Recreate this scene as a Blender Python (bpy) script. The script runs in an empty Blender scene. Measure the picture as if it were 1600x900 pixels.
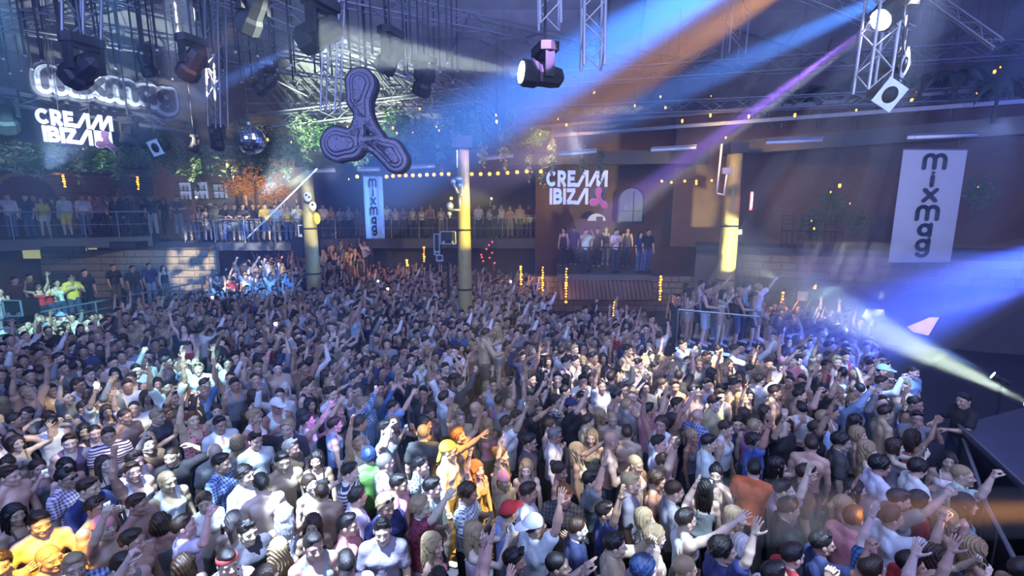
import bpy, math, random, time
import numpy as np
from mathutils import Vector, Matrix, Euler

T0 = time.time()
random.seed(7)
SC = bpy.context.scene
COL = SC.collection
R = math.radians

# ------------------------------------------------------------------ camera
HAZE_D = 0.012
F_PX = 740.0
PITCH = math.atan(125.0 / F_PX)
CAM = Vector((0.0, 0.0, 4.9))
cam_d = bpy.data.cameras.new('camera')
cam_d.sensor_width = 36.0
cam_d.lens = 36.0 * F_PX / 1600.0
cam_d.clip_end = 200
cam_o = bpy.data.objects.new('camera', cam_d)
COL.objects.link(cam_o)
cam_o.location = CAM
cam_o.rotation_euler = (math.pi / 2 - PITCH, 0, 0)
SC.camera = cam_o
CP, SP = math.cos(PITCH), math.sin(PITCH)

# ------------------------------------------------------------------ world, exposure
SC.view_settings.view_transform = 'Standard'
SC.view_settings.look = 'None'
SC.view_settings.gamma = 1.0
SC.view_settings.use_curve_mapping = False
SC.view_settings.exposure = 0.0
SC.cycles.use_denoising = True
SC.cycles.max_bounces = 4
SC.cycles.diffuse_bounces = 2
SC.cycles.glossy_bounces = 2
SC.cycles.transmission_bounces = 3
SC.cycles.transparent_max_bounces = 12
SC.cycles.volume_bounces = 0
SC.cycles.caustics_reflective = False
SC.cycles.caustics_refractive = False
SC.cycles.sample_clamp_indirect = 4.0
SC.cycles.sample_clamp_direct = 30.0
W = bpy.data.worlds.new('world')
SC.world = W
W.use_nodes = True
W.node_tree.nodes['Background'].inputs[0].default_value = (0.10, 0.16, 0.50, 1)
W.node_tree.nodes['Background'].inputs[1].default_value = 0.5


def ray(px, py):
    u = (px - 800.0) / F_PX
    w = -(py - 450.0) / F_PX
    return Vector((u, CP + w * SP, -SP + w * CP))


def at_y(px, py, Y):
    d = ray(px, py)
    return CAM + d * (Y / d.y)


def at_z(px, py, z):
    d = ray(px, py)
    return CAM + d * ((z - CAM.z) / d.z)


def proj(p):
    q = Vector(p) - CAM
    dep = q.y * CP - q.z * SP
    up = q.y * SP + q.z * CP
    return 800 + F_PX * q.x / dep, 450 - F_PX * up / dep, dep


# ------------------------------------------------------------------ lights
def look_rot(src, dst):
    return (Vector(dst) - Vector(src)).to_track_quat('-Z', 'Y').to_euler()


def area(name, loc, dst, size, power, color, size_y=None):
    l = bpy.data.lights.new(name, 'AREA')
    l.energy = power
    l.color = color
    l.size = size
    if size_y:
        l.shape = 'RECTANGLE'
        l.size_y = size_y
    o = bpy.data.objects.new(name, l)
    o.location = loc
    o.rotation_euler = look_rot(loc, dst)
    COL.objects.link(o)
    return o


def spot(name, loc, dst, power, color, angle, blend=0.4, radius=0.05):
    l = bpy.data.lights.new(name, 'SPOT')
    l.energy = power
    l.color = color
    l.spot_size = R(angle)
    l.spot_blend = blend
    l.shadow_soft_size = radius
    o = bpy.data.objects.new(name, l)
    o.location = loc
    o.rotation_euler = look_rot(loc, dst)
    COL.objects.link(o)
    return o

# ------------------------------------------------------------------ lighting: washes, follow spots, beams
KW, KP, KB = .42, 5.8, 9.0
BLUEW = (.50, .60, 1.0)
area('wash_left', (-7, 3.5, 8.0), (-5, 13, 1), 4.0, 1250 * KW, (.24, .36, 1.0))
area('wash_front', (1.5, 1.0, 8.6), (1.5, 9, 1), 3.5, 560 * KW, (.62, .68, 1.0))
area('wash_right', (8, 2.5, 7.8), (4, 12, 1), 4.0, 700 * KW, (.66, .68, 1.0))
area('wash_back', (0, 9.5, 10.6), (-1, 19, 1), 4.5, 820 * KW, (.34, .40, 1.0))
area('fill_roof', (-3, -1.0, 6.2), (-4, 14, 10.5), 3.0, 1500 * KW, (.34, .50, 1.0))  # unseen area lamp added to brighten the ceiling
area('fill_roof_right', (5, -1.0, 6.2), (7, 16, 9), 3.0, 1500 * KW, (.30, .36, 1.0))  # second unseen lamp, added for the right part of the ceiling


def gobo(o, scale=5.0, th=.5, seed=0.0):
    """pattern wheel of a moving light: breaks the disc into patches"""
    l = o.data
    l.use_nodes = True
    nt = l.node_tree
    em = nt.nodes['Emission']
    ge = nt.nodes.new('ShaderNodeTexCoord')
    no = nt.nodes.new('ShaderNodeTexNoise')
    no.inputs['Scale'].default_value = scale
    mp = nt.nodes.new('ShaderNodeMapping')
    mp.inputs['Location'].default_value = (seed, seed * 2, seed)
    nt.links.new(ge.outputs['Normal'], mp.inputs[0])
    nt.links.new(mp.outputs[0], no.inputs['Vector'])
    rp = nt.nodes.new('ShaderNodeMapRange')
    rp.inputs[1].default_value = th - .06
    rp.inputs[2].default_value = th + .06
    rp.inputs[4].default_value = 2.0
    nt.links.new(no.outputs['Fac'], rp.inputs[0])
    nt.links.new(rp.outputs[0], em.inputs['Strength'])


CW = (.60, .85, 1.0)
# name, source, target (pixel on the crowd), radius px, watts, colour, gobo
PATCH = [
    ('cyan', (-6, 6, 8.5), (70, 497), 60, 2600, (.35, .85, 1.0), None),
    ('cyan', (-4, 5, 8.5), (275, 585), 62, 1500, (.40, .85, 1.0), 16),
    ('ice', (-3, 3, 8.5), (500, 775), 190, 2600, (.55, .72, 1.0), 13),
    ('ice', (-4, 2.8, 8.5), (255, 740), 100, 1800, (.62, .80, 1.0), 15),
    ('warm', (-1, 5, 8.6), (180, 640), 100, 500, (1.0, .95, .75), 18),
    ('yellow', (0.5, 4, 8.5), (745, 705), 62, 5200, (1.0, .55, .05), None),
    ('yellow', (0.2, 3, 8.5), (672, 672), 34, 1800, (1.0, .60, .03), None),
    ('yellow', (-2.5, 1.5, 7.8), (58, 868), 48, 3000, (1.0, .60, .02), None),
    ('white', (5, 5, 9.0), (1110, 588), 120, 1900, (1.0, .95, .82), 17),
    ('white', (4, 5, 9.0), (930, 585), 120, 1000, (.95, .95, .95), 19),
    ('white', (-6, 9, 9.6), (370, 430), 80, 3400, (1.0, .93, .84), 22),
    ('violet', (1, 7, 9.0), (745, 505), 45, 1000, (.55, .35, 1.0), None),
    ('ice', (3, 2.5, 8.3), (1060, 830), 210, 800, (.65, .85, 1.0), 14),
    ('blue', (6, 5, 8.8), (1330, 590), 90, 1100, (.30, .50, 1.0), 15),
    ('warm', (3, 3, 8.6), (900, 730), 150, 420, (1.0, .85, .60), 12),
    ('white', (6, 7, 9.4), (1290, 490), 70, 2200, (.95, .95, 1.0), 24),
]
for i, (nm, src, (px, py), rad, wt, colr, gb) in enumerate(PATCH):
    tgt = at_z(px, py, 1.6)
    d0 = (tgt - Vector(src)).length
    dcam = (tgt - CAM).length
    ang = 2 * math.degrees(math.atan(rad / 740.0 * dcam / d0))
    o = spot('follow_spot_%s' % nm, src, tgt, wt * KP, colr, ang, .25, .03)
    if gb:
        gobo(o, gb, .52, i * 1.7)

# column up/down lights
spot('column_light_middle', (.6, 12.4, 4.6), (-1.45, 15.6, 4.6), 2200, (1.0, .80, .08), 34, .5, .05)
spot('column_light_left', (-5.2, 17.8, 2.2), (-8.3, 20.0, 4.4), 1100, (1.0, .85, .25), 30, .5, .05)
spot('column_light_right', (8.6, 15.2, 2.6), (7.75, 17.6, 3.6), 2600, (.95, 1.0, .62), 46, .4, .05)
spot('sign_light', (-8.6, 9.0, 5.6), (-11.2, 13.4, 8.1), 5200, (.80, .92, 1.0), 34, .7, .05)
spot('space_frame_light', (-6.5, 12.5, 5.2), (-6.0, 19.2, 9.2), 9000, (.86, 1.0, .80), 42, .6, .08)
spot('banner_light_wide', (6.5, 6.5, 6.0), (12.2, 13.6, 5.4), 1200, (.62, .66, 1.0), 32, .8, .1)
spot('banner_light_narrow', (-4.8, 12.5, 5.8), (-5.0, 16.5, 5.6), 160, (.50, .66, 1.0), 45, .6, .1)
spot('ochre_wall_light', (6, 15, 7.5), (10, 20.5, 5.0), 560, (1.0, .60, .26), 95, .9, .2)
spot('ochre_wall_light', (1.0, 17, 7.5), (3.0, 24.2, 5.0), 900, (1.0, .60, .26), 95, .9, .2)
spot('balcony_light_left', (-10.5, 11.5, 7.0), (-16.3, 17.5, 4.6), 2200, (.72, .80, 1.0), 48, .7, .1)
spot('balcony_light_lit_group', (-6.5, 15.5, 6.2), (-11.0, 21.8, 4.2), 2200, (.72, .82, 1.0), 40, .6, .1)
spot('amber_tree_light', (-9.0, 17.5, 4.5), (-11.6, 22.6, 6.2), 2200, (1.0, .62, .18), 34, .6, .05)
spot('terrace_light', (-9, 10, 6.5), (-15.2, 15.0, 1.8), 320, (.75, .80, .9), 50, .8, .1)
spot('platform_light', (1.5, 13.0, 7.0), (3.9, 18.6, 3.4), 900, (.85, .85, 1.0), 34, .7, .1)
spot('podium_light', (7.4, 10.4, 3.2), (5.8, 13.6, 1.3), 130, (.45, .70, 1.0), 40, .6, .05)
spot('raised_man_fill', (1.5, 6.5, 7.5), (-.6, 10.4, 1.9), 330, (1.0, .95, .85), 13, .6, .05)  # added spot without a fixture, lifts the man out of the crowd
spot('podium_white', (3.0, 10.0, 7.5), (7.0, 14.0, 2.6), 380, (.9, .95, 1.0), 20, .6, .05)

BEAMS = []
# label, src, dst, half width at the end (m), watts, colour, haze density, start radius
def beam(label, src, dst, rend, watts, colr, dens=.10, r0=.09, blend=.9, group='light beams in the haze', ext=1.0):
    s, d = Vector(src), Vector(dst)
    L = (d - s).length * ext
    dr_ = (d - s).normalized()
    d = s + dr_ * L
    ang = 2 * math.degrees(math.atan((rend) / L))
    # the lamp sits a little behind the lens so the beam starts with the width of the lens
    back = r0 / max(math.tan(R(ang) / 2), 1e-3)
    o = spot('beam_lamp', s + dr_ * .06, d, watts * KB, colr, ang, blend, .04)
    BEAMS.append((label, s, d, r0, rend * 1.04, dens, colr, group))
    return o


beam('wide bright blue light beam slanting down from the top edge right of centre', at_y(1500, -250, 7.5), at_y(560, 300, 15.0), 1.7, 22000, (.05, .24, 1.0), .07)
beam('violet-white edge of the broad light beam at the top edge', at_y(1500, -215, 7.6), at_y(800, 190, 14.0), .6, 3600, (.75, .50, 1.0), .07)
beam('amber light beam under the broad blue one', at_y(1480, -190, 8.0), at_y(800, 250, 15.0), 1.0, 3600, (1.0, .42, .06), .07)
beam('second blue light beam, below the broad one, fading towards the pale letter sign', at_y(1640, -118, 9.6), at_y(690, 305, 16.0), .95, 9500, (.07, .26, 1.0), .07)
beam('thin violet light beam from the lit downward fixture', at_y(1374, 31, 8.5), at_y(888, 380, 7.6), .24, 4200, (.36, .16, 1.0), .09)
beam('thin white light beam along the lower side of the violet one', at_y(1378, 34, 8.5), at_y(900, 400, 7.6), .15, 1600, (.75, .78, 1.0), .09)
beam('pale white light beam leaving the bright lens to the left', at_y(815, 113, 8.5), at_y(500, 66, 7.6), .40, 1500, (.85, 1.0, .90), .09)
beam('short blue light beam left of the emblem', at_y(470, 68, 9.7), at_y(215, 200, 11.8), .42, 700, (.12, .28, 1.0), .12)
beam('faint orange light beam crossing the end of the rounded sign', at_y(425, -10, 7.6), at_y(215, 185, 9.5), .35, 110, (1.0, .35, .06), .10)
beam('faint violet light beam falling behind the emblem', at_y(690, 125, 11.0), at_y(430, 330, 15.0), .45, 260, (.45, .30, 1.0), .08)
beam('pale green light beam rising from the right edge over the crowd', at_y(1602, 626, 8.8), at_y(1130, 400, 11.5), .95, 560, (.80, 1.0, .85), .17, .06)
beam('thin blue light beam rising from the small floor light at the right', at_y(1549, 585, 10.0), at_y(1220, 425, 13.0), .55, 520, (.15, .38, 1.0), .10, .05)
beam('broad deep blue light beam entering from the right edge', at_y(1820, 330, 8.0), at_y(1240, 560, 11.5), 1.7, 2600, (.05, .12, 1.0), .16)
beam('second deep blue light beam at the right edge, above the broad one', at_y(1830, 395, 9.0), at_y(1250, 430, 12.5), .9, 1200, (.10, .18, 1.0), .14)
beam('grey-white light streak entering from the right edge', at_y(1800, 415, 8.6), at_y(1330, 515, 10.5), .22, 260, (.70, .75, 1.0), .09)
beam('dim amber light beam low at the right, over the nearest rows', at_y(1900, 800, 3.9), at_y(1120, 800, 4.6), .34, 260, (1.0, .45, .08), .22, .15)

area('blue_haze_wash', (14, 6, 9.5), (10, 15, 4), 4.0, 900 * KW, (.10, .16, 1.0))


# ------------------------------------------------------------------ materials
MATS = {}


def nt_new(name):
    m = bpy.data.materials.new(name)
    m.use_nodes = True
    nt = m.node_tree
    b = nt.nodes['Principled BSDF']
    MATS[name] = m
    return m, nt, b


def N(nt, typ, **kw):
    n = nt.nodes.new(typ)
    for k, v in kw.items():
        if isinstance(k, str) and k.startswith('i_'):
            n.inputs[k[2:].replace('_', ' ')].default_value = v
        else:
            setattr(n, k, v)
    return n


def bump(nt, b, scale, strength, dist=0.02, coord='Object', detail=3.0):
    tc = N(nt, 'ShaderNodeTexCoord')
    no = N(nt, 'ShaderNodeTexNoise')
    no.inputs['Scale'].default_value = scale
    no.inputs['Detail'].default_value = detail
    nt.links.new(tc.outputs[coord], no.inputs['Vector'])
    bp = N(nt, 'ShaderNodeBump')
    bp.inputs['Strength'].default_value = strength
    bp.inputs['Distance'].default_value = dist
    nt.links.new(no.outputs['Fac'], bp.inputs['Height'])
    nt.links.new(bp.outputs['Normal'], b.inputs['Normal'])
    return no


def mat(name, color, rough=0.6, metal=0.0, nscale=None, nvar=0.25, emit=None, estr=0.0, bstr=0.0, alpha=1.0, trans=0.0):
    """Plain procedural material: colour broken up by noise, optional relief."""
    if name in MATS:
        return MATS[name]
    m, nt, b = nt_new(name)
    b.inputs['Roughness'].default_value = rough
    b.inputs['Metallic'].default_value = metal
    b.inputs['Alpha'].default_value = alpha
    b.inputs['Transmission Weight'].default_value = trans
    c = (*color, 1)
    b.inputs['Base Color'].default_value = c
    if nscale:
        no = bump(nt, b, nscale, bstr)
        mx = N(nt, 'ShaderNodeMix', data_type='RGBA')
        mx.inputs[6].default_value = tuple(x * (1 - nvar) for x in color) + (1,)
        mx.inputs[7].default_value = tuple(min(1, x * (1 + nvar)) for x in color) + (1,)
        nt.links.new(no.outputs['Fac'], mx.inputs[0])
        nt.links.new(mx.outputs[2], b.inputs['Base Color'])
    if emit:
        b.inputs['Emission Color'].default_value = (*emit, 1)
        b.inputs['Emission Strength'].default_value = estr
    return m


# ------------------------------------------------------------------ mesh helpers
def link_mesh(name, V, F, m=None, parent=None, smooth=False, colors=None, midx=None):
    me = bpy.data.meshes.new(name)
    V = np.asarray(V, dtype=np.float32)
    if isinstance(F, np.ndarray) and F.ndim == 2 and len(F):
        n, k = F.shape
        me.vertices.add(len(V))
        me.vertices.foreach_set('co', V.ravel())
        me.loops.add(n * k)
        me.loops.foreach_set('vertex_index', F.astype(np.int32).ravel())
        me.polygons.add(n)
        me.polygons.foreach_set('loop_start', np.arange(0, n * k, k, dtype=np.int32))
        if midx is not None:
            me.polygons.foreach_set('material_index', np.asarray(midx, dtype=np.int32))
        me.update(calc_edges=True)
    else:
        me.from_pydata([tuple(v) for v in V], [], [tuple(f) for f in F])
        if midx is not None:
            me.polygons.foreach_set('material_index', np.asarray(midx, dtype=np.int32))
        me.update()
    if smooth:
        me.polygons.foreach_set('use_smooth', [True] * len(me.polygons))
    if colors is not None:
        a = me.color_attributes.new('tint', 'FLOAT_COLOR', 'POINT')
        a.data.foreach_set('color', np.asarray(colors, dtype=np.float32).ravel())
    for mm in (m if isinstance(m, (list, tuple)) else [m]):
        if mm:
            me.materials.append(mm)
    o = bpy.data.objects.new(name, me)
    if parent is not False:
        COL.objects.link(o)
        if parent is not None:
            o.parent = parent
    return o


def tag(o, label=None, cat=None, group=None, kind=None):
    if label:
        o['label'] = label
    if cat:
        o['category'] = cat
    if group:
        o['group'] = group
    if kind:
        o['kind'] = kind
    return o


def empty(name, loc=(0, 0, 0), rz=0.0, rot=None):
    o = bpy.data.objects.new(name, None)
    o.empty_display_size = 0.1
    o.location = loc
    o.rotation_euler = rot if rot else (0, 0, rz)
    COL.objects.link(o)
    return o


KIDS = {}


def dup(o, parent=None, parts=True):
    c = o.copy()
    COL.objects.link(c)
    c.parent = parent
    if parts:
        for ch in o.children:
            dup(ch, c)
    return c


class MB:
    """collects simple solids into one mesh"""

    def __init__(s):
        s.v = []
        s.f = []

    def add(s, V, F):
        n = len(s.v)
        s.v += [tuple(v) for v in V]
        s.f += [tuple(i + n for i in f) for f in F]
        return s

    def box(s, lo, hi, M=None):
        x0, y0, z0 = lo
        x1, y1, z1 = hi
        V = [(x0, y0, z0), (x1, y0, z0), (x1, y1, z0), (x0, y1, z0), (x0, y0, z1), (x1, y0, z1), (x1, y1, z1), (x0, y1, z1)]
        if M is not None:
            V = [M @ Vector(v) for v in V]
        return s.add(V, [(0, 3, 2, 1), (4, 5, 6, 7), (0, 1, 5, 4), (1, 2, 6, 5), (2, 3, 7, 6), (3, 0, 4, 7)])

    def cbox(s, c, size, M=None):
        c = Vector(c)
        h = Vector(size) / 2
        return s.box(c - h, c + h, M)

    def bar(s, a, b, w, h=None):
        """rectangular bar from a to b"""
        a, b = Vector(a), Vector(b)
        h = h or w
        d = b - a
        q = d.to_track_quat('Y', 'Z').to_matrix().to_4x4()
        return s.box((-w / 2, 0, -h / 2), (w / 2, d.length, h / 2), Matrix.Translation(a) @ q)

    def tube(s, a, b, r, r2=None, n=8, caps=True):
        a, b = Vector(a), Vector(b)
        r2 = r if r2 is None else r2
        d = (b - a)
        if d.length < 1e-6:
            return s
        q = d.to_track_quat('Z', 'Y').to_matrix()
        V = []
        for p, rr in ((a, r), (b, r2)):
            for i in range(n):
                t = 2 * math.pi * i / n
                V.append(p + q @ Vector((math.cos(t) * rr, math.sin(t) * rr, 0)))
        F = [(i, (i + 1) % n, n + (i + 1) % n, n + i) for i in range(n)]
        if caps:
            F += [tuple(range(n - 1, -1, -1)), tuple(range(n, 2 * n))]
        return s.add(V, F)

    def path(s, pts, r, n=6):
        for a, b in zip(pts[:-1], pts[1:]):
            s.tube(a, b, r, n=n)
        return s

    def lathe(s, prof, n=16, M=None):
        V = []
        for (r, z) in prof:
            for i in range(n):
                t = 2 * math.pi * i / n
                v = Vector((r * math.cos(t), r * math.sin(t), z))
                V.append(M @ v if M is not None else v)
        F = []
        for k in range(len(prof) - 1):
            for i in range(n):
                F.append((k * n + i, k * n + (i + 1) % n, (k + 1) * n + (i + 1) % n, (k + 1) * n + i))
        F.append(tuple(range(n - 1, -1, -1)))
        F.append(tuple((len(prof) - 1) * n + i for i in range(n)))
        return s.add(V, F)

    def sphere(s, c, r, n=12, m=8, sc=(1, 1, 1)):
        prof = []
        c = Vector(c)
        V, F = [], []
        for j in range(m + 1):
            ph = math.pi * j / m
            for i in range(n):
                t = 2 * math.pi * i / n
                V.append(c + Vector((r * sc[0] * math.sin(ph) * math.cos(t), r * sc[1] * math.sin(ph) * math.sin(t), -r * sc[2] * math.cos(ph))))
        for j in range(m):
            for i in range(n):
                F.append((j * n + i, j * n + (i + 1) % n, (j + 1) * n + (i + 1) % n, (j + 1) * n + i))
        return s.add(V, F)

    def quad(s, a, b, c, d):
        return s.add([a, b, c, d], [(0, 1, 2, 3)])

    def prism(s, poly, z0, z1, M=None):
        """convex-ish polygon (x,y) extruded z0..z1"""
        n = len(poly)
        V = [Vector((x, y, z0)) for x, y in poly] + [Vector((x, y, z1)) for x, y in poly]
        if M is not None:
            V = [M @ v for v in V]
        F = [tuple(range(n - 1, -1, -1)), tuple(range(n, 2 * n))] + [(i, (i + 1) % n, n + (i + 1) % n, n + i) for i in range(n)]
        return s.add(V, F)

    def build(s, name, m=None, parent=None, smooth=False, loc=None):
        V = s.v
        if loc is not None:
            V = [(v[0] - loc[0], v[1] - loc[1], v[2] - loc[2]) for v in V]
        o = link_mesh(name, V, s.f, m, parent, smooth)
        if loc is not None:
            o.location = loc
        return o

# ------------------------------------------------------------------ people: implicit surfaces meshed with surface nets
class Field:
    def __init__(s, lo, hi, h):
        s.h = h
        s.lo = np.array(lo, float)
        s.n = np.ceil((np.array(hi, float) - s.lo) / h).astype(int) + 1
        s.F = np.full(tuple(s.n), 0.5, np.float32)

    def _blk(s, lo, hi):
        i0 = np.clip(np.floor((lo - s.lo) / s.h).astype(int), 0, s.n)
        i1 = np.clip(np.ceil((hi - s.lo) / s.h).astype(int) + 1, 0, s.n)
        if np.any(i1 <= i0):
            return None
        ax = [s.lo[k] + np.arange(i0[k], i1[k]) * s.h for k in range(3)]
        X, Y, Z = np.meshgrid(*ax, indexing='ij')
        return (slice(i0[0], i1[0]), slice(i0[1], i1[1]), slice(i0[2], i1[2])), X, Y, Z

    def _mix(s, sl, d, k):
        f = s.F[sl]
        if k <= 0:
            s.F[sl] = np.minimum(f, d)
        else:
            h = np.clip(0.5 + 0.5 * (f - d) / k, 0, 1)
            s.F[sl] = f * (1 - h) + d * h - k * h * (1 - h)

    def cap(s, a, b, ra, rb=None, k=0.02):
        a, b = np.array(a, float), np.array(b, float)
        rb = ra if rb is None else rb
        m = max(ra, rb) + k + 2.5 * s.h
        r = s._blk(np.minimum(a, b) - m, np.maximum(a, b) + m)
        if r is None:
            return s
        sl, X, Y, Z = r
        ba = b - a
        L = max(float(ba @ ba), 1e-9)
        t = np.clip(((X - a[0]) * ba[0] + (Y - a[1]) * ba[1] + (Z - a[2]) * ba[2]) / L, 0, 1)
        d = np.sqrt((X - a[0] - t * ba[0]) ** 2 + (Y - a[1] - t * ba[1]) ** 2 + (Z - a[2] - t * ba[2]) ** 2) - (ra + (rb - ra) * t)
        s._mix(sl, d, k)
        return s

    def ell(s, c, r, k=0.02, op='add'):
        c, r = np.array(c, float), np.array(r, float)
        m = r + k + 2.5 * s.h
        q = s._blk(c - m, c + m)
        if q is None:
            return s
        sl, X, Y, Z = q
        x, y, z = (X - c[0]) / r[0], (Y - c[1]) / r[1], (Z - c[2]) / r[2]
        k0 = np.sqrt(x * x + y * y + z * z) + 1e-6
        k1 = np.sqrt((x / r[0]) ** 2 + (y / r[1]) ** 2 + (z / r[2]) ** 2) + 1e-6
        d = k0 * (k0 - 1) / k1
        if op == 'add':
            s._mix(sl, d, k)
        else:
            f = s.F[sl]
            if k > 0:
                h = np.clip(0.5 - 0.5 * (f + d) / k, 0, 1)
                s.F[sl] = f * (1 - h) - d * h + k * h * (1 - h)
            else:
                s.F[sl] = np.maximum(f, -d)
        return s

    def coords(s):
        return np.meshgrid(*[s.lo[k] + np.arange(s.n[k]) * s.h for k in range(3)], indexing='ij')

    def cut(s, n, c):
        """keep the side where n.p <= c"""
        X, Y, Z = s.coords()
        s.F = np.maximum(s.F, n[0] * X + n[1] * Y + n[2] * Z - c)
        return s

    def mesh(s):
        F = s.F
        F = np.pad(F, 1, constant_values=0.5)
        lo = s.lo - s.h
        ins = F < 0
        nx, ny, nz = F.shape
        cx = (nx - 1, ny - 1, nz - 1)
        cnt = np.zeros(cx, np.float32)
        acc = np.zeros(cx + (3,), np.float32)
        corners = [(i, j, k) for i in (0, 1) for j in (0, 1) for k in (0, 1)]

        def S(A, c):
            return A[c[0]:c[0] + cx[0], c[1]:c[1] + cx[1], c[2]:c[2] + cx[2]]
        # only look at cells that hold a crossing
        any_in = np.zeros(cx, bool)
        all_in = np.ones(cx, bool)
        for c in corners:
            q = S(ins, c)
            any_in |= q
            all_in &= q
        act = np.argwhere(any_in & ~all_in)
        vid = np.full(cx, -1, np.int64)
        vid[tuple(act.T)] = np.arange(len(act))
        P = np.zeros((len(act), 3))
        C = np.zeros(len(act))
        for c in corners:
            for ax in range(3):
                if c[ax] == 1:
                    continue
                d = list(c)
                d[ax] = 1
                f0 = F[act[:, 0] + c[0], act[:, 1] + c[1], act[:, 2] + c[2]]
                f1 = F[act[:, 0] + d[0], act[:, 1] + d[1], act[:, 2] + d[2]]
                m = (f0 < 0) != (f1 < 0)
                t = np.where(m, f0 / np.where(m, f0 - f1, 1), 0)
                for a in range(3):
                    P[:, a] += np.where(m, c[a] + (t if a == ax else 0), 0)
                C += m
        V = (act + P / C[:, None]) * s.h + lo
        quads = []
        for ax in range(3):
            b, c = [(1, 2), (2, 0), (0, 1)][ax]
            sl0 = [slice(None)] * 3
            sl1 = [slice(None)] * 3
            sl0[ax] = slice(0, -1)
            sl1[ax] = slice(1, None)
            A, B = ins[tuple(sl0)], ins[tuple(sl1)]
            E = np.argwhere(A != B)
            E = E[(E[:, b] > 0) & (E[:, c] > 0)]
            fl = A[tuple(E.T)]

            def g(db, dc):
                q = E.copy()
                q[:, b] -= db
                q[:, c] -= dc
                return vid[tuple(q.T)]
            q = np.stack([g(1, 1), g(0, 1), g(0, 0), g(1, 0)], 1)
            q[~fl] = q[~fl][:, ::-1]
            quads.append(q)
        Q = np.concatenate(quads)
        return V.astype(np.float32), Q


def join(parts):
    """[(V,Q,colors,midx)]"""
    n, Vs, Qs, Cs, Ms = 0, [], [], [], []
    for V, Q, C, mi in parts:
        Vs.append(V)
        Qs.append(Q + n)
        Cs.append(C if C is not None else np.zeros((len(V), 4), np.float32))
        Ms.append(np.full(len(Q), mi))
        n += len(V)
    return np.concatenate(Vs), np.concatenate(Qs), np.concatenate(Cs), np.concatenate(Ms)


def xf(V, M):
    A = np.array(M)
    return (V @ A[:3, :3].T + A[:3, 3]).astype(np.float32)


_cache = {}


def head_geo(h, sex):
    key = ('head', h, sex)
    if key in _cache:
        return _cache[key]
    f = Field((-.11, -.13, -.2), (.11, .14, .14), h)
    fm = sex == 'f'
    f.ell((0, -.012, .03), (.075, .095, .088), 0.0)
    f.ell((0, .02, -.03), (.060 if not fm else .056, .070, .084), .03)
    for s in (-1, 1):
        f.cap((0, .062, -.097), (s * (.044 if not fm else .036), .004, -.066), .019, .022, .02)
        f.ell((s * .036, .060, -.028), (.024, .022, .022), .02)
    f.cap((0, .020, -.05), (0, .064, -.098), .04, .018, .02)
    f.cap((-.042, .074, .026), (.042, .074, .026), .012 if not fm else .009, None, .018)
    f.cap((0, .086, .008), (0, .106, -.030), .007, .0115, .010)
    for s in (-1, 1):
        f.ell((s * .013, .092, -.034), (.010, .012, .009), .006)
        f.ell((s * .031, .104, .004), (.019, .018, .013), .012, 'sub')
        f.ell((s * .031, .074, .003), (.015, .0145, .0125), .003)
        f.ell((s * .078, -.006, -.004), (.009, .022, .032), .008)
    f.ell((0, .084, -.060), (.026, .012, .0065), .006)
    f.ell((0, .082, -.072), (.021, .012, .0075), .006)
    f.cap((0, -.02, -.07), (0, -.03, -.19), .054 if not fm else .045, .052 if not fm else .044, .03)
    V, Q = f.mesh()
    x, y, z = V.T
    C = np.zeros((len(V), 4), np.float32)

    def paint(m, col, a):
        C[m] = (*col, a)
    ax = np.abs(x)
    paint((y > .058) & (((ax - .031) / .021) ** 2 + ((z - .027) / .0055) ** 2 < 1), (.06, .04, .03), .75)
    paint((y > .06) & (((ax - .031) / .0165) ** 2 + ((z - .003) / .0075) ** 2 < 1), (.50, .50, .49), .8)
    paint((y > .06) & (((ax - .031) / .0075) ** 2 + ((z - .003) / .008) ** 2 < 1), (.02, .015, .012), 1)
    paint((y > .07) & ((x / .026) ** 2 + ((z + .066) / .0095) ** 2 < 1), (.42, .12, .11) if not fm else (.5, .07, .09), .6)
    _cache[key] = (V, Q, C)
    return _cache[key]


def noise3(X, Y, Z, f, seed=0):
    r = np.random.RandomState(seed)
    o = 0
    for i in range(5):
        k = r.uniform(-1, 1, 3)
        k = k / np.linalg.norm(k) * f * (1 + .45 * i)
        o = o + np.sin(X * k[0] + Y * k[1] + Z * k[2] + r.uniform(0, 6)) * (.8 ** i)
    return o / 3


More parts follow.
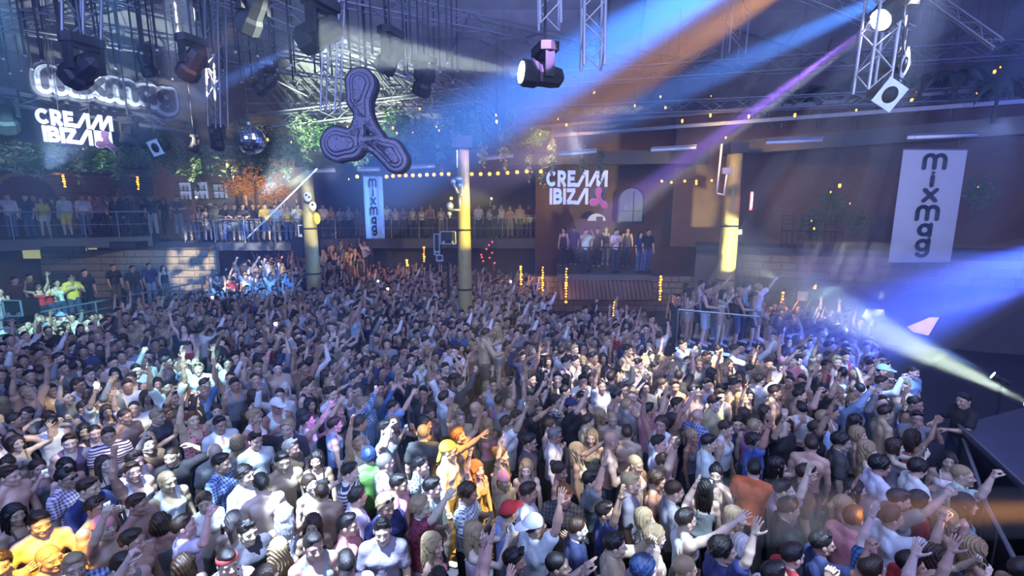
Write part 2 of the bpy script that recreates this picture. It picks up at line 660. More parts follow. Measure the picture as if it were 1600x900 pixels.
def hair_geo(kind, h=.0085):
    key = ('hair', kind, h)
    if key in _cache:
        return _cache[key]
    f = Field((-.17, -.22, -.38), (.17, .2, .2), h)
    X, Y, Z = f.coords()
    amp = .003
    if kind in ('short', 'quiff', 'buzz', 'curly'):
        inf = {'short': .006, 'quiff': .007, 'buzz': .003, 'curly': .020}[kind]
        f.ell((0, -.014, .032), (.076 + inf, .096 + inf, .088 + inf), 0)
        if kind == 'quiff':
            f.cap((-.028, .062, .108), (.034, .058, .110), .020, .018, .02)
            f.cap((-.02, .0, .112), (.02, -.02, .112), .022, .022, .02)
        if kind == 'short':
            f.ell((0, .03, .100), (.058, .058, .026), .02)
        amp = {'short': .0028, 'quiff': .0045, 'buzz': .0005, 'curly': .008}[kind]
        fr = 110 if kind != 'curly' else 130
        f.F += (amp * noise3(X, Y, Z, fr, 3)).astype(np.float32)
        lim = .014 + .56 * Y + .45 * np.maximum(Y - .03, 0) + .006 * np.sin(X * 90 + 1.0)
        lim = np.where(np.abs(X) > .05, lim - .028 * (Y < .02) * (Y > -.02), lim)
        f.F = np.maximum(f.F, lim - Z)
    elif kind in ('long', 'wavy', 'bob', 'tail', 'bun'):
        f.ell((0, -.016, .032), (.089, .107, .101), 0)
        if kind in ('long', 'wavy'):
            f.ell((0, -.07, -.10), (.095, .052, .20), .04)
            for s in (-1, 1):
                f.cap((s * .076, .018, .03), (s * .092, .02, -.22), .024, .022, .025)
                f.cap((s * .06, -.05, -.05), (s * .07, -.07, -.30), .035, .018, .03)
        if kind == 'bob':
            f.ell((0, -.035, -.03), (.105, .085, .10), .03)
            for s in (-1, 1):
                f.cap((s * .078, .025, .04), (s * .085, .03, -.09), .022, .02, .02)
        if kind == 'tail':
            f.cap((0, -.11, .05), (0, -.15, -.02), .026, .034, .02)
            f.cap((0, -.15, -.02), (0, -.13, -.20), .034, .012, .02)
        if kind == 'bun':
            f.ell((0, -.10, .085), (.042, .04, .042), .012)
        st = .0045 if kind != 'wavy' else .009
        f.F += (st * np.sin(X * 190 + 9 * np.sin(Z * (14 if kind == 'wavy' else 6)) + Y * 120) + .003 * noise3(X, Y, Z, 50, 5)).astype(np.float32)
        # the face stays open
        face = np.sqrt(((X) / .066) ** 2 + ((Z + .055) / .125) ** 2) - 1
        f.F = np.maximum(f.F, np.where(Y > .0, -face * .06, -1))
        if kind in ('tail', 'bun'):
            lim = .0 + .45 * Y
            back = np.where(Y > -.085, lim - Z, -1)
            f.F = np.maximum(f.F, back)
        f.ell((0, -.0, -.13), (.05, .06, .09), 0.0, 'sub')
    elif kind == 'cap' or kind == 'capback':
        s = 1 if kind == 'cap' else -1
        f.ell((0, -.012, .032), (.090, .108, .104), 0)
        f.F = np.maximum(f.F, (.036 + .10 * s * Y) - Z)
        g = Field(f.lo, f.lo + (f.n - 1) * h, h)
        g.ell((0, s * .115, .045), (.074, .085, .012), 0)
        f.F = np.minimum(f.F, g.F[:f.F.shape[0], :f.F.shape[1], :f.F.shape[2]])
    elif kind == 'hat':
        f.ell((0, -.012, .04), (.09, .105, .11), 0)
        f.F = np.maximum(f.F, .045 - Z)
        f.ell((0, -.012, .052), (.15, .165, .013), .01)
    elif kind == 'turban':
        f.ell((0, -.016, .032), (.092, .11, .105), 0)
        f.F = np.maximum(f.F, (.03 + .35 * Y) - Z)
        f.cap((0, -.09, -.01), (.03, -.13, -.14), .03, .02, .02)
    elif kind == 'glasses':
        for s in (-1, 1):
            f.ell((s * .032, .094, .004), (.026, .008, .018), 0)
            f.cap((s * .056, .09, .01), (s * .083, .0, .008), .0045, .0045, 0.004)
        f.cap((-.02, .1, .012), (.02, .1, .012), .005, .005, .004)
    elif kind == 'glasses_up':
        for s in (-1, 1):
            f.ell((s * .034, .078, .108), (.026, .014, .018), 0)
            f.cap((s * .056, .07, .1), (s * .088, -.02, .03), .0045, .0045, 0.004)
        f.cap((-.02, .085, .112), (.02, .085, .112), .005, .005, .004)
    elif kind == 'band':
        f.ell((0, -.012, .034), (.090, .109, .104), 0)
        lim = .052 + .30 * Y
        f.F = np.maximum(f.F, np.abs(Z - lim) - .017)
    _cache[key] = f.mesh()
    return _cache[key]


HAND_L = .185


def hand_geo(kind, side, h=.0052):
    """hand along +Z from the wrist at the origin, palm towards -Y, thumb towards -side*X"""
    key = ('hand', kind, side, h)
    if key in _cache:
        return _cache[key]
    f = Field((-.11, -.11, -.05), (.11, .07, .22), h)
    f.cap((0, 0, -.04), (0, 0, .012), .026, .024, .01)
    f.cap((-.020, 0, .03), (-.026, 0, .085), .017, .0135, .012)
    f.cap((.020, 0, .03), (.026, 0, .080), .017, .0125, .012)
    f.cap((0, 0, .02), (0, 0, .085), .020, .0145, .012)
    s = side
    bend = {'open': .12, 'relax': .9, 'grip': 1.35, 'fist': 1.7, 'point': 1.7, 'flat': .05}[kind]
    spread = {'open': .16, 'flat': .03}.get(kind, .05)
    for i, (bx, L) in enumerate(((-.030, .072), (-.010, .080), (.011, .075), (.030, .060))):
        bx *= s
        bd = bend
        if kind == 'point' and i == 0:
            bd = .05
        sp = (-1.5 + i) * spread * s
        z0 = .088 - abs(i - 1) * .004
        p0 = np.array((bx, 0, z0))
        d = np.array((math.sin(sp) * math.cos(bd * .55), -math.sin(bd * .55), math.cos(sp) * math.cos(bd * .55)))
        p1 = p0 + d * L * .5
        a2 = bd * 1.25
        d2 = np.array((math.sin(sp) * abs(math.cos(a2)), -math.sin(a2), math.cos(sp) * math.cos(a2)))
        p2 = p1 + d2 * L * .28
        a3 = bd * 1.8
        d3 = np.array((math.sin(sp) * abs(math.cos(a3)), -math.sin(a3), math.cos(sp) * math.cos(a3)))
        p3 = p2 + d3 * L * .24
        f.cap(p0 - d * .012, p1, .0098, .0088, .003)
        f.cap(p1, p2, .0088, .0080, .003)
        f.cap(p2, p3, .0080, .0068, .003)
    t = {'open': (.85, -.25), 'flat': (.6, -.2), 'relax': (.5, -.6), 'grip': (.45, -.8), 'fist': (.2, -.9), 'point': (.3, -.8)}[kind]
    b = np.array((-s * .026, -.006, .022))
    m1 = b + np.array((-s * .030 * t[0] * 1.3, .02 * t[1], .028))
    m2 = m1 + np.array((-s * .026 * t[0], .028 * t[1], .026))
    m3 = m2 + np.array((-s * .010 * t[0] if kind in ('open', 'flat') else s * .012, .022 * t[1], .020))
    f.cap(b, m1, .0155, .0115, .01)
    f.cap(m1, m2, .0112, .0095, .003)
    f.cap(m2, m3, .0095, .0075, .003)
    _cache[key] = f.mesh()
    return _cache[key]


ARMS = {  # upper-arm direction, forearm direction, hand kind, palm direction (x is outward)
    'down': ((.20, .04, -1), (.02, .28, -1), 'relax', (-1, 0, 0)),
    'up': ((.38, .25, .95), (-.05, .2, 1), 'open', (-.2, 1, 0)),
    'upfwd': ((.15, .85, .6), (.0, .8, .75), 'open', (-.5, .2, -1)),
    'point': ((.3, .6, .75), (-.05, .55, .9), 'point', (-.6, .6, 0)),
    'bent': ((.75, .35, .30), (-.12, .3, 1), 'open', (-.3, 1, 0)),
    'fist': ((.6, .45, .45), (-.15, .25, 1), 'fist', (-.3, 1, 0)),
    'phone': ((.22, .85, -.08), (-.42, .30, .85), 'grip', (-1, -.3, 0)),
    'phonehigh': ((.15, .62, .72), (-.25, .35, .95), 'grip', (-.6, -.9, 0)),
    'chest': ((.35, .25, -.9), (-.55, .70, .55), 'relax', (-.5, -.7, 0)),
    'rail': ((.30, .45, -.85), (-.45, .80, -.05), 'relax', (0, 0, -1)),
    'head': ((.95, .12, .35), (-.80, -.10, .62), 'relax', (-1, 0, -.5)),
    'side': ((.85, .3, -.3), (.3, .7, .5), 'relax', (0, -1, -.3)),
    'hips': ((.75, -.15, -.85), (-.75, .35, -.6), 'relax', (-.5, .2, .2)),
}
L_UP, L_FO = .285, .255


def unit(v):
    v = np.array(v, float)
    return v / np.linalg.norm(v)


def arm_joints(name, s, sex):
    U, Fo, hk, palm = ARMS[name]
    U, Fo = unit(U), unit(Fo)
    sx = .172 if sex == 'm' else .150
    lift = max(0, U[2]) * .055
    sh = np.array((sx - lift * .35, 0 + .02 * max(U[1], 0), 1.415 + lift))
    el = sh + U * L_UP
    wr = el + Fo * L_FO
    m = np.array((s, 1, 1))
    return sh * m, el * m, wr * m, Fo * m, hk, unit(palm) * m


def torso(f, sex, inf=0.0, arms=None, sleeve=0.0, legs=False, leglen=1.0, k=.03, loose=0.0):
    g = inf
    if sex == 'm':
        f.ell((0, -.005, .95), (.158 + g, .108 + g, .13 + g), k)
        f.ell((0, 0, 1.11), (.142 + g + loose, .098 + g + loose, .18 + g), .05)
        f.ell((0, .002, 1.29), (.172 + g, .112 + g, .17 + g), .05)
        for s in (-1, 1):
            f.ell((s * .073, .078, 1.315), (.080 + g, .042 + g, .058 + g), .03)
            f.ell((s * .085, -.075, 1.35), (.075 + g, .04 + g, .085 + g), .03)
            f.cap((0, -.022, 1.50), (s * .150, -.008, 1.435), .046 + g * .6, .046 + g * .8, .03)
    else:
        f.ell((0, -.010, .94), (.162 + g, .112 + g, .13 + g), k)
        f.ell((0, 0, 1.12), (.115 + g + loose, .085 + g + loose, .17 + g), .06)
        f.ell((0, 0, 1.29), (.145 + g, .095 + g, .16 + g), .05)
        for s in (-1, 1):
            f.ell((s * .068, .078, 1.275), (.058 + g, .055 + g, .056 + g), .018)
            f.cap((0, -.02, 1.48), (s * .130, -.008, 1.43), .038 + g * .6, .038 + g * .8, .03)
    if arms:
        for s, nm in ((1, arms[0]), (-1, arms[1])):
            sh, el, wr, Fo, hk, palm = arm_joints(nm, s, sex)
            q = 1.0 if sex == 'm' else .82
            base = np.array((s * (.15 if sex == 'm' else .128), 0, 1.40))
            f.cap(base, sh, .06 * q + g, .058 * q + g, .03)
            if sleeve <= 0:
                f.cap(sh, el, .054 * q + g, .041 * q + g, .02)
                f.ell(sh * .6 + el * .4 + np.array((0, 0, 0)), (.05 * q, .05 * q, .05 * q), .03)
                f.cap(el, el * .62 + wr * .38, .041 * q, .044 * q, .01)
                f.cap(el * .62 + wr * .38, wr, .043 * q, .0265 * q, .01)
            elif sleeve < 1:
                e2 = sh + (el - sh) * sleeve
                f.cap(sh, e2, .056 * q + g, .053 * q + g * 1.5, .02)
            else:
                f.cap(sh, el, .056 * q + g, .045 * q + g, .02)
                f.cap(el, wr, .046 * q + g, .031 * q + g, .015)
    if legs:
        q = 1.0 if sex == 'm' else .93
        for s in (-1, 1):
            kn = np.array((s * .105, .025, .50))
            an = np.array((s * .115, -.02, .09))
            f.cap((s * .085, 0, .89), kn, .088 * q + g, .054 * q + g + loose, .03)
            if leglen > .6:
                f.cap(kn, kn * .65 + an * .35, .052 * q + g + loose, .056 * q + g + loose, .01)
                f.cap(kn * .65 + an * .35, an, .054 * q + g + loose, .036 * q + g + loose, .01)
    return f


def head_matrix(yaw, pitch, sex):
    piv = Vector((0, -.012, 1.50))
    c = Vector((0, .012, 1.625)) - piv
    return Matrix.Translation(piv) @ Euler((pitch, 0, yaw)).to_matrix().to_4x4() @ Matrix.Translation(c) @ Matrix.Scale(1.06, 4)


def hand_matrix(wr, Fo, palm):
    z = Vector(Fo).normalized()
    y = -(Vector(palm) - z * Vector(palm).dot(z))
    y = y.normalized() if y.length > 1e-3 else Vector((0, 1, 0))
    x = y.cross(z)
    M = Matrix((x, y, z)).transposed().to_4x4()
    M.translation = Vector(wr)
    return M


def body_geo(sex, arms, yaw, pitch, h=.014, hh=.0058, hd=.0055, feet=True):
    ups = [arm_joints(arms[i], s, sex)[2] for i, s in ((0, 1), (1, -1))]
    zt = max(1.62, max(u[2] for u in ups) + .08)
    xt = max(.30, max(abs(u[0]) for u in ups) + .08)
    yt = max(.22, max(u[1] for u in ups) + .08)
    f = Field((-xt, -.18, -.01), (xt, yt, zt), h)
    torso(f, sex, 0, arms, 0, True)
    for s in (-1, 1):
        f.cap((s * .115, -.045, .05), (s * .13, .13, .035), .042, .034, .02)
        f.cap((s * .115, -.03, .10), (s * .115, -.03, .05), .04, .042, .01)
    f.cap((0, -.022, 1.44), (0, -.008, 1.545), .058 if sex == 'm' else .047, .053 if sex == 'm' else .044, .03)
    V, Q = f.mesh()
    parts = [(V, Q, None, 0)]
    V, Q, C = head_geo(hh, sex)
    HM = head_matrix(yaw, pitch, sex)
    parts.append((xf(V, HM), Q, C, 0))
    hms = []
    for i, s in ((0, 1), (1, -1)):
        sh, el, wr, Fo, hk, palm = arm_joints(arms[i], s, sex)
        V, Q = hand_geo(hk, s, hd)
        M = hand_matrix(wr, Fo, palm)
        if sex == 'f':
            M = M @ Matrix.Scale(.88, 4)
        hms.append(M)
        parts.append((xf(V, M), Q, None, 0))
    V, Q, C, MI = join(parts)
    return (V, Q, C), HM, hms


def cloth_geo(kind, sex, arms=('down', 'down'), h=.0155):
    key = ('cloth', kind, sex, arms if kind in ('tee', 'shirt') else None, h)
    if key in _cache:
        return _cache[key]
    if kind in ('tee', 'shirt'):
        zt = 1.62 if kind == 'tee' else 2.1
        f = Field((-.6, -.2, .80), (.6, .62 if kind == 'shirt' else .5, zt + .1), h)
        torso(f, sex, .013, arms, .62 if kind == 'tee' else 1.0, False, loose=.014)
        f.cap((0, -.02, 1.42), (0, -.012, 1.50), .066, .06, .02)
        f.cut((0, 0, -1), -.86)
        f.ell((0, .018, 1.535), (.068, .075, .07), .01, 'sub')
        if kind == 'shirt':
            f.ell((0, .12, 1.42), (.022, .07, .10), .0, 'sub')
        X, Y, Z = f.coords()
        f.F += (.004 * noise3(X, Y, Z * .6, 34, 8)).astype(np.float32)
    elif kind == 'tank':
        f = Field((-.26, -.2, .82), (.26, .24, 1.56), h * .8)
        torso(f, sex, .009, None, loose=.010)
        X, Y, Z = f.coords()
        f.F += (.003 * noise3(X, Y, Z * .6, 30, 9)).astype(np.float32)
        f.cut((0, 0, -1), -.86)
        f.ell((0, .09, 1.50), (.078, .13, .155), .008, 'sub')
        f.ell((0, -.08, 1.53), (.07, .07, .11), .008, 'sub')
        for s in (-1, 1):
            f.ell((s * .205, 0, 1.40), (.082, .2, .135), .008, 'sub')
    elif kind == 'top':
        f = Field((-.24, -.2, .90), (.24, .24, 1.56), h * .75)
        torso(f, sex, .008, None, loose=.004)
        f.cut((0, 0, -1), -.97)
        f.cut((0, -.12, 1), 1.34)
        for s in (-1, 1):
            f.cap((s * .075, .11, 1.32), (s * .085, .04, 1.475), .010, .010, .003)
            f.cap((s * .085, .04, 1.475), (s * .075, -.10, 1.34), .010, .010, .003)
    elif kind == 'bikini':
        f = Field((-.24, -.2, 1.15), (.24, .24, 1.56), h * .75)
        torso(f, sex, .007, None)
        f.cut((0, 0, -1), -1.22)
        f.cut((0, -.3, 1), 1.30)
        for s in (-1, 1):
            f.cap((s * .075, .11, 1.30), (s * .06, .0, 1.50), .008, .008, .003)
            f.cap((s * .06, .0, 1.50), (0, -.07, 1.49), .008, .008, .003)
    elif kind == 'trousers':
        f = Field((-.27, -.2, .02), (.27, .2, 1.08), h * 1.1)
        torso(f, sex, .012, None, legs=True, loose=.010)
        f.cut((0, 0, 1), 1.0)
        f.cut((0, 0, -1), -.075)
    elif kind == 'shorts':
        f = Field((-.27, -.2, .3), (.27, .2, 1.08), h)
        torso(f, sex, .012, None, legs=True, loose=.016)
        f.cut((0, 0, 1), 1.0)
        f.cut((0, 0, -1), -(.50 if sex == 'm' else .72))
    elif kind == 'dress':
        f = Field((-.34, -.3, .5), (.34, .3, 1.56), h)
        torso(f, sex, .009, None, loose=.004)
        f.cap((0, 0, 1.0), (0, 0, .60), .13, .19, .06)
        f.cut((0, 0, -1), -.62)
        f.cut((0, -.12, 1), 1.35)
        for s in (-1, 1):
            f.cap((s * .075, .11, 1.32), (s * .085, .04, 1.475), .010, .010, .003)
            f.cap((s * .085, .04, 1.475), (s * .075, -.10, 1.34), .010, .010, .003)
    elif kind == 'shoes':
        f = Field((-.2, -.15, -.01), (.2, .25, .2), .012)
        for s in (-1, 1):
            f.cap((s * .115, -.05, .05), (s * .13, .14, .038), .05, .042, .02)
            f.cap((s * .115, -.035, .06), (s * .115, -.03, .12), .052, .048, .02)
        f.cut((0, 0, -1), -.004)
        f.cut((0, 0, 1), .125)
    _cache[key] = f.mesh()
    return _cache[key]


# materials whose colour comes from the object, so that copies share one mesh
def oc_mat(name, rough, kind='plain', instancer=None):
    m, nt, b = nt_new(name)
    b.inputs['Roughness'].default_value = rough
    if instancer:
        src = N(nt, 'ShaderNodeAttribute', attribute_type='INSTANCER', attribute_name=instancer).outputs['Color']
    else:
        src = N(nt, 'ShaderNodeObjectInfo').outputs['Color']
    L = nt.links.new
    if kind == 'skin':
        at = N(nt, 'ShaderNodeAttribute', attribute_type='GEOMETRY', attribute_name='tint')
        mx = N(nt, 'ShaderNodeMix', data_type='RGBA')
        L(at.outputs['Alpha'], mx.inputs[0])
        L(src, mx.inputs[6])
        L(at.outputs['Color'], mx.inputs[7])
        L(mx.outputs[2], b.inputs['Base Color'])
        b.inputs['Specular IOR Level'].default_value = .6
        return m
    tc = N(nt, 'ShaderNodeTexCoord')
    mx = N(nt, 'ShaderNodeMix', data_type='RGBA')
    L(src, mx.inputs[6])
    dark = N(nt, 'ShaderNodeMix', data_type='RGBA', blend_type='MULTIPLY')
    dark.inputs[0].default_value = 1
    L(src, dark.inputs[6])
    L(dark.outputs[2], mx.inputs[7])
    if kind == 'hair':
        dark.inputs[7].default_value = (.35, .33, .3, 1)
        wv = N(nt, 'ShaderNodeTexNoise')
        mp = N(nt, 'ShaderNodeMapping')
        mp.inputs['Scale'].default_value = (1, 1, .18)
        L(tc.outputs['Object'], mp.inputs[0])
        L(mp.outputs[0], wv.inputs['Vector'])
        wv.inputs['Scale'].default_value = 160
        wv.inputs['Detail'].default_value = 2
        L(wv.outputs['Fac'], mx.inputs[0])
        bp = N(nt, 'ShaderNodeBump')
        bp.inputs['Strength'].default_value = .6
        bp.inputs['Distance'].default_value = .01
        L(wv.outputs['Fac'], bp.inputs['Height'])
        L(bp.outputs['Normal'], b.inputs['Normal'])
    elif kind == 'plain':
        dark.inputs[7].default_value = (.72, .72, .75, 1)
        no = N(nt, 'ShaderNodeTexNoise')
        no.inputs['Scale'].default_value = 14
        L(tc.outputs['Object'], no.inputs['Vector'])
        L(no.outputs['Fac'], mx.inputs[0])
        bp = N(nt, 'ShaderNodeBump')
        bp.inputs['Strength'].default_value = .35
        bp.inputs['Distance'].default_value = .03
        L(no.outputs['Fac'], bp.inputs['Height'])
        L(bp.outputs['Normal'], b.inputs['Normal'])
    else:
        dark.inputs[7].default_value = (.05, .05, .10, 1)
        sx = N(nt, 'ShaderNodeSeparateXYZ')
        L(tc.outputs['Object'], sx.inputs[0])

        def sq(o, f, th=.5):
            a = N(nt, 'ShaderNodeMath', operation='MULTIPLY')
            a.inputs[1].default_value = f
            L(o, a.inputs[0])
            c = N(nt, 'ShaderNodeMath', operation='FRACT')
            L(a.outputs[0], c.inputs[0])
            d = N(nt, 'ShaderNodeMath', operation='GREATER_THAN')
            d.inputs[1].default_value = th
            L(c.outputs[0], d.inputs[0])
            return d.outputs[0]
        if kind == 'stripe':
            L(sq(sx.outputs['Z'], 24, .55), mx.inputs[0])
        elif kind == 'check':
            dark.inputs[7].default_value = (.10, .12, .22, 1)
            a = sq(sx.outputs['Z'], 26)
            c = sq(sx.outputs['X'], 26)
            ad = N(nt, 'ShaderNodeMath', operation='ADD')
            L(a, ad.inputs[0])
            L(c, ad.inputs[1])
            hf = N(nt, 'ShaderNodeMath', operation='MULTIPLY')
            hf.inputs[1].default_value = .5
            L(ad.outputs[0], hf.inputs[0])
            L(hf.outputs[0], mx.inputs[0])
        elif kind == 'print':
            vo = N(nt, 'ShaderNodeTexVoronoi')
            vo.inputs['Scale'].default_value = 38
            L(tc.outputs['Object'], vo.inputs['Vector'])
            g = N(nt, 'ShaderNodeMath', operation='LESS_THAN')
            g.inputs[1].default_value = .38
            L(vo.outputs['Distance'], g.inputs[0])
            L(g.outputs[0], mx.inputs[0])
    L(mx.outputs[2], b.inputs['Base Color'])
    return m


M_SKIN = oc_mat('skin', .42, 'skin')
M_CLOTH = {k: oc_mat('cloth_' + k, .8, k) for k in ('plain', 'stripe', 'check', 'print')}
M_HAIR = oc_mat('hair', .38, 'hair')
I_SKIN = oc_mat('crowd_skin', .42, 'skin', 'skin_c')
I_CLOTH = oc_mat('crowd_cloth', .8, 'plain', 'cloth_c')
I_HAIR = oc_mat('crowd_hair', .4, 'hair', 'hair_c')
M_GLASSES = mat('dark_lens', (.01, .01, .012), .12)

VARIANTS = [  # sex, right arm, left arm, head yaw, head pitch
    ('m', 'down', 'down', .12, -.05), ('m', 'up', 'down', -.2, .12), ('m', 'down', 'upfwd', .0, .05), ('m', 'up', 'up', .15, .15),
    ('m', 'phone', 'phone', 0, .0), ('m', 'phonehigh', 'down', .1, .15), ('m', 'fist', 'down', -.1, .1), ('m', 'chest', 'chest', .3, -.12),
    ('m', 'point', 'chest', 0, .08), ('m', 'down', 'head', -.35, -.1), ('m', 'rail', 'rail', .1, -.15), ('m', 'upfwd', 'bent', .2, .1),
    ('m', 'hips', 'down', .25, .0), ('m', 'point', 'down', -.15, -.05),
    ('f', 'down', 'down', -.15, .0), ('f', 'up', 'down', .15, .1), ('f', 'bent', 'up', -.1, .12), ('f', 'phone', 'phone', 0, .0),
    ('f', 'chest', 'chest', .3, -.05), ('f', 'down', 'bent', .1, .1), ('f', 'rail', 'rail', -.1, -.1), ('f', 'down', 'upfwd', -.1, .1),
]
ARM_WORDS = ['arms at their sides', 'right arm thrown up', 'left arm reaching forward', 'both arms up', 'both hands round a phone', 'one hand raised high', 'right fist up',
             'hands at the chest', 'right arm pointing up', 'left hand at the head', 'forearms forward', 'both arms raised wide', 'right hand on the hip', 'right arm pointing',
             'arms at her sides', 'right arm thrown up', 'both arms up', 'both hands round a phone', 'hands at the chest', 'left hand raised', 'forearms forward', 'left arm reaching forward']
BODIES = {}


def get_body(i):
    if i not in BODIES:
        sex, ra, la, yaw, pit = VARIANTS[i]
        (V, Q, C), HM, hms = body_geo(sex, (ra, la), yaw, pit)
        o = link_mesh('body', V, Q, M_SKIN, False, True, C)
        BODIES[i] = (o.data, HM, hms)
    return BODIES[i]


MESHES = {}


def shared_mesh(name, key, fn, m):
    if key not in MESHES:
        V, Q = fn()
        MESHES[key] = link_mesh(name, V, Q, m, False, True).data
    return MESHES[key]


TROUSER_COLORS = [(.02, .025, .05), (.04, .06, .12), (.02, .02, .02), (.25, .25, .27), (.10, .09, .07)]


def part(root, name, me, color, M=None, material=None):
    o = bpy.data.objects.new(name, me)
    COL.objects.link(o)
    o.parent = root
    if M is not None:
        o.matrix_local = M
    o.color = (*color, 1)
    if material is not None:
        o.material_slots[0].link = 'OBJECT'
        o.material_slots[0].material = material
    return o


def person(loc, heading, var, skin, hair, hair_c, top, top_c, legs='trousers', legs_c=None, pat='plain', extra=None, extra_c=(.01, .01, .01), scale=1.0, shoes=None, tilt=None):
    sex, ra, la, yaw, pit = VARIANTS[var]
    root = empty('person', loc, heading)
    if tilt:
        root.rotation_euler = (tilt[0], tilt[1], heading)
    root.scale = (scale,) * 3
    me, HM, hms = get_body(var)
    part(root, 'body', me, skin)
    if hair not in (None, 'bald'):
        nm = {'cap': 'cap', 'capback': 'cap', 'hat': 'hat', 'turban': 'head_scarf'}.get(hair, 'hair')
        if nm != 'hair':
            part(root, 'hair', shared_mesh('hair', ('hair', 'buzz'), lambda: hair_geo('buzz'), M_HAIR), hair_c if extra_c is None else (.03, .02, .015), HM)
            part(root, nm, shared_mesh(nm, ('hair', hair), lambda: hair_geo(hair), M_CLOTH['plain']), hair_c, HM)
        else:
            part(root, 'hair', shared_mesh('hair', ('hair', hair), lambda: hair_geo(hair), M_HAIR), hair_c, HM)
    if extra:
        nm = {'glasses': 'sunglasses', 'glasses_up': 'sunglasses', 'band': 'headband'}[extra]
        part(root, nm, shared_mesh(nm, ('hair', extra), lambda: hair_geo(extra, .006 if extra != 'band' else .008), M_CLOTH['plain'] if extra == 'band' else M_GLASSES), extra_c, HM)
    if top:
        nm = {'tee': 'shirt', 'shirt': 'shirt', 'tank': 'tank_top', 'top': 'strap_top', 'bikini': 'bikini_top', 'dress': 'dress'}[top]
        key = ('cloth', top, sex, (ra, la) if top in ('tee', 'shirt') else None)
        part(root, nm, shared_mesh(nm, key, lambda: cloth_geo(top, sex, (ra, la)), M_CLOTH['plain']), top_c, None, M_CLOTH[pat] if pat != 'plain' else None)
    if legs and top != 'dress':
        part(root, legs, shared_mesh(legs, ('cloth', legs, sex), lambda: cloth_geo(legs, sex), M_CLOTH['plain']), legs_c or random.choice(TROUSER_COLORS))
    if shoes:
        part(root, 'shoes', shared_mesh('shoes', ('cloth', 'shoes'), lambda: cloth_geo('shoes', 'm'), M_CLOTH['plain']), shoes)
    return root


def crowd_member(i):
    """one joined, lighter figure for the far crowd; three materials"""
    sex, ra, la, yaw, pit = VARIANTS[i]
    (V, Q, C), HM, hms = body_geo(sex, (ra, la), yaw, pit, .022, .0105, .0085)
    r = random.Random(i)
    top = r.choice(['tee', 'tank', 'shirt'] if sex == 'm' else ['top', 'tee', 'top'])
    hair = r.choice(['short', 'quiff', 'buzz'] if sex == 'm' else ['long', 'tail', 'wavy'])
    cV, cQ = cloth_geo(top, sex, (ra, la), .024)
    lV, lQ = cloth_geo('trousers', sex, h=.03)
    hV, hQ = hair_geo(hair, .014)
    V, Q, C, MI = join([(V, Q, C, 0), (cV, cQ, None, 1), (xf(hV, HM), hQ, None, 2), (lV, lQ, None, 3)])
    return link_mesh('crowd_member', V, Q, [I_SKIN, I_CLOTH, I_HAIR, MATS.get('crowd_jeans') or mat('crowd_jeans', (.03, .035, .05), .8)], False, True, C, MI)

# ------------------------------------------------------------------ structure
def brickwall(name, c1, c2, mortar, scale=1.0, rough=.85):
    m, nt, b = nt_new(name)
    tc = N(nt, 'ShaderNodeTexCoord')
    no = N(nt, 'ShaderNodeTexNoise')
    no.inputs['Scale'].default_value = 3.0 * scale
    no.inputs['Detail'].default_value = 6
    nt.links.new(tc.outputs['Object'], no.inputs['Vector'])
    mx = N(nt, 'ShaderNodeMix', data_type='RGBA')
    mx.inputs[6].default_value = (*c1, 1)
    mx.inputs[7].default_value = (*c2, 1)
    nt.links.new(no.outputs['Fac'], mx.inputs[0])
    nt.links.new(mx.outputs[2], b.inputs['Base Color'])
    bp = N(nt, 'ShaderNodeBump')
    bp.inputs['Strength'].default_value = .6
    bp.inputs['Distance'].default_value = .05
    nt.links.new(no.outputs['Fac'], bp.inputs['Height'])
    nt.links.new(bp.outputs['Normal'], b.inputs['Normal'])
    b.inputs['Roughness'].default_value = rough
    return m


M_FLOOR = mat('floor_concrete', (.035, .035, .04), .55, nscale=4, bstr=.2)
M_PLASTER = brickwall('ochre_plaster', (.10, .055, .03), (.20, .12, .06), None, .6)
M_PLASTER2 = brickwall('grey_plaster', (.09, .08, .08), (.16, .14, .13), None, .6)
M_STONE = brickwall('stone', (.16, .13, .09), (.34, .28, .20), None, 2.0)
M_MORTAR = mat('mortar', (.07, .06, .05), .9, nscale=9, bstr=.4)
M_DARK = mat('dark_steel', (.03, .032, .038), .45, .3, nscale=8)
M_SLAB = mat('slab_concrete', (.07, .075, .09), .6, nscale=5, bstr=.2)
M_CEIL = mat('roof_fabric', (.34, .36, .40), .75, nscale=1.2, nvar=.3, bstr=.15)
M_ALU = mat('aluminium_truss', (.42, .44, .48), .38, .55, nscale=20, nvar=.15)
M_ALU_D = mat('grey_steel_truss', (.20, .21, .24), .4, .5, nscale=20, nvar=.15)
M_CHROME = mat('chrome_rail', (.55, .57, .6), .25, .9)
M_BLACK = mat('black_housing', (.008, .008, .010), .6, nscale=30, nvar=.3, bstr=.1)
M_WOODCOL = brickwall('column_timber', (.30, .25, .08), (.44, .38, .16), None, 1.5, .5)
M_WHITE = mat('white_enamel', (.75, .77, .8), .5, nscale=12, nvar=.06)
M_GLASS = mat('rail_glass', (.5, .6, .7), .1, alpha=.18)
M_BANNER = mat('banner_vinyl', (.42, .43, .47), .55, nscale=3, nvar=.06, bstr=.1)
M_BANTXT = mat('banner_print', (.04, .045, .06), .6, nscale=9, nvar=.1)

SLABZ = 3.55
# floor
o = MB().box((-24, -3, -.1), (26, 30, 0)).build('floor', M_FLOOR)
tag(o, kind='structure')
o = MB().box((-24, 28, 0), (12, 28.3, 9)).build('wall_back', M_PLASTER2)
tag(o, kind='structure')
# ceiling : fabric panels between roof ribs
ceil_root = empty('ceiling')
tag(ceil_root, kind='structure')


def roof_pts(x):
    return [(x, -3, 12.4), (x, 9, 12.4), (x, 16, 11.0), (x, 22, 9.4), (x, 28.4, 8.3)]


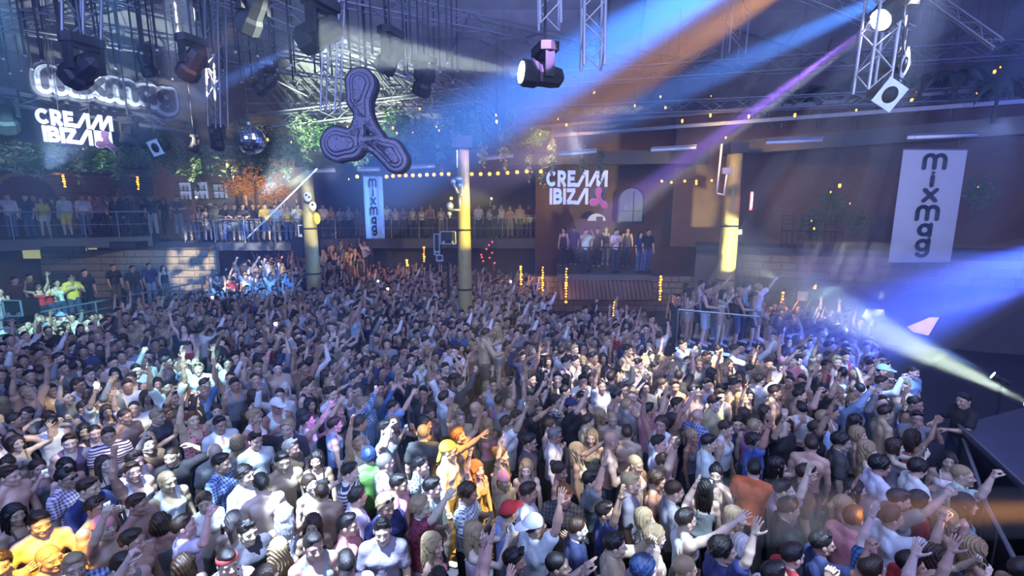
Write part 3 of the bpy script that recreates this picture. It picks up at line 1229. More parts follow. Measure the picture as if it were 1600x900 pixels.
xs = [-24 + 3.0 * i for i in range(18)]
for i in range(len(xs) - 1):
    mb = MB()
    a, b = roof_pts(xs[i]), roof_pts(xs[i + 1])
    for k in range(len(a) - 1):
        d = 0.0
        V = [Vector(a[k]), Vector(b[k]), Vector(b[k + 1]), Vector(a[k + 1])]
        V = [v + Vector((0, 0, d)) for v in V]
        mid = sum(V, Vector()) / 4 + Vector((0, 0, -.22))
        V2 = [v + Vector((0, 0, .08)) for v in V] + [mid]
        mb.add(V + [mid], [(1, 0, 4), (2, 1, 4), (3, 2, 4), (0, 3, 4)])
        mb.add(V2, [(0, 1, 4), (1, 2, 4), (2, 3, 4), (3, 0, 4)])
    mb.build('roof_panel', M_CEIL, ceil_root)


def oriented_wall(name, A, B, z0, z1, m, th=.3, parent=None):
    A, B = Vector((*A, 0)), Vector((*B, 0))
    d = (B - A).normalized()
    n = Vector((-d.y, d.x, 0))
    mb = MB()
    P = [A, B, B + n * th, A + n * th]
    V = [p + Vector((0, 0, z0)) for p in P] + [p + Vector((0, 0, z1)) for p in P]
    mb.add(V, [(0, 3, 2, 1), (4, 5, 6, 7), (0, 1, 5, 4), (1, 2, 6, 5), (2, 3, 7, 6), (3, 0, 4, 7)])
    return mb.build(name, m, parent)


def stones(parent, A, B, z0, z1, hrow, m, lmin=.35, lmax=.8, front=-1, seed=1, name='stone', cap=300, skip=None, th=.05):
    """single stones laid in courses on the face A-B; shared box mesh, one object each"""
    rr = random.Random(seed)
    A, B = Vector((*A, 0)), Vector((*B, 0))
    d = (B - A)
    L = d.length
    d.normalize()
    n = Vector((-d.y, d.x, 0)) * front
    key = 'unit_stone_%s' % m.name
    if key not in MESHES:
        V = []
        for x in (-.5, .5):
            for y in (-.5, .5):
                for z in (-.5, .5):
                    V.append((x, y, z))
        for x in (-.42, .42):
            for z in (-.38, .38):
                V.append((x, .75, z))
        F = [(0, 1, 5, 4), (0, 4, 6, 2), (1, 3, 7, 5), (0, 2, 3, 1), (4, 5, 7, 6), (8, 10, 11, 9), (2, 6, 10, 8), (6, 7, 11, 10), (7, 3, 9, 11), (3, 2, 8, 9)]
        MESHES[key] = link_mesh('stone', V, F, m, False).data
    cnt = 0
    z = z0
    rot = Matrix((d, n, Vector((0, 0, 1)))).transposed()
    while z < z1 - hrow * .5:
        x = -rr.uniform(0, lmin)
        while x < L - .05:
            l = rr.uniform(lmin, lmax)
            a, b = max(x, 0), min(x + l, L)
            x += l
            if b - a < .08 or cnt >= cap:
                continue
            c = A + d * ((a + b) / 2) + Vector((0, 0, z + hrow / 2)) + n * (th * .4)
            if skip and skip(c):
                continue
            o = bpy.data.objects.new(name, MESHES[key])
            M = Matrix.Translation(c) @ (rot @ Matrix.Diagonal((b - a - .025, th * rr.uniform(.8, 1.3), hrow - .025))).to_4x4()
            COL.objects.link(o)
            o.parent = parent
            o.matrix_local = M
            cnt += 1
        z += hrow


# ---- left side: lower terrace, its wall, the balcony above
wl = MB().box((-20.8, -3, 0), (-20.5, 28, 9.6)).build('wall_left', M_MORTAR)
tag(wl, kind='structure')
stones(wl, (-20.5, 17.5), (-20.5, 27.9), 3.9, 6.6, .34, M_STONE, .45, .95, -1, 3, cap=150)
wr_ = MB().box((26, -3, 0), (26.3, 28, 12)).build('wall_right', M_PLASTER2)
tag(wr_, kind='structure')

tr = empty('trim_1')
tag(tr, kind='structure')
MB().box((-20.5, 9, 0), (-14.55, 14.0, 1.0)).build('terrace_deck', M_SLAB, tr)
TA, TB = (-14.6, 11.0), (-12.9, 19.6)
oriented_wall('terrace_wall', TA, TB, 0, 1.35, M_MORTAR, .35, tr)
stones(tr, TA, TB, .25, 1.35, .22, M_STONE, .3, .75, -1, 5, cap=170)
mb = MB()
mb.prism([(-20.4, 8), (-14.9, 8), (-14.45, 11), (-12.75, 19.6), (-12.75, 27.9), (-20.4, 27.9)], .0, 1.0)
mb.build('terrace_floor', M_SLAB, tr)
# raised tiers behind, where the far left crowd stands
for k, (y0, z) in enumerate(((19.4, .35), (21.0, .75), (22.6, 1.15), (24.2, 1.5))):
    t_ = MB().box((-12.7, y0, 0), (-7.4, 27.9, z)).build('trim_%d' % (k + 2), M_SLAB)
    tag(t_, kind='structure')


def balcony(idx, pts, z, th, m_edge=M_SLAB, depth=4.5, name=None):
    """slab along a polyline front edge; pts ordered left to right seen from the floor"""
    r = empty(name or 'trim_%d' % idx)
    tag(r, kind='structure')
    P = [Vector((*p, 0)) for p in pts]
    for a, b in zip(P[:-1], P[1:]):
        d = (b - a).normalized()
        n = Vector((-d.y, d.x, 0))
        V = [a, b, b + n * depth, a + n * depth]
        V = [v + Vector((0, 0, z - th)) for v in V] + [v + Vector((0, 0, z)) for v in V]
        MB().add(V, [(0, 3, 2, 1), (4, 5, 6, 7), (0, 1, 5, 4), (1, 2, 6, 5), (2, 3, 7, 6), (3, 0, 4, 7)]).build('slab', m_edge, r)
    return r


B1a, B1b = at_z(-60, 383, SLABZ), at_z(238, 374.5, SLABZ)
balcony(11, [(B1a.x, B1a.y), (B1b.x, B1b.y)], SLABZ + .15, .42, depth=6)
B2a, B2b = at_y(236, 380, 21.5), at_y(481, 378, 21.5)
B2Z = 3.35
balcony(12, [(B2a.x, 21.5), (B2b.x, 21.3)], B2Z, .34, depth=5)
B3a, B3b = at_y(481, 378, 24.5), at_y(872, 378, 24.5)
balcony(13, [(B3a.x, 24.5), (B3b.x, 24.5)], B2Z, .5, depth=3.4)
B4a, B4b = at_y(872, 431, 18.3), at_y(1018, 440, 18.1)
B4Z = 2.35
balcony(14, [(B4a.x, 18.3), (B4b.x, 18.1)], B4Z, .22, depth=6.0)
# back centre wall with the sign, and the room under the balconies
wc = oriented_wall('wall_back_center', (B3b.x - 1.2, 24.3), (11.2, 24.0), 0, 8.6, M_PLASTER, .3)
wc.name = 'wall_2'
tag(wc, kind='structure')
wu = oriented_wall('wall_3', (at_y(830, 400, 19.6).x, 19.6), (at_y(1130, 400, 19.6).x, 19.5), 0, 2.15, M_MORTAR, .3)
tag(wu, kind='structure')
stones(wu, (at_y(830, 400, 19.6).x, 19.6), (at_y(1130, 400, 19.6).x, 19.5), .6, 2.1, .25, M_STONE, .3, .7, -1, 9, cap=140)
# right-hand wall: lower storey, ledge, set-back upper storey
RA, RB = Vector((7.4, 19.0, 0)), Vector((24.5, 12.8, 0))
rd = (RB - RA).normalized()
rn = Vector((-rd.y, rd.x, 0))
wr1 = oriented_wall('wall_4', (RA.x, RA.y), (RB.x, RB.y), 0, 3.2, M_PLASTER2, .4)
tag(wr1, kind='structure')
stones(wr1, (RA.x + rd.x * 1.2, RA.y + rd.y * 1.2), (RA.x + rd.x * 11, RA.y + rd.y * 11), 2.25, 3.15, .3, M_STONE, .45, 1.0, -1, 12, cap=110)
U0, U1 = RA + rn * 2.2, RB + rn * 2.2
wr2 = oriented_wall('wall_5', (U0.x - 1, U0.y + .36), (U1.x, U1.y), 3.2, 8.8, M_PLASTER, .3)
tag(wr2, kind='structure')
t = oriented_wall('trim_15', ((RA - rn * .18).x, (RA - rn * .18).y), ((RB - rn * .18).x, (RB - rn * .18).y), 3.2, 3.42, M_DARK, 2.6)
tag(t, kind='structure')
# cornice and eaves beam on the right, upper ledge on the left
E0, E1 = at_z(1128, 236, 7.1), at_z(1660, 196, 7.1)
t = oriented_wall('trim_16', (E0.x, E0.y), (E1.x, E1.y), 6.95, 7.45, M_DARK, .5)
tag(t, kind='structure')
for zz, k in ((7.75, 0), (8.25, 1)):
    t = oriented_wall('trim_%d' % (17 + k), (E0.x - 9, E0.y + 2.2 + k * .6), (E1.x, E1.y + k * .6), zz, zz + .12, M_ALU_D, .15)
    tag(t, kind='structure')
t = oriented_wall('trim_19', (at_y(470, 262, 22.5).x, 22.5), (E0.x, 20.4), 6.75, 7.3, M_DARK, .5)
tag(t, kind='structure')
L0, L1 = at_z(-40, 258.5, 6.35), at_z(236, 267, 6.35)
t = oriented_wall('trim_20', (L0.x, L0.y), (L1.x, L1.y), 6.2, 6.38, M_SLAB, 1.6)
tag(t, kind='structure')
t = oriented_wall('trim_21', (at_y(232, 270, 23).x, 23.2), (at_y(482, 270, 23).x, 23.2), 3.4, 7.2, M_STONE, .3)
tag(t, kind='structure')

# arched dark doorway at the far left balcony and arched window in the middle
def arch_poly(w, h, n=10):
    P = [(-w / 2, 0), (w / 2, 0)]
    for i in range(n + 1):
        a = math.pi * i / n
        P.append((w / 2 * math.cos(a), h - w / 2 + w / 2 * math.sin(a)))
    return P


def frame_of(o, d):
    d = Vector((d[0], d[1], 0)).normalized()
    return Matrix.Translation(Vector(o)) @ Matrix((d, Vector((0, 0, 1)), Vector((d.y, -d.x, 0)))).transposed().to_4x4()


dr = empty('door_1')
tag(dr, kind='structure')
Mx = Matrix.Translation((-20.35, 20.2, 3.7)) @ Matrix(((0, 0, 1), (1, 0, 0), (0, 1, 0))).to_4x4()
MB().prism(arch_poly(3.0, 2.5), -.05, .03, Mx).build('opening', mat('dark_red_curtain', (.07, .015, .015), .8, nscale=6), dr)
mb = MB()
pp = arch_poly(3.3, 2.65)[2:]
for a, b in zip(pp[:-1], pp[1:]):
    mb.bar(Mx @ Vector((*a, .03)), Mx @ Vector((*b, .03)), .18)
mb.build('arch_surround', M_STONE, dr)
wn = empty('window_1')
tag(wn, kind='structure')
wp = at_y(984, 347, 23.9)
Mw = frame_of((wp.x, 23.85, wp.z), (1, 0))
MB().prism(arch_poly(1.15, 1.65, 12), 0, .05, Mw).build('pane', mat('window_pane', (.10, .13, .17), .15, emit=(.35, .45, .6), estr=.25), wn)
pp = arch_poly(1.25, 1.7, 12)
mb = MB()
for a, b in zip(pp, pp[1:] + pp[:1]):
    mb.bar(Mw @ Vector((*a, .08)), Mw @ Vector((*b, .08)), .08)
mb.build('window_frame', M_DARK, wn)
mb = MB().bar(Mw @ Vector((.12, 0, .08)), Mw @ Vector((.12, 1.5, .08)), .05).bar(Mw @ Vector((-.5, .55, .08)), Mw @ Vector((.5, .55, .08)), .03)
mb.build('mullion', M_DARK, wn)
MB().box((-.35, .58, .06), (-.18, .85, .10), Mw).build('notice', M_WHITE, wn)

# ------------------------------------------------------------------ generic props
UNIT = {}


def unit_cyl(m):
    if m.name not in UNIT:
        UNIT[m.name] = link_mesh('bar', *(lambda b: (b.v, b.f))(MB().tube((0, 0, 0), (0, 0, 1), 1, n=8)), m, False, True).data
    return UNIT[m.name]


def bar_part(parent, name, a, b, r, m):
    a, b = Vector(a), Vector(b)
    d = b - a
    o = bpy.data.objects.new(name, unit_cyl(m))
    COL.objects.link(o)
    o.parent = parent
    o.matrix_local = Matrix.Translation(a) @ d.to_track_quat('Z', 'Y').to_matrix().to_4x4() @ Matrix.Diagonal((r, r, d.length, 1))
    return o


def truss(a, b, w, label, group=None, m=None, r=.025, bay=None, roll=0.0, cat='truss', name='lighting_truss'):
    m = m or M_ALU
    a, b = Vector(a), Vector(b)
    d = b - a
    L = d.length
    root = empty(name, a)
    root.rotation_euler = (d.to_track_quat('Z', 'Y') @ Euler((0, 0, roll)).to_quaternion()).to_euler()
    tag(root, label, cat, group)
    h = w / 2
    cs = [(-h, -h), (h, -h), (h, h), (-h, h)]
    for x, y in cs:
        bar_part(root, 'chord', (x, y, 0), (x, y, L), r, m)
    bay = bay or w
    n = max(1, int(round(L / bay)))
    for k in range(4):
        p, q = cs[k], cs[(k + 1) % 4]
        for i in range(n):
            z0, z1 = L * i / n, L * (i + 1) / n
            if i % 2 == k % 2:
                z0, z1 = z1, z0
            bar_part(root, 'brace', (*p, z0), (*q, z1), r * .45, m)
    return root


# vertical truss drops near the lens
truss(at_y(858, -60, 8.5), at_y(859, 42, 8.5), .34, 'short upright silver truss hanging above the fixture with the white lens', 'upright truss drops', bay=.3)
truss(at_y(928, -60, 8.5), at_y(926, 106, 8.5), .34, 'upright silver truss hanging right of the white-lensed fixture, ending in a black base', 'upright truss drops', bay=.33)
truss(at_y(1384, -20, 8.6), at_y(1361, 144, 8.6), .36, 'tapering-looking silver truss drop beside the two square-framed spotlights', 'upright truss drops', bay=.34)
truss(at_y(128, -40, 9.0), at_y(128, 76, 9.0), .36, 'upright grey truss drop in front of the big rounded sign', 'upright truss drops', m=M_ALU_D, bay=.36)
truss(at_y(335, -18, 12), at_y(341, 200, 12), .30, 'upright grey truss drop left of the mirror ball', 'upright truss drops', m=M_ALU_D, bay=.34)
truss(at_y(523, -18, 12), at_y(516, 176, 12), .34, 'upright pale truss drop left of the hanging three-lobed emblem', 'upright truss drops', bay=.34)
truss(at_y(1157, -30, 13), at_y(1146, 88, 13), .42, 'upright grey truss right of the bright blue beam', 'upright truss drops', m=M_ALU_D, bay=.5)

# horizontal roof trusses
rt = [((-60, 20, 12), (560, 118, 16), .45, 'long grey roof truss crossing the upper left above the rounded sign'),
      ((90, -30, 12), (640, 110, 16), .40, 'grey roof truss running down to the right behind the hanging tubes'),
      ((330, -20, 11), (760, 160, 17), .42, 'grey roof truss running from the top edge to the hanging greenery'),
      ((520, -10, 12), (1010, 95, 19), .38, 'thin roof truss crossing behind the white beam'),
      ((800, 128, 17), (1700, 70, 14), .40, 'long roof truss above the right-hand eaves, upper one'),
      ((820, 178, 18), (1700, 140, 14), .36, 'long roof truss above the right-hand eaves, lower one'),
      ((1240, -20, 13), (1420, 55, 12), .30, 'short slanting roof truss at the top edge beside the lit downward fixture'),
      ((1420, -30, 12), (1560, 70, 11), .18, 'slanting roof brace right of the lit downward fixture'),
      ((-20, 148, 13), (300, 200, 17), .32, 'long lighting bar under the big rounded sign'),
      ((1120, 75, 16), (1010, 120, 17), .2, 'short roof brace crossing behind the blue beam'),
      ((0, 40, 14), (330, -30, 12), .28, 'grey roof truss rising to the right in the top left corner'),
      ((420, 190, 18), (740, 150, 18.5), .5, 'pale lit roof truss just above the hanging greenery')]
for (a, b, w, lb) in rt:
    truss(at_y(*a), at_y(*b), w, lb, 'roof trusses', m=M_ALU_D if 'pale' not in lb else M_ALU, r=.028, bay=w * 1.6)

# dense lit space frame behind the emblem: slanting rafters
sf = empty('roof_space_frame', at_y(480, 150, 19))
tag(sf, 'dense web of pale slanting rafters lit behind the three-lobed emblem', 'roof frame')
rr = random.Random(4)
o0 = sf.location.copy()
mr = M_ALU
for k in range(34):
    x = 380 + k * 11.5
    y0 = 118 + rr.uniform(-6, 10) + max(0, (k - 22)) * 1.0
    a = at_y(x, y0, 18.0 + rr.uniform(-.3, .6))
    b = at_y(x + 52 + rr.uniform(-10, 10), y0 + 58 + rr.uniform(-8, 8), 20.4)
    bar_part(sf, 'rafter', a - o0, b - o0, .038, mr)
for k in range(46):
    x = 385 + rr.uniform(0, 390)
    y0 = 120 + rr.uniform(0, 45)
    a = at_y(x, y0, 18.6 + rr.uniform(-.5, 1))
    b = at_y(x + rr.uniform(-14, 30), y0 + rr.uniform(14, 26), 19.6)
    bar_part(sf, 'web_bar', a - o0, b - o0, .022, mr)
for y0, y1 in ((128, 178), (150, 192), (168, 196), (182, 199)):
    bar_part(sf, 'chord', at_y(385, y0 + 12, 19.4) - o0, at_y(770, y0 + (y1 - y0) * .2, 20) - o0, .04, mr)

# fine purlins and cables across the roof
def WHERE(x, y):
    h = ['the left edge', 'the far left', 'the left', 'the centre left', 'the centre', 'the centre right', 'the right', 'the far right', 'the right edge'][min(8, int(x / 178))]
    return h + (' top' if y < 50 else ' roof' if y < 100 else ' lower roof')


rr = random.Random(11)
for k, (x0, y0, x1, y1) in enumerate([(0, 35, 260, 118), (210, 0, 900, 150), (560, 60, 830, 60), (640, 0, 800, 90), (700, 90, 960, 20), (880, 55, 1130, 105), (1000, 0, 1320, 100), (1180, 95, 1600, 60),
                                      (1460, 0, 1600, 88), (1250, 40, 1180, 130), (1320, 0, 1290, 90), (960, 130, 1600, 90), (1200, 108, 1600, 120), (740, 10, 690, 110), (0, 70, 120, 0), (300, 60, 480, 150),
                                      (1490, 60, 1600, 10), (1380, 90, 1600, 60)]):
    b_ = MB().tube(at_y(x0, y0, 16), at_y(x1, y1, 18), .03, n=6).build('roof_tie_rod', M_ALU_D, loc=tuple(at_y(x0, y0, 16)))
    tag(b_, 'thin grey roof tie rod from %s to %s' % (WHERE(x0, y0), WHERE(x1, y1)), 'rod', 'thin roof rods')

# black tubes hanging in rows from the roof
ORD1 = ['first', 'second', 'third', 'fourth', 'fifth', 'sixth', 'seventh', 'eighth', 'ninth', 'tenth', 'eleventh', 'twelfth', 'thirteenth', 'fourteenth', 'fifteenth', 'sixteenth', 'seventeenth', 'eighteenth', 'nineteenth', 'twentieth']


def ORDN(i):
    return ORD1[i] if i < 20 else ('twenty-' if i < 39 else 'forty-') + ORD1[i - 20] if i < 29 else 'last but %s' % i


rr = random.Random(21)
tube_mesh = None
pts = []
for row, (Y, yb, n) in enumerate(((10.5, 84, 24), (12.5, 112, 26), (14.5, 108, 20))):
    for i in range(n):
        px = 8 + row * 11 + i * (720 / n) + rr.uniform(-5, 5)
        pts.append((px, yb + rr.uniform(-10, 14) + (px / 720) * 6, Y))
hgt = bpy.data.meshes.new('hanging_tube')
for i, (px, py, Y) in enumerate(pts):
    p = at_y(px, py, Y)
    top = 12.3 if Y < 9 else 12.4 - (Y - 9) * .2
    L = 2.0
    if tube_mesh is None:
        ob = MB().tube((0, 0, 0), (0, 0, L), .022, n=6).build('hanging_tube', M_BLACK)
        MB().tube((0, 0, L), (0, 0, 4.2), .004, n=3).build('cable', M_DARK, ob)
        MB().sphere((0, 0, -.02), .032, 8, 6).build('end_ball', M_ALU, ob)
        tube_mesh = ob
    else:
        ob = dup(tube_mesh)
    ob.location = p
    row_ = 0 if i < 24 else 1 if i < 50 else 2
    tag(ob, '%s from the left of the thin black tubes hanging in the %s row' % (ORDN(i - (0, 24, 50)[row_]), ('nearest', 'middle', 'farthest')[row_]), 'tube', 'black tubes hanging in rows under the roof')


# ---- moving-head lights
def lamp_template():
    r = empty('moving_head_light')
    MB().prism([(-.22, -.14), (.22, -.14), (.26, 0), (.22, .14), (-.22, .14), (-.26, 0)], -.12, .0).build('base', M_BLACK, r)
    y = MB()
    for s in (-1, 1):
        y.box((s * .20 - .03, -.07, -.48), (s * .20 + .03, .07, -.10))
    y.box((-.2, -.06, -.17), (.2, .06, -.11))
    y.build('yoke', M_BLACK, r)
    h = empty('head')
    h.parent = r
    h.location = (0, 0, -.42)
    MB().lathe([(.05, -.30), (.14, -.24), (.165, -.10), (.165, .10), (.20, .16), (.20, .34), (.17, .36)], 8).build('barrel', M_BLACK, h)
    MB().lathe([(.150, .352), (.150, .372)], 16).build('lens', mat('dark_glass_lens', (.02, .02, .03), .08), h)
    return r


LT = None
LENS_ON = {}


def moving_head(px, py, Y, aim, label, lit=None, size=1.0, estr=20, group='moving-head lights on the rig', hang=True):
    """head centre at the pixel; aim: world point"""
    global LT
    if LT is None:
        LT = lamp_template()
        r = LT
    else:
        r = dup(LT)
        for k_ in list(r.children):
            if k_.name.startswith('drop_pipe'):
                bpy.data.objects.remove(k_)
    c = at_y(px, py, Y)
    r.location = c + Vector((0, 0, .42 * size))
    r.scale = (size,) * 3
    if hang:
        bar_part(r, 'drop_pipe', (0, 0, 0), (0, 0, (12.35 - max(0, c.y - 9) * .21 - r.location.z) / size), .022, M_DARK)
    v = Vector(aim) - c
    yaw = math.atan2(v.y, v.x) - math.pi / 2
    r.rotation_euler = (0, 0, yaw)
    tilt = math.atan2(v.z, math.hypot(v.x, v.y))
    h = [k for k in r.children if k.name.startswith('head')][0]
    h.rotation_euler = (tilt - math.pi / 2, 0, 0)
    if lit:
        ln = [k for k in h.children if k.name.startswith('lens')][0]
        ln.data = ln.data.copy()
        key = 'lit_lens_%d' % len(LENS_ON)
        mm = mat(key, lit, .3, emit=lit, estr=estr)
        LENS_ON[key] = 1
        ln.data.materials[0] = mm
    tag(r, label, 'stage light', group)
    return r, c


def aimdir(c, dx, dy, dz):
    return Vector(c) + Vector((dx, dy, dz))


heads = [
    (134, 106, 8.4, (-.9, .3, -.35), 1.15, 'big black moving light hanging over the first letters of the rounded sign'),
    (303, 96, 8.8, (-.5, .2, -.5), .95, 'black moving light hanging right of the rounded sign'),
    (396, 14, 7.4, (-.5, .3, -.6), .95, 'black moving light cut by the top edge, in the upper left'),
    (417, 130, 10.5, (-.9, .2, -.5), .8, 'small black moving light left of the three-lobed emblem'),
    (612, 84, 10.2, (-.5, .2, -.7), 1.1, 'black moving light above and right of the three-lobed emblem'),
    (664, 122, 10.6, (-.4, .4, -.9), 1.0, 'black moving light just under the white beam'),
    (340, 216, 12.5, (.1, -.3, -1), .8, 'small dark moving light beside the mirror ball'),
    (304, 226, 13, (-.3, -.2, -1), .6, 'smallest dark moving light, left of the one beside the mirror ball'),
    (203, 208, 12.5, (0, -.4, -1), .9, 'dark moving light right of the left white letter sign'),
    (4, 176, 9, (-.5, .5, -1), 1.0, 'dark moving light cut by the left edge of the picture'),
    (228, 98, 12, (.2, .2, -1), .9, 'dark moving light behind the big rounded sign letters'),
]
for (px, py, Y, a, s, lb) in heads:
    c = at_y(px, py, Y)
    moving_head(px, py, Y, aimdir(c, *a), lb, size=s)
MB()
o = MB().prism([(-.42, -.2), (.42, -.2), (.38, .25), (-.38, .25)], -.55, .55).build('loudspeaker', M_BLACK)
o.location = at_y(968, 45, 14.0)
o.scale = (1.35, 1.35, 1.35)
o.rotation_euler = (.25, 0, .2)
bar_part(o, 'drop_pipe', (0, 0, .5), (0, 0, 1.4), .02, M_DARK)
MB().prism([(-.34, -.215), (.34, -.215), (.34, -.20), (-.34, -.20)], -.48, .48).build('grille', M_DARK, o)
tag(o, 'big black loudspeaker box hanging in the blue beam beside the truss drop', 'loudspeaker')

# par cans with white square frames
def par_can(px, py, Y, s, roll, yaw, pitch, label):
    r = empty('par_can', at_y(px, py, Y))
    r.rotation_euler = Euler((pitch, roll, yaw))
    r.scale = (s,) * 3
    MB().lathe([(.10, -.42), (.145, -.38), (.15, -.02), (.155, 0)], 14, Matrix.Rotation(math.pi / 2, 4, 'X')).build('can', M_BLACK, r, True)
    f = MB()
    h = .21
    for k in range(4):
        a0 = math.pi / 2 * k
        n = 6
        ring = []
        cr = [(h, -h), (h, h), (-h, h), (-h, -h)]
        p, q = cr[k], cr[(k + 1) % 4]
        base = math.atan2(p[1], p[0])
        inner = [(.135 * math.cos(base + math.pi / 2 * i / n), .135 * math.sin(base + math.pi / 2 * i / n)) for i in range(n + 1)]
        poly3 = [p, q] + inner[::-1]
        V = [Vector((x, -.01, z)) for x, z in poly3] + [Vector((x, .01, z)) for x, z in poly3]
        m_ = len(poly3)
        for i in range(n):
            ia, ib = 2 + i, 3 + i
            f.add([V[0] if i >= n / 2 else V[1], V[ia], V[ib]], [(0, 1, 2)])
            f.add([V[m_ + (0 if i >= n / 2 else 1)], V[m_ + ia], V[m_ + ib]], [(0, 2, 1)])
        f.add([V[0], V[1], V[2 + n // 2]], [(0, 1, 2)])
    f.build('gel_frame', mat('white_frame', (.7, .85, .9), .5, nscale=5), r)
    MB().path([(-.17, .12, 0), (-.17, .12, .3), (.17, .12, .3), (.17, .12, 0)], .012).build('bracket', M_DARK, r)
    Mi = r.rotation_euler.to_matrix().inverted()
    bar_part(r, 'drop_pipe', Vector((0, .12, .3)), Vector((0, .12, .3)) + Mi @ Vector((0, 0, (12.0 - Y * .13 - r.location.z) / s)), .016, M_DARK)
    tag(r, label, 'spotlight', 'spotlights in white square frames')


par_can(1390, 148, 8.4, 1.0, .45, .15, .35, 'lower spotlight in a white square frame, beside the truss drop')
par_can(1413, 101, 8.6, .95, .55, .75, .2, 'upper spotlight in a white square frame, tilted more steeply')
par_can(243, 231, 12.5, .9, -.2, -.3, .3, 'small framed spotlight in the dark greenery below the left signs')

# fluorescent-like strips hung level
for (x0, y0, x1, y1, Y, lb) in [(480, 268, 524, 267, 18, 'white tube lamp left of the narrow banner, behind the pole'), (560, 266, 594, 265, 17, 'white tube lamp directly over the narrow banner'),
                                (640, 262, 680, 260, 18, 'white tube lamp right of the three-lobed emblem'), (752, 249, 802, 244, 17, 'white tube lamp just right of the middle column top'),
                                (873, 242, 932, 237, 16, 'white tube lamp above the middle white letter sign'), (1017, 235, 1087, 231, 16, 'white tube lamp left of the right-hand column'),
                                (1197, 223, 1284, 219, 15, 'white tube lamp just right of the right-hand column'), (1418, 215, 1526, 211, 14.2, 'white tube lamp over the wide banner')]:
    a, b = at_y(x0, y0, Y), at_y(x1, y1, Y)
    r = empty('tube_lamp', a)
    tag(r, lb, 'lamp', 'white tube lamps under the eaves')
    MB().tube((0, 0, 0), b - a, .055, n=8).build('tube', M_WHITE, r, True)
    MB().bar(Vector((0, 0, .075)), b - a + Vector((0, 0, .075)), .14, .04).build('reflector', M_ALU_D, r)
    m_ = (b - a) / 2
    MB().tube(m_ + Vector((0, 0, .08)), m_ + Vector((0, 0, 11.0 - a.z)), .006, n=4).build('cable', M_DARK, r)

# ---- columns
def column(px, ytop, pxb, yb, Y, r0, label):
    a = at_y(pxb, yb, Y)
    a = Vector((a.x, Y, 0))
    b = at_y(px, ytop, Y)
    col = empty('timber_column', a)
    tag(col, label, 'column')
    n = 14
    prof = []
    H = b.z
    for i in range(13):
        t_ = i / 12
        prof.append((r0 * (1.18 - .30 * t_) * (1 + .02 * math.sin(i * 2.3)), H * t_))
    MB().lathe(prof, 20).build('trunk', M_WOODCOL, col, True)
    for z in (H * .33, H * .62):
        rr_ = r0 * (1.2 - .3 * z / H)
        MB().lathe([(rr_ + .012, z - .03), (rr_ + .02, z), (rr_ + .012, z + .03)], 20).build('band', M_DARK, col, True)
    MB().box((-.32, -.32, H), (.32, .32, H + .35)).build('capital', M_DARK, col)
    return col, a, b


COL_C, cca, ccb = column(727, 232, 727, 455, 15.6, .21, 'yellow-lit timber column in the middle, carrying the silver jointed sculpture')
COL_L, cla, clb = column(484, 262, 490, 432, 20.0, .27, 'dull yellow timber column left of the narrow banner')
COL_R, cra, crb = column(1134, 240, 1134, 433, 17.6, .30, 'brightly lit timber column behind the railed podium')

# ---- glyphs
def seg_poly(mb, pts, w, z0, z1, M, rnd=True, closed=False):
    pts = [Vector((p[0], p[1], 0)) for p in pts]
    pairs = list(zip(pts[:-1], pts[1:]))
    if closed:
        pairs.append((pts[-1], pts[0]))
    for a, b in pairs:
        d = (b - a)
        if d.length < 1e-6:
            continue
        d.normalize()
        n = Vector((-d.y, d.x, 0)) * w / 2
        mb.prism([((a - n).x, (a - n).y), ((b - n).x, (b - n).y), ((b + n).x, (b + n).y), ((a + n).x, (a + n).y)], z0, z1, M)
    if rnd:
        js = pts
    else:
        js = pts[1:-1]
    for p in js:
        mb.prism([(p.x + w / 2 * math.cos(2 * math.pi * k / 14), p.y + w / 2 * math.sin(2 * math.pi * k / 14)) for k in range(14)], z0, z1, M)


def arc(cx, cy, r, a0, a1, n=10, ry=None):
    ry = ry or r
    return [(cx + r * math.cos(R(a0 + (a1 - a0) * i / n)), cy + ry * math.sin(R(a0 + (a1 - a0) * i / n))) for i in range(n + 1)]


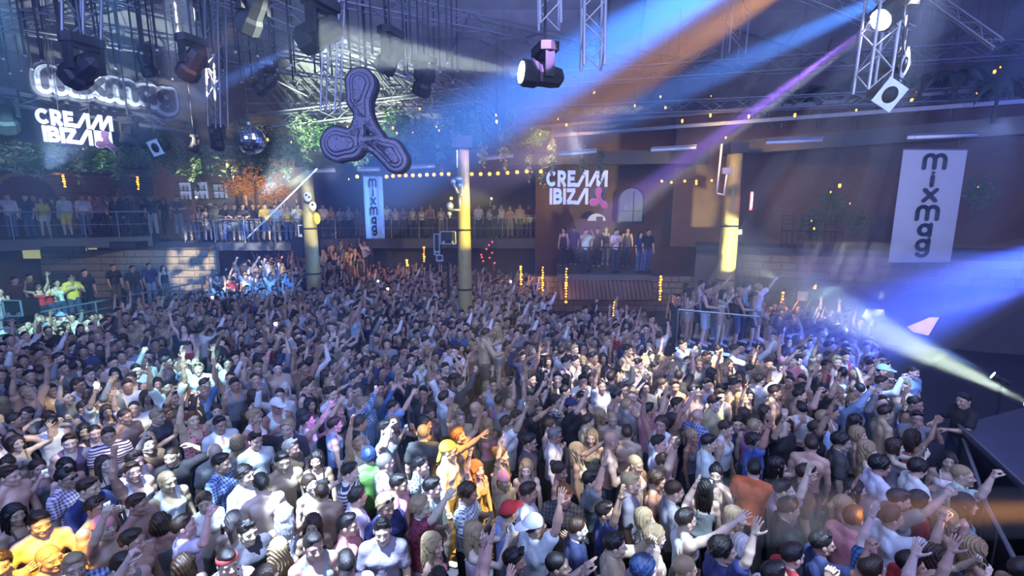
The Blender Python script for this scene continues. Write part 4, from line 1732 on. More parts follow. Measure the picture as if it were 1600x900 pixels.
LOW = {
    'm': (1.56, [[(.14, 0), (.14, .56)] + arc(.46, .56, .32, 180, 0), [(.78, .56), (.78, 0)], arc(1.10, .56, .32, 180, 0) + [(1.42, 0)]]),
    'i': (.30, [[(.15, 0), (.15, .60)]]),
    'x': (1.02, [[(.14, .06), (.88, .82)], [(.14, .82), (.88, .06)]]),
    'a': (1.08, [arc(.5, .44, .34, 0, 360, 18), [(.86, .82), (.86, .0)]]),
    'g': (1.08, [arc(.5, .46, .34, 0, 360, 18), [(.86, .84), (.86, -.02)] + arc(.52, -.02, .34, 0, -150, 8, .30)]),
}
UP = {
    'C': (.98, [arc(.50, .5, .36, 42, 318, 14)]),
    'R': (.86, [[(.14, 0), (.14, 1)], [(.14, .87), (.42, .87)] + arc(.42, .66, .21, 90, -90, 6) + [(.14, .45)], [(.40, .42), (.70, .02)]]),
    'E': (.74, [[(.14, 0), (.14, 1)], [(.14, .87), (.68, .87)], [(.14, .5), (.62, .5)], [(.14, .13), (.76, .13)]]),
    'A': (1.10, [[(-.06, .11), (.22, .11), (.84, .97)], [(.96, 1), (.96, 0)]]),
    'M': (1.66, [[(.06, .03), (.72, .95)], [(.80, 1), (.80, .06)], [(.80, .06), (1.44, .95)], [(1.53, 1), (1.53, 0)]]),
    'I': (.32, [[(.15, 0), (.15, 1)]]),
    'B': (.84, [[(.14, 0), (.14, 1)], [(.14, .87), (.46, .87)] + arc(.46, .69, .18, 90, -90, 6) + [(.14, .51)], [(.14, .51), (.50, .51)] + arc(.50, .32, .19, 90, -90, 6) + [(.14, .13)]]),
    'Z': (.80, [[(.02, .87), (.74, .87)], [(.70, .87), (.10, .13)], [(.06, .13), (.80, .13)]]),
}


def word(mb_or_parent, text, table, M, scale, w, z0, z1, m=None, name='letter', gap=.14, dot=True, rnd=True, only=None):
    x = 0
    for ch in text:
        adv, strokes = table[ch]
        mb = mb_or_parent if isinstance(mb_or_parent, MB) else MB()
        Ms = M @ Matrix.Diagonal((scale, scale, 1, 1)) @ Matrix.Translation((x, 0, 0))
        for s in strokes:
            seg_poly(mb, s, w, z0, z1, Ms, rnd)
        if ch == 'i' and dot:
            seg_poly(mb, arc(.15, .86, .085, 0, 360, 12), w * .25 if w < .4 else w * .8, z0, z1, Ms, True)
            seg_poly(mb, [(.145, .86), (.155, .86)], w * .22 if w < .4 else w, z0, z1, Ms, True)
        if not isinstance(mb_or_parent, MB):
            mb.build(name, m, mb_or_parent)
        x += adv + gap
    return x - gap


def word_width(text, table, gap=.14):
    return sum(table[c][0] + gap for c in text) - gap


def sign_matrix(p0, p1):
    d = (p1 - p0)
    d.z = 0
    L = d.length
    d.normalize()
    return Matrix.Translation(p0) @ Matrix((d, Vector((0, 0, 1)), Vector((d.y, -d.x, 0)))).transposed().to_4x4(), L


# big rounded sign
p0 = at_y(66, 134, 12.6)
p1 = at_z(277, 166, p0.z)
Ms, L = sign_matrix(p0, p1)
sgn = empty('rounded_sign')
tag(sgn, 'large rounded hanging sign with grey lowercase letters outlined in white, upper left', 'sign')
sc_ = L / word_width('mixmag', LOW, -.02)
mb = MB()
word(mb, 'mixmag', LOW, Ms, sc_, 1.05, -.34, -.16, gap=-.02)
mb.build('backing', mat('sign_grey', (.10, .105, .13), .5, nscale=4), sgn)
mb = MB()
word(mb, 'mixmag', LOW, Ms, sc_, .72, -.16, -.06, gap=-.02)
mb.build('white_outline', mat('sign_white', (.82, .84, .88), .45, nscale=6, nvar=.05), sgn)
mb = MB()
word(mb, 'mixmag', LOW, Ms, sc_, .50, -.06, -.045, gap=-.02)
mb.build('inner_rim', mat('sign_mid_grey', (.60, .62, .68), .45, nscale=6, nvar=.05), sgn)
word(sgn, 'mixmag', LOW, Ms, sc_, .30, -.05, .02, mat('sign_letter_grey', (.045, .045, .065), .5, nscale=9), gap=-.02)
SIGN1 = (Ms, L, sc_)
for q in (.12, .5, .88):
    MB().tube(Ms @ Vector((L * q, sc_ * 1.1, -.25)), Ms @ Vector((L * q, sc_ * 1.1, -.25)) + Vector((0, 0, 3.6)), .012, n=5).build('hanger', M_DARK, sgn)


def triskele(fld_scale, M, m, name, parent, layers=((0, -.04, .04),), pts=None, px2m=1.0, rim=None):
    out = []

    def emit(f, li, za, zb):
        X, Y, Z = f.coords()
        f.F = np.maximum(f.F, np.maximum(Z - zb / px2m, za / px2m - Z))
        V, Q = f.mesh()
        if len(Q):
            out.append(link_mesh(name[li % len(name)], xf(V * px2m, M), Q, m[li % len(m)], parent, False))
    for li, (off, za, zb) in enumerate(layers):
        f = Field((-78, -92, za / px2m - 3), (78, 88, zb / px2m + 3), 1.35)
        for ch in pts:
            for (a, b) in zip(ch[:-1], ch[1:]):
                if min(a[2], b[2]) - off < 1.0:
                    continue
                ax_ = np.array([a[0], a[1]]), np.array([b[0], b[1]])
                X, Y, Z = f.coords()
                ba = ax_[1] - ax_[0]
                t_ = np.clip(((X - ax_[0][0]) * ba[0] + (Y - ax_[0][1]) * ba[1]) / (ba @ ba), 0, 1)
                d = np.hypot(X - ax_[0][0] - t_ * ba[0], Y - ax_[0][1] - t_ * ba[1]) - ((a[2] + (b[2] - a[2]) * t_) - off)
                f._mix((slice(None),) * 3, d.astype(np.float32), 3)
            if li >= 2:
                emit(f, li, za, zb)
                f = Field((-78, -92, za / px2m - 3), (78, 88, zb / px2m + 3), 1.35)
        if li < 2:
            emit(f, li, za, zb)
    return out


TRI = [[(1, 45, 21), (-3, 24, 16), (4, 2, 9.5), (15, -15, 5.5), (28, -29, 3.2)],
       [(-37, -39, 24), (-20, -39, 20), (-7, -22, 10), (-3, 0, 6), (-9, 22, 3.4)],
       [(48, -62, 17), (40, -51, 18), (22, -41, 13), (6, -37, 8), (-8, -46, 3.6)]]
tb = empty('three_lobed_emblem', at_y(565, 182, 11.5))
tag(tb, 'large hanging emblem of three studded swirling lobes around an open centre', 'emblem')
k_ = 11.5 / 740 * 1.02
M_EMB = mat('emblem_purple_grey', (.20, .18, .26), .35, .2, nscale=60, nvar=.8, bstr=.5)
M_EMB2 = mat('emblem_dark', (.02, .02, .03), .5)
TILT = Matrix.Rotation(math.pi / 2, 4, 'X') @ Matrix.Identity(4)
triskele(1, TILT, [M_EMB2, M_EMB, M_EMB2, M_EMB, M_EMB2, M_EMB], ['backing', 'outer_lobe', 'groove', 'middle_lobe', 'inner_groove', 'inner_lobe'], tb,
         layers=((-1.5, -.30, .02), (1.2, .02, .07), (6.2, .03, .085), (7.6, .03, .12), (11.5, .03, .135), (12.6, .03, .17)), pts=TRI, px2m=k_)
rr = random.Random(5)
mb = MB()
for ch in TRI:
    for (a, b) in zip(ch[:-1], ch[1:]):
        for _ in range(26):
            q = rr.random()
            r_ = a[2] + (b[2] - a[2]) * q
            an = rr.uniform(0, 6.28)
            ch3 = rr.choice([(.25, .178), (.50, .178), (.93, .078)])
            rad = r_ * ch3[0]
            x_ = a[0] + (b[0] - a[0]) * q + rad * math.cos(an)
            y_ = a[1] + (b[1] - a[1]) * q + rad * math.sin(an)
            mb.sphere(TILT @ Vector((x_ * k_, y_ * k_, ch3[1])), .016, 5, 4)
ob = mb.build('mirror_stud', mat('mirror_stud', (.8, .82, .9), .1, 1.0), tb)
ob['kind'] = 'stuff'
MB().tube((0, .1, 1.1), (0, .1, 5.0), .012, n=5).build('cable', M_DARK, tb)


def letter_sign(p0, p1, H, label, m_let, m_logo, back=None, name='letter_sign'):
    Ms, L = sign_matrix(p0, p1)
    r = empty(name)
    tag(r, label, 'sign')
    g = .02
    s1 = L / word_width('CREAM', UP, g)
    sy = H / s1
    Mk = Ms @ Matrix.Diagonal((1, sy, 1, 1))
    word(r, 'CREAM', UP, Mk, s1, .235, -.03, .05, m_let, gap=g, rnd=False)
    Mk2 = Ms @ Matrix.Translation((L * .055, -H * 1.08, 0)) @ Matrix.Diagonal((1, sy, 1, 1))
    word(r, 'IBIZA', UP, Mk2, s1, .235, -.03, .05, m_let, gap=g, rnd=False)
    pl = 6.5 * L / 1000
    sc2 = L * .135 / 60
    Ml = Ms @ Matrix.Translation((L * .86, -H * .62, 0.03))
    triskele(1, Ml, [m_logo, M_WHITE], ['emblem', 'emblem_edge'], r, layers=((0, -.02, .03), (-3, -.03, -.005)), pts=TRI, px2m=sc2)
    MB().box((L * .735, -H * 1.08, -.09), (L * .98, -H * .03, -.05), Ms).build('emblem_panel', back or mat('panel_grey', (.10, .12, .17), .6), r)
    return r, Ms, L


M_LET = mat('lit_letter_blue', (.6, .68, .9), .5, emit=(.42, .55, 1.0), estr=.55)
M_LET2 = mat('white_letter', (.85, .88, .93), .5, emit=(.6, .72, 1.0), estr=.35)
M_LOGO = mat('emblem_magenta', (.40, .10, .32), .5, emit=(.5, .12, .45), estr=.25)
M_LOGO2 = mat('emblem_plum', (.14, .05, .14), .5)
pc = at_y(853, 292, 20.0)
s2, Ms2, L2 = letter_sign(pc, at_y(949, 292, 20.0), 24.5 / 740 * 20, 'pale blue capital-letter sign with a small pink emblem in the middle', M_LET, M_LOGO)
for q in (.3, .7):
    MB().tube(Ms2 @ Vector((L2 * q, .6, 0)), Ms2 @ Vector((L2 * q, 4.4, 0)), .008, n=4).build('hanger', M_DARK, s2)
pl_ = at_y(56, 193, 12.2)
s3, Ms3, L3 = letter_sign(pl_, at_z(177, 205.5, pl_.z), 23.5 / 740 * 12.2, 'white capital-letter sign with a plum emblem under the rounded sign', M_LET2, M_LOGO2, mat('panel_white', (.75, .77, .8), .6))
for q in (.3, .7):
    MB().tube(Ms3 @ Vector((L3 * q, .4, 0)), Ms3 @ Vector((L3 * q, 4.4, 0)), .01, n=4).build('hanger', M_DARK, s3)


# vertical banners
def vbanner(tl, tr_, h, label, Y0, Y1, lean=0.0, lw=.42, rows=None):
    a, b = at_y(*tl, Y0), at_z(*tr_, at_y(*tl, Y0).z)
    d = b - a
    w = d.length
    d.normalize()
    Mb = Matrix.Translation(a) @ Matrix((d, Vector((0, 0, 1)), Vector((d.y, -d.x, 0)))).transposed().to_4x4()
    r = empty('vertical_banner')
    tag(r, label, 'banner', None)
    nx, ny = 12, 16
    V, F = [], []
    for s in (0, 1):
        for j in range(ny + 1):
            for i in range(nx + 1):
                u, v = i / nx, j / ny
                V.append(Mb @ Vector((u * w, -v * h, .025 * math.sin(u * 17) * (1 - .6 * v) * lean - s * .012)))
    k = (nx + 1) * (ny + 1)
    for j in range(ny):
        for i in range(nx):
            q = j * (nx + 1) + i
            F.append((q, q + nx + 1, q + nx + 2, q + 1))
            F.append((k + q, k + q + 1, k + q + nx + 2, k + q + nx + 1))
    link_mesh('cloth', V, F, M_BANNER, r, True)
    MB().tube(Mb @ Vector((-.03, .0, 0)), Mb @ Vector((w + .03, .0, 0)), .022, n=8).build('top_pole', M_ALU_D, r)
    MB().tube(Mb @ Vector((0, -h, 0)), Mb @ Vector((w, -h, 0)), .018, n=8).build('bottom_pole', M_ALU_D, r)
    for q in (.15, .85):
        MB().tube(Mb @ Vector((w * q, 0, 0)), Mb @ Vector((w * q, 4.6, 0)), .006, n=4).build('cord', M_DARK, r)
    ys = rows or [.115, .265, .405, .56, .71, .85]
    s = h * .125
    for ch, yy in zip('mixmag', ys):
        adv = LOW[ch][0]
        ss = s * (1.0)
        Ml = Mb @ Matrix.Translation((w * .5 - adv * ss * .5 * lw * 2, -h * (yy + .045), .035)) @ Matrix.Diagonal((ss * lw * 2, ss, 1, 1))
        mbb = MB()
        for st in LOW[ch][1]:
            seg_poly(mbb, st, .27, -.006, .004, Ml, True)
        if ch == 'i':
            seg_poly(mbb, arc(.15, .86, .085, 0, 360, 12), .05, -.006, .004, Ml, True)
            seg_poly(mbb, [(.145, .86), (.155, .86)], .05, -.006, .004, Ml, True)
        mbb.build('letter', M_BANTXT, r)
    return r


def banner_h(px, y0, y1, Y):
    return at_y(px, y0, Y).z - at_y(px, y1, Y).z


vbanner((1412, 233), (1512, 233.5), banner_h(1450, 233, 411, 13.6), 'wide pale vertical banner with dark lowercase letters on the right-hand wall', 13.6, 13.2, 0, .58)
vbanner((567, 275), (597, 275), banner_h(582, 275, 373, 16.5), 'narrow rippled vertical banner with dark lowercase letters between the left and middle columns', 16.5, 16.5, 1.0, .33)

# ------------------------------------------------------------------ the people
STAGE = Vector((10.5, 3.2, 0))
SK = [(.46, .31, .23), (.38, .25, .18), (.54, .38, .29), (.32, .20, .14), (.58, .43, .35), (.28, .17, .12)]
HC = {'black': (.012, .010, .010), 'brown': (.040, .022, .012), 'blonde': (.42, .31, .17), 'grey': (.22, .21, .20), 'ginger': (.22, .09, .03), 'blue-black': (.02, .05, .16),
      'white': (.75, .75, .75), 'pink': (.75, .35, .38), 'red': (.5, .03, .04)}
CC = {'white': (.72, .73, .76), 'black': (.015, .015, .018), 'navy': (.02, .03, .12), 'grey': (.22, .23, .25), 'pink': (.70, .28, .30), 'mauve': (.22, .13, .22), 'blue': (.06, .14, .38),
      'red': (.45, .03, .04), 'orange': (.75, .16, .03), 'green': (.15, .42, .10), 'tan': (.45, .36, .24), 'maroon': (.16, .02, .05), 'yellow': (.75, .60, .06), 'light blue': (.30, .45, .70),
      'pale green': (.42, .52, .38), 'charcoal': (.06, .06, .07), 'brown': (.16, .09, .05)}
TOPW = {'tee': 'T-shirt', 'shirt': 'long-sleeved shirt', 'tank': 'tank top', 'top': 'strap top', 'bikini': 'bikini top', 'dress': 'dress', None: 'bare chest'}
PATW = {'plain': '', 'stripe': 'striped ', 'check': 'checked ', 'print': 'spotted '}
HAIRW = {'short': 'short %s hair', 'quiff': '%s quiff', 'buzz': 'cropped %s hair', 'curly': 'curly %s hair', 'long': 'long %s hair', 'wavy': 'wavy %s hair', 'bob': '%s bob', 'tail': '%s ponytail',
         'bun': '%s hair in a bun', 'cap': '%s cap', 'capback': '%s backward cap', 'hat': '%s brimmed hat', 'turban': '%s head scarf', 'bald': 'shaved head'}
PEOPLE = []   # (root, info dict)
MV = {'-': 0, 'up': 1, 'fwd': 2, 'both': 3, 'phone': 4, 'high': 5, 'fist': 6, 'chest': 7, 'point': 8, 'head': 9, 'rail': 10, 'wide': 11, 'hips': 12, 'aim': 13, 'bent': 6}
FV = {'-': 14, 'up': 15, 'both': 16, 'phone': 17, 'high': 17, 'chest': 18, 'bent': 19, 'rail': 20, 'fwd': 21, 'fist': 19, 'point': 15, 'head': 18, 'wide': 16, 'hips': 14, 'aim': 21}


def heading_of(pos, face, rnd, jit=18):
    p = Vector(pos)
    if face == 'R':
        d = STAGE - p
    elif face == 'C':
        d = Vector((CAM.x, CAM.y, 0)) - p
    elif face == 'RC':
        d = (STAGE - p).normalized() + (Vector((CAM.x, CAM.y, 0)) - p).normalized() * .9
    elif face == 'B':
        d = p - Vector((CAM.x, CAM.y, 0))
    elif face == 'BR':
        d = (STAGE - p).normalized() + (p - Vector((CAM.x, CAM.y, 0))).normalized() * .7
    elif face == 'L':
        d = p - STAGE
    else:
        d = Vector((math.cos(R(face)), math.sin(R(face)), 0))
    return math.atan2(-d.x, d.y) + R(rnd.gauss(0, jit))


def make_person(loc, face, var, hair, hcol, top, tcol, pat='plain', extra=None, skin=None, scale=1.0, rnd=random, legs='trousers', legs_c=None, shoes=None, group='crowd on the dance floor', jit=6, where=None, extra_c=(.01, .01, .01)):
    sx = VARIANTS[var][0]
    hd = heading_of(loc, face, rnd, jit)
    sk = skin or rnd.choice(SK[:5])
    sk = tuple(c * rnd.uniform(.9, 1.1) for c in sk)
    hc = HC[hcol] if hair not in ('cap', 'capback', 'hat', 'turban') else CC.get(hcol, HC.get(hcol, (.5, .5, .5)))
    tc = CC[tcol] if tcol else (.5, .5, .5)
    tc = tuple(c * rnd.uniform(.85, 1.1) for c in tc)
    r = person(loc, hd, var, sk, hair, hc, top, tc, legs, legs_c, pat, extra, extra_c, scale, shoes)
    info = dict(sex='man' if sx == 'm' else 'woman', var=var, hair=hair, hcol=hcol, top=top, tcol=tcol, pat=pat, extra=extra, group=group, where=where)
    PEOPLE.append((r, info))
    return r


# people picked out one by one in the photograph: head pixel, look, clothes, arms, facing
A = [
    (169, 678, 'm', 'short', 'brown', 'tee', 'white', 'stripe', '-', 'C'), (108, 689, 'm', 'short', 'brown', 'tank', 'mauve', 'plain', '-', 'C'),
    (74, 662, 'm', 'buzz', 'black', 'tank', 'white', 'plain', 'head', 'B'), (100, 745, 'm', 'quiff', 'black', 'tee', 'white', 'check', '-', 'R', 'glasses'),
    (138, 768, 'm', 'short', 'brown', 'tee', 'navy', 'plain', 'chest', 'R'), (154, 791, 'm', 'quiff', 'brown', None, None, 'plain', '-', 'R'), (188, 790, 'm', 'short', 'brown', None, None, 'plain', '-', 'R'),
    (180, 822, 'm', 'capback', 'pink', None, None, 'plain', 'high', 'RC'), (208, 842, 'm', 'short', 'brown', None, None, 'plain', '-', 'R'), (236, 866, 'm', 'short', 'brown', 'tank', 'grey', 'plain', 'aim', 'R'),
    (257, 752, 'm', 'buzz', 'blonde', 'tank', 'white', 'plain', '-', 'RC'), (270, 709, 'm', 'buzz', 'brown', 'tee', 'black', 'plain', 'head', 'C'),
    (207, 736, 'm', 'short', 'brown', 'tank', 'white', 'plain', 'up', 'R'), (228, 694, 'm', 'short', 'black', 'tee', 'brown', 'plain', 'point', 'R'),
    (349, 725, 'm', 'short', 'black', 'tee', 'light blue', 'check', '-', 'R'), (338, 775, 'f', 'tail', 'brown', 'tee', 'white', 'plain', '-', 'C'),
    (284, 812, 'm', 'short', 'brown', 'tee', 'white', 'plain', 'fist', 'BR'), (243, 826, 'f', 'bob', 'brown', 'top', 'grey', 'plain', '-', 'B'), (352, 856, 'm', 'short', 'black', 'tank', 'white', 'print', 'chest', 'C', 'band'),
    (283, 884, 'f', 'long', 'brown', 'top', 'black', 'plain', '-', 'B'), (64, 817, 'm', 'short', 'brown', None, None, 'plain', 'chest', 'C'), (84, 866, 'm', 'buzz', 'blonde', None, None, 'plain', '-', 'RC'),
    (20, 866, 'f', 'curly', 'brown', 'top', 'tan', 'plain', '-', 'C'), (12, 742, 'm', 'short', 'brown', None, None, 'plain', '-', 'R'), (22, 802, 'f', 'long', 'black', 'top', 'charcoal', 'plain', '-', 'R'),
    (371, 690, 'f', 'bob', 'blonde', 'top', 'black', 'plain', '-', 'B'), (336, 706, 'm', 'bald', 'brown', 'tee', 'grey', 'plain', '-', 'B'), (357, 818, 'f', 'tail', 'grey', 'top', 'white', 'plain', '-', 'B'),
    (131, 672, 'f', 'long', 'black', 'tee', 'black', 'plain', '-', 'RC'), (30, 690, 'f', 'bob', 'brown', 'top', 'grey', 'plain', 'fist', 'R'), (300, 655, 'm', 'short', 'ginger', 'tank', 'pink', 'print', 'up', 'R'),
    (338, 640, 'f', 'bun', 'brown', 'top', 'light blue', 'print', '-', 'C'), (390, 745, 'm', 'curly', 'black', 'tee', 'white', 'plain', '-', 'R'), (395, 650, 'm', 'short', 'blonde', 'tank', 'white', 'plain', '-', 'R'),
    (410, 682, 'm', 'short', 'black', 'tee', 'white', 'plain', '-', 'RC'), (443, 668, 'm', 'curly', 'blonde', 'tee', 'black', 'plain', 'fist', 'C'), (456, 700, 'm', 'quiff', 'grey', 'tee', 'brown', 'plain', '-', 'R'),
    (474, 660, 'm', 'short', 'black', 'tank', 'white', 'plain', 'point', 'BR'), (484, 718, 'f', 'bob', 'black', 'top', 'black', 'plain', '-', 'C'), (528, 664, 'm', 'short', 'brown', 'tank', 'light blue', 'plain', '-', 'BR'),
    (553, 660, 'm', 'quiff', 'brown', 'tank', 'white', 'plain', '-', 'BR'), (573, 688, 'm', 'short', 'black', 'tank', 'white', 'plain', 'up', 'R'), (592, 674, 'm', 'short', 'black', 'tank', 'grey', 'plain', 'fist', 'R'),
    (426, 727, 'm', 'short', 'black', None, None, 'plain', '-', 'C'), (400, 748, 'm', 'short', 'black', None, None, 'plain', '-', 'B'), (478, 752, 'f', 'tail', 'brown', 'top', 'white', 'plain', 'bent', 'RC'),
    (502, 771, 'm', 'buzz', 'brown', None, None, 'plain', '-', 'B'), (450, 806, 'f', 'long', 'white', 'top', 'white', 'plain', '-', 'B'), (480, 841, 'm', 'short', 'black', 'tank', 'grey', 'plain', '-', 'C'),
    (409, 822, 'm', 'quiff', 'black', 'tee', 'charcoal', 'plain', '-', 'RC'), (431, 858, 'f', 'wavy', 'blonde', 'top', 'black', 'plain', '-', 'B'), (537, 824, 'm', 'short', 'black', 'tee', 'pink', 'plain', '-', 'R'),
    (546, 747, 'm', 'short', 'black', 'tee', 'white', 'stripe', '-', 'R'), (559, 776, 'm', 'short', 'black', 'tee', 'white', 'plain', '-', 'BR'), (593, 781, 'm', 'curly', 'blonde', 'tee', 'navy', 'plain', '-', 'RC', 'glasses_up'),
    (604, 818, 'm', 'quiff', 'black', 'tee', 'grey', 'plain', '-', 'C'), (538, 880, 'm', 'short', 'black', 'tee', 'white', 'plain', '-', 'B', 'glasses'), (591, 724, 'm', 'buzz', 'grey', 'tank', 'white', 'plain', '-', 'BR'),
    (578, 712, 'm', 'curly', 'blue-black', 'tee', 'green', 'plain', '-', 'B'), (615, 752, 'm', 'short', 'black', 'tee', 'pink', 'plain', '-', 'R'), (648, 724, 'm', 'quiff', 'black', 'tee', 'grey', 'print', '-', 'R'),
    (676, 763, 'm', 'short', 'black', 'tee', 'grey', 'plain', '-', 'R'), (656, 802, 'm', 'curly', 'blonde', 'tee', 'maroon', 'print', 'point', 'R'), (720, 768, 'm', 'curly', 'brown', 'tee', 'white', 'check', 'chest', 'R'),
    (690, 838, 'f', 'wavy', 'blonde', 'bikini', 'pink', 'plain', '-', 'R'), (734, 828, 'f', 'long', 'blonde', 'top', 'white', 'plain', 'phone', 'R'), (716, 680, 'm', 'curly', 'ginger', None, None, 'plain', 'wide', 'R'),
    (661, 676, 'm', 'buzz', 'blonde', 'tee', 'charcoal', 'plain', '-', 'B'), (614, 660, 'f', 'bob', 'blonde', 'top', 'black', 'plain', 'phone', 'RC'), (691, 706, 'm', 'turban', 'yellow', 'tank', 'white', 'plain', '-', 'R', 'glasses'),
    (782, 716, 'f', 'bun', 'brown', 'top', 'black', 'plain', 'up', 'R'), (790, 747, 'f', 'capback', 'pink', None, None, 'plain', 'up', 'RC'), (793, 802, 'm', 'cap', 'red', 'tank', 'light blue', 'plain', '-', 'BR'),
    (684, 893, 'f', 'wavy', 'black', 'top', 'black', 'plain', '-', 'B'), (752, 728, 'f', 'wavy', 'ginger', 'top', 'tan', 'plain', 'up', 'RC'),
    (812, 730, 'f', 'long', 'blonde', 'top', 'pink', 'plain', '-', 'C'), (864, 684, 'm', 'short', 'grey', 'shirt', 'white', 'plain', '-', 'R', 'glasses'), (836, 687, 'm', 'short', 'black', 'tee', 'charcoal', 'plain', '-', 'R', 'glasses'),
    (892, 700, 'f', 'wavy', 'blonde', 'top', 'tan', 'plain', 'fwd', 'R'), (872, 734, 'f', 'bun', 'brown', 'top', 'black', 'plain', '-', 'R'), (886, 762, 'm', 'short', 'ginger', 'shirt', 'charcoal', 'check', 'chest', 'C'),
    (915, 756, 'm', 'short', 'black', 'tee', 'grey', 'plain', 'up', 'R'), (837, 776, 'm', 'short', 'brown', 'tee', 'white', 'plain', '-', 'R'), (836, 820, 'm', 'capback', 'white', 'tee', 'white', 'plain', 'up', 'BR'),
    (955, 803, 'm', 'short', 'black', 'tee', 'navy', 'plain', 'up', 'R', 'glasses'), (914, 829, 'm', 'buzz', 'brown', 'tee', 'navy', 'plain', '-', 'R'), (950, 843, 'm', 'quiff', 'black', 'shirt', 'tan', 'plain', 'phone', 'R'),
    (866, 880, 'm', 'buzz', 'black', 'tee', 'black', 'plain', 'fist', 'R'), (812, 868, 'm', 'quiff', 'black', 'tee', 'charcoal', 'plain', '-', 'R', 'glasses_up'), (1018, 838, 'm', 'curly', 'blonde', 'tank', 'tan', 'plain', '-', 'R', 'band'),
    (1049, 803, 'm', 'short', 'black', 'tank', 'white', 'plain', 'wide', 'R'), (1051, 769, 'm', 'buzz', 'brown', 'tee', 'grey', 'plain', '-', 'R'), (1039, 722, 'm', 'quiff', 'brown', 'shirt', 'tan', 'plain', 'up', 'R'),
    (1134, 741, 'f', 'bun', 'black', 'top', 'tan', 'plain', 'phone', 'C'), (1168, 733, 'm', 'short', 'black', 'tee', 'orange', 'plain', '-', 'B'), (1070, 882, 'm', 'buzz', 'blonde', 'tee', 'black', 'plain', '-', 'R'),
    (1122, 862, 'm', 'curly', 'black', 'tee', 'navy', 'plain', 'up', 'R'), (1017, 880, 'm', 'curly', 'blue-black', 'tee', 'grey', 'plain', '-', 'R'), (1150, 812, 'f', 'long', 'blonde', 'top', 'tan', 'plain', '-', 'R'),
    (1011, 816, 'f', 'bob', 'blonde', 'top', 'grey', 'plain', '-', 'R'), (1176, 858, 'f', 'bob', 'white', 'tee', 'grey', 'plain', '-', 'R'), (1030, 692, 'm', 'short', 'black', 'tee', 'white', 'plain', 'fist', 'R'),
    (1101, 762, 'f', 'long', 'black', 'top', 'grey', 'plain', '-', 'B'), (966, 754, 'm', 'short', 'blonde', 'tee', 'grey', 'plain', '-', 'R'), (1242, 757, 'm', 'short', 'black', 'tee', 'grey', 'plain', 'up', 'R'),
    (1265, 748, 'm', 'short', 'brown', 'tee', 'brown', 'plain', '-', 'R'), (1229, 793, 'm', 'quiff', 'black', 'tee', 'black', 'plain', '-', 'R'), (1298, 776, 'f', 'tail', 'blonde', 'top', 'black', 'plain', 'bent', 'R'),
    (1345, 808, 'm', 'short', 'ginger', 'tee', 'pink', 'plain', '-', 'BR'), (1379, 808, 'm', 'short', 'brown', 'tee', 'white', 'plain', 'fist', 'R'), (1254, 864, 'm', 'short', 'black', 'tee', 'red', 'plain', '-', 'R'),
    (1288, 866, 'm', 'quiff', 'black', 'tee', 'navy', 'plain', 'bent', 'R'), (1466, 806, 'f', 'wavy', 'blonde', 'top', 'tan', 'plain', '-', 'R'), (1440, 786, 'f', 'bob', 'black', 'tee', 'red', 'plain', '-', 'R'),
    (1414, 780, 'm', 'short', 'brown', 'tee', 'grey', 'plain', 'aim', 'R'), (1374, 726, 'm', 'curly', 'black', 'tee', 'white', 'plain', '-', 'R'), (1432, 730, 'm', 'curly', 'black', 'tee', 'white', 'plain', 'chest', 'R'),
    (1326, 766, 'f', 'long', 'black', 'top', 'grey', 'plain', '-', 'R'), (1347, 678, 'f', 'bob', 'blonde', 'top', 'grey', 'plain', '-', 'R'), (1315, 688, 'm', 'curly', 'black', 'tee', 'charcoal', 'plain', '-', 'R'),
    (1268, 694, 'm', 'short', 'brown', None, None, 'plain', '-', 'B'), (1512, 846, 'f', 'wavy', 'blonde', 'top', 'grey', 'plain', '-', 'R'), (1462, 868, 'f', 'wavy', 'brown', 'top', 'grey', 'plain', 'phone', 'R'),
    (1390, 694, 'f', 'bob', 'brown', 'top', 'grey', 'plain', 'phone', 'R'), (1352, 700, 'f', 'wavy', 'blonde', 'top', 'tan', 'plain', '-', 'R'), (1400, 880, 'm', 'short', 'black', 'tee', 'red', 'plain', 'up', 'R'),
    (1205, 880, 'm', 'short', 'black', 'tee', 'white', 'print', 'fist', 'R'), (1330, 870, 'm', 'short', 'brown', 'tee', 'blue', 'check', 'both', 'R'), (1105, 690, 'm', 'short', 'black', 'tee', 'white', 'plain', '-', 'R'),
    (1180, 690, 'm', 'curly', 'black', 'tee', 'blue', 'plain', 'up', 'R'), (1425, 580, 'm', 'buzz', 'brown', 'tee', 'light blue', 'plain', '-', 'R'), (1378, 578, 'm', 'cap', 'light blue', 'tee', 'blue', 'plain', '-', 'R'),
    (15, 502, 'm', 'cap', 'white', 'tee', 'white', 'plain', '-', 'R'), (64, 498, 'm', 'buzz', 'blonde', 'tee', 'light blue', 'plain', '-', 'R'), (95, 494, 'm', 'hat', 'light blue', 'tee', 'white', 'plain', '-', 'R'),
    (212, 577, 'm', 'short', 'black', 'tee', 'grey', 'plain', '-', 'C', 'glasses'), (310, 576, 'm', 'curly', 'blonde', 'tee', 'white', 'plain', 'up', 'C', 'glasses_up'), (262, 605, 'm', 'short', 'black', 'tee', 'white', 'plain', 'both', 'C'),
    (360, 590, 'm', 'buzz', 'brown', 'tank', 'white', 'plain', 'up', 'C'), (650, 506, 'm', 'short', 'black', 'tee', 'grey', 'plain', '-', 'C'), (655, 570, 'm', 'short', 'black', 'shirt', 'white', 'plain', 'chest', 'R'),
    (445, 606, 'f', 'long', 'white', 'top', 'grey', 'plain', '-', 'C'), (825, 575, 'm', 'short', 'black', 'tank', 'white', 'plain', 'both', 'R'), (985, 580, 'm', 'hat', 'tan', 'tee', 'white', 'plain', 'phone', 'R'),
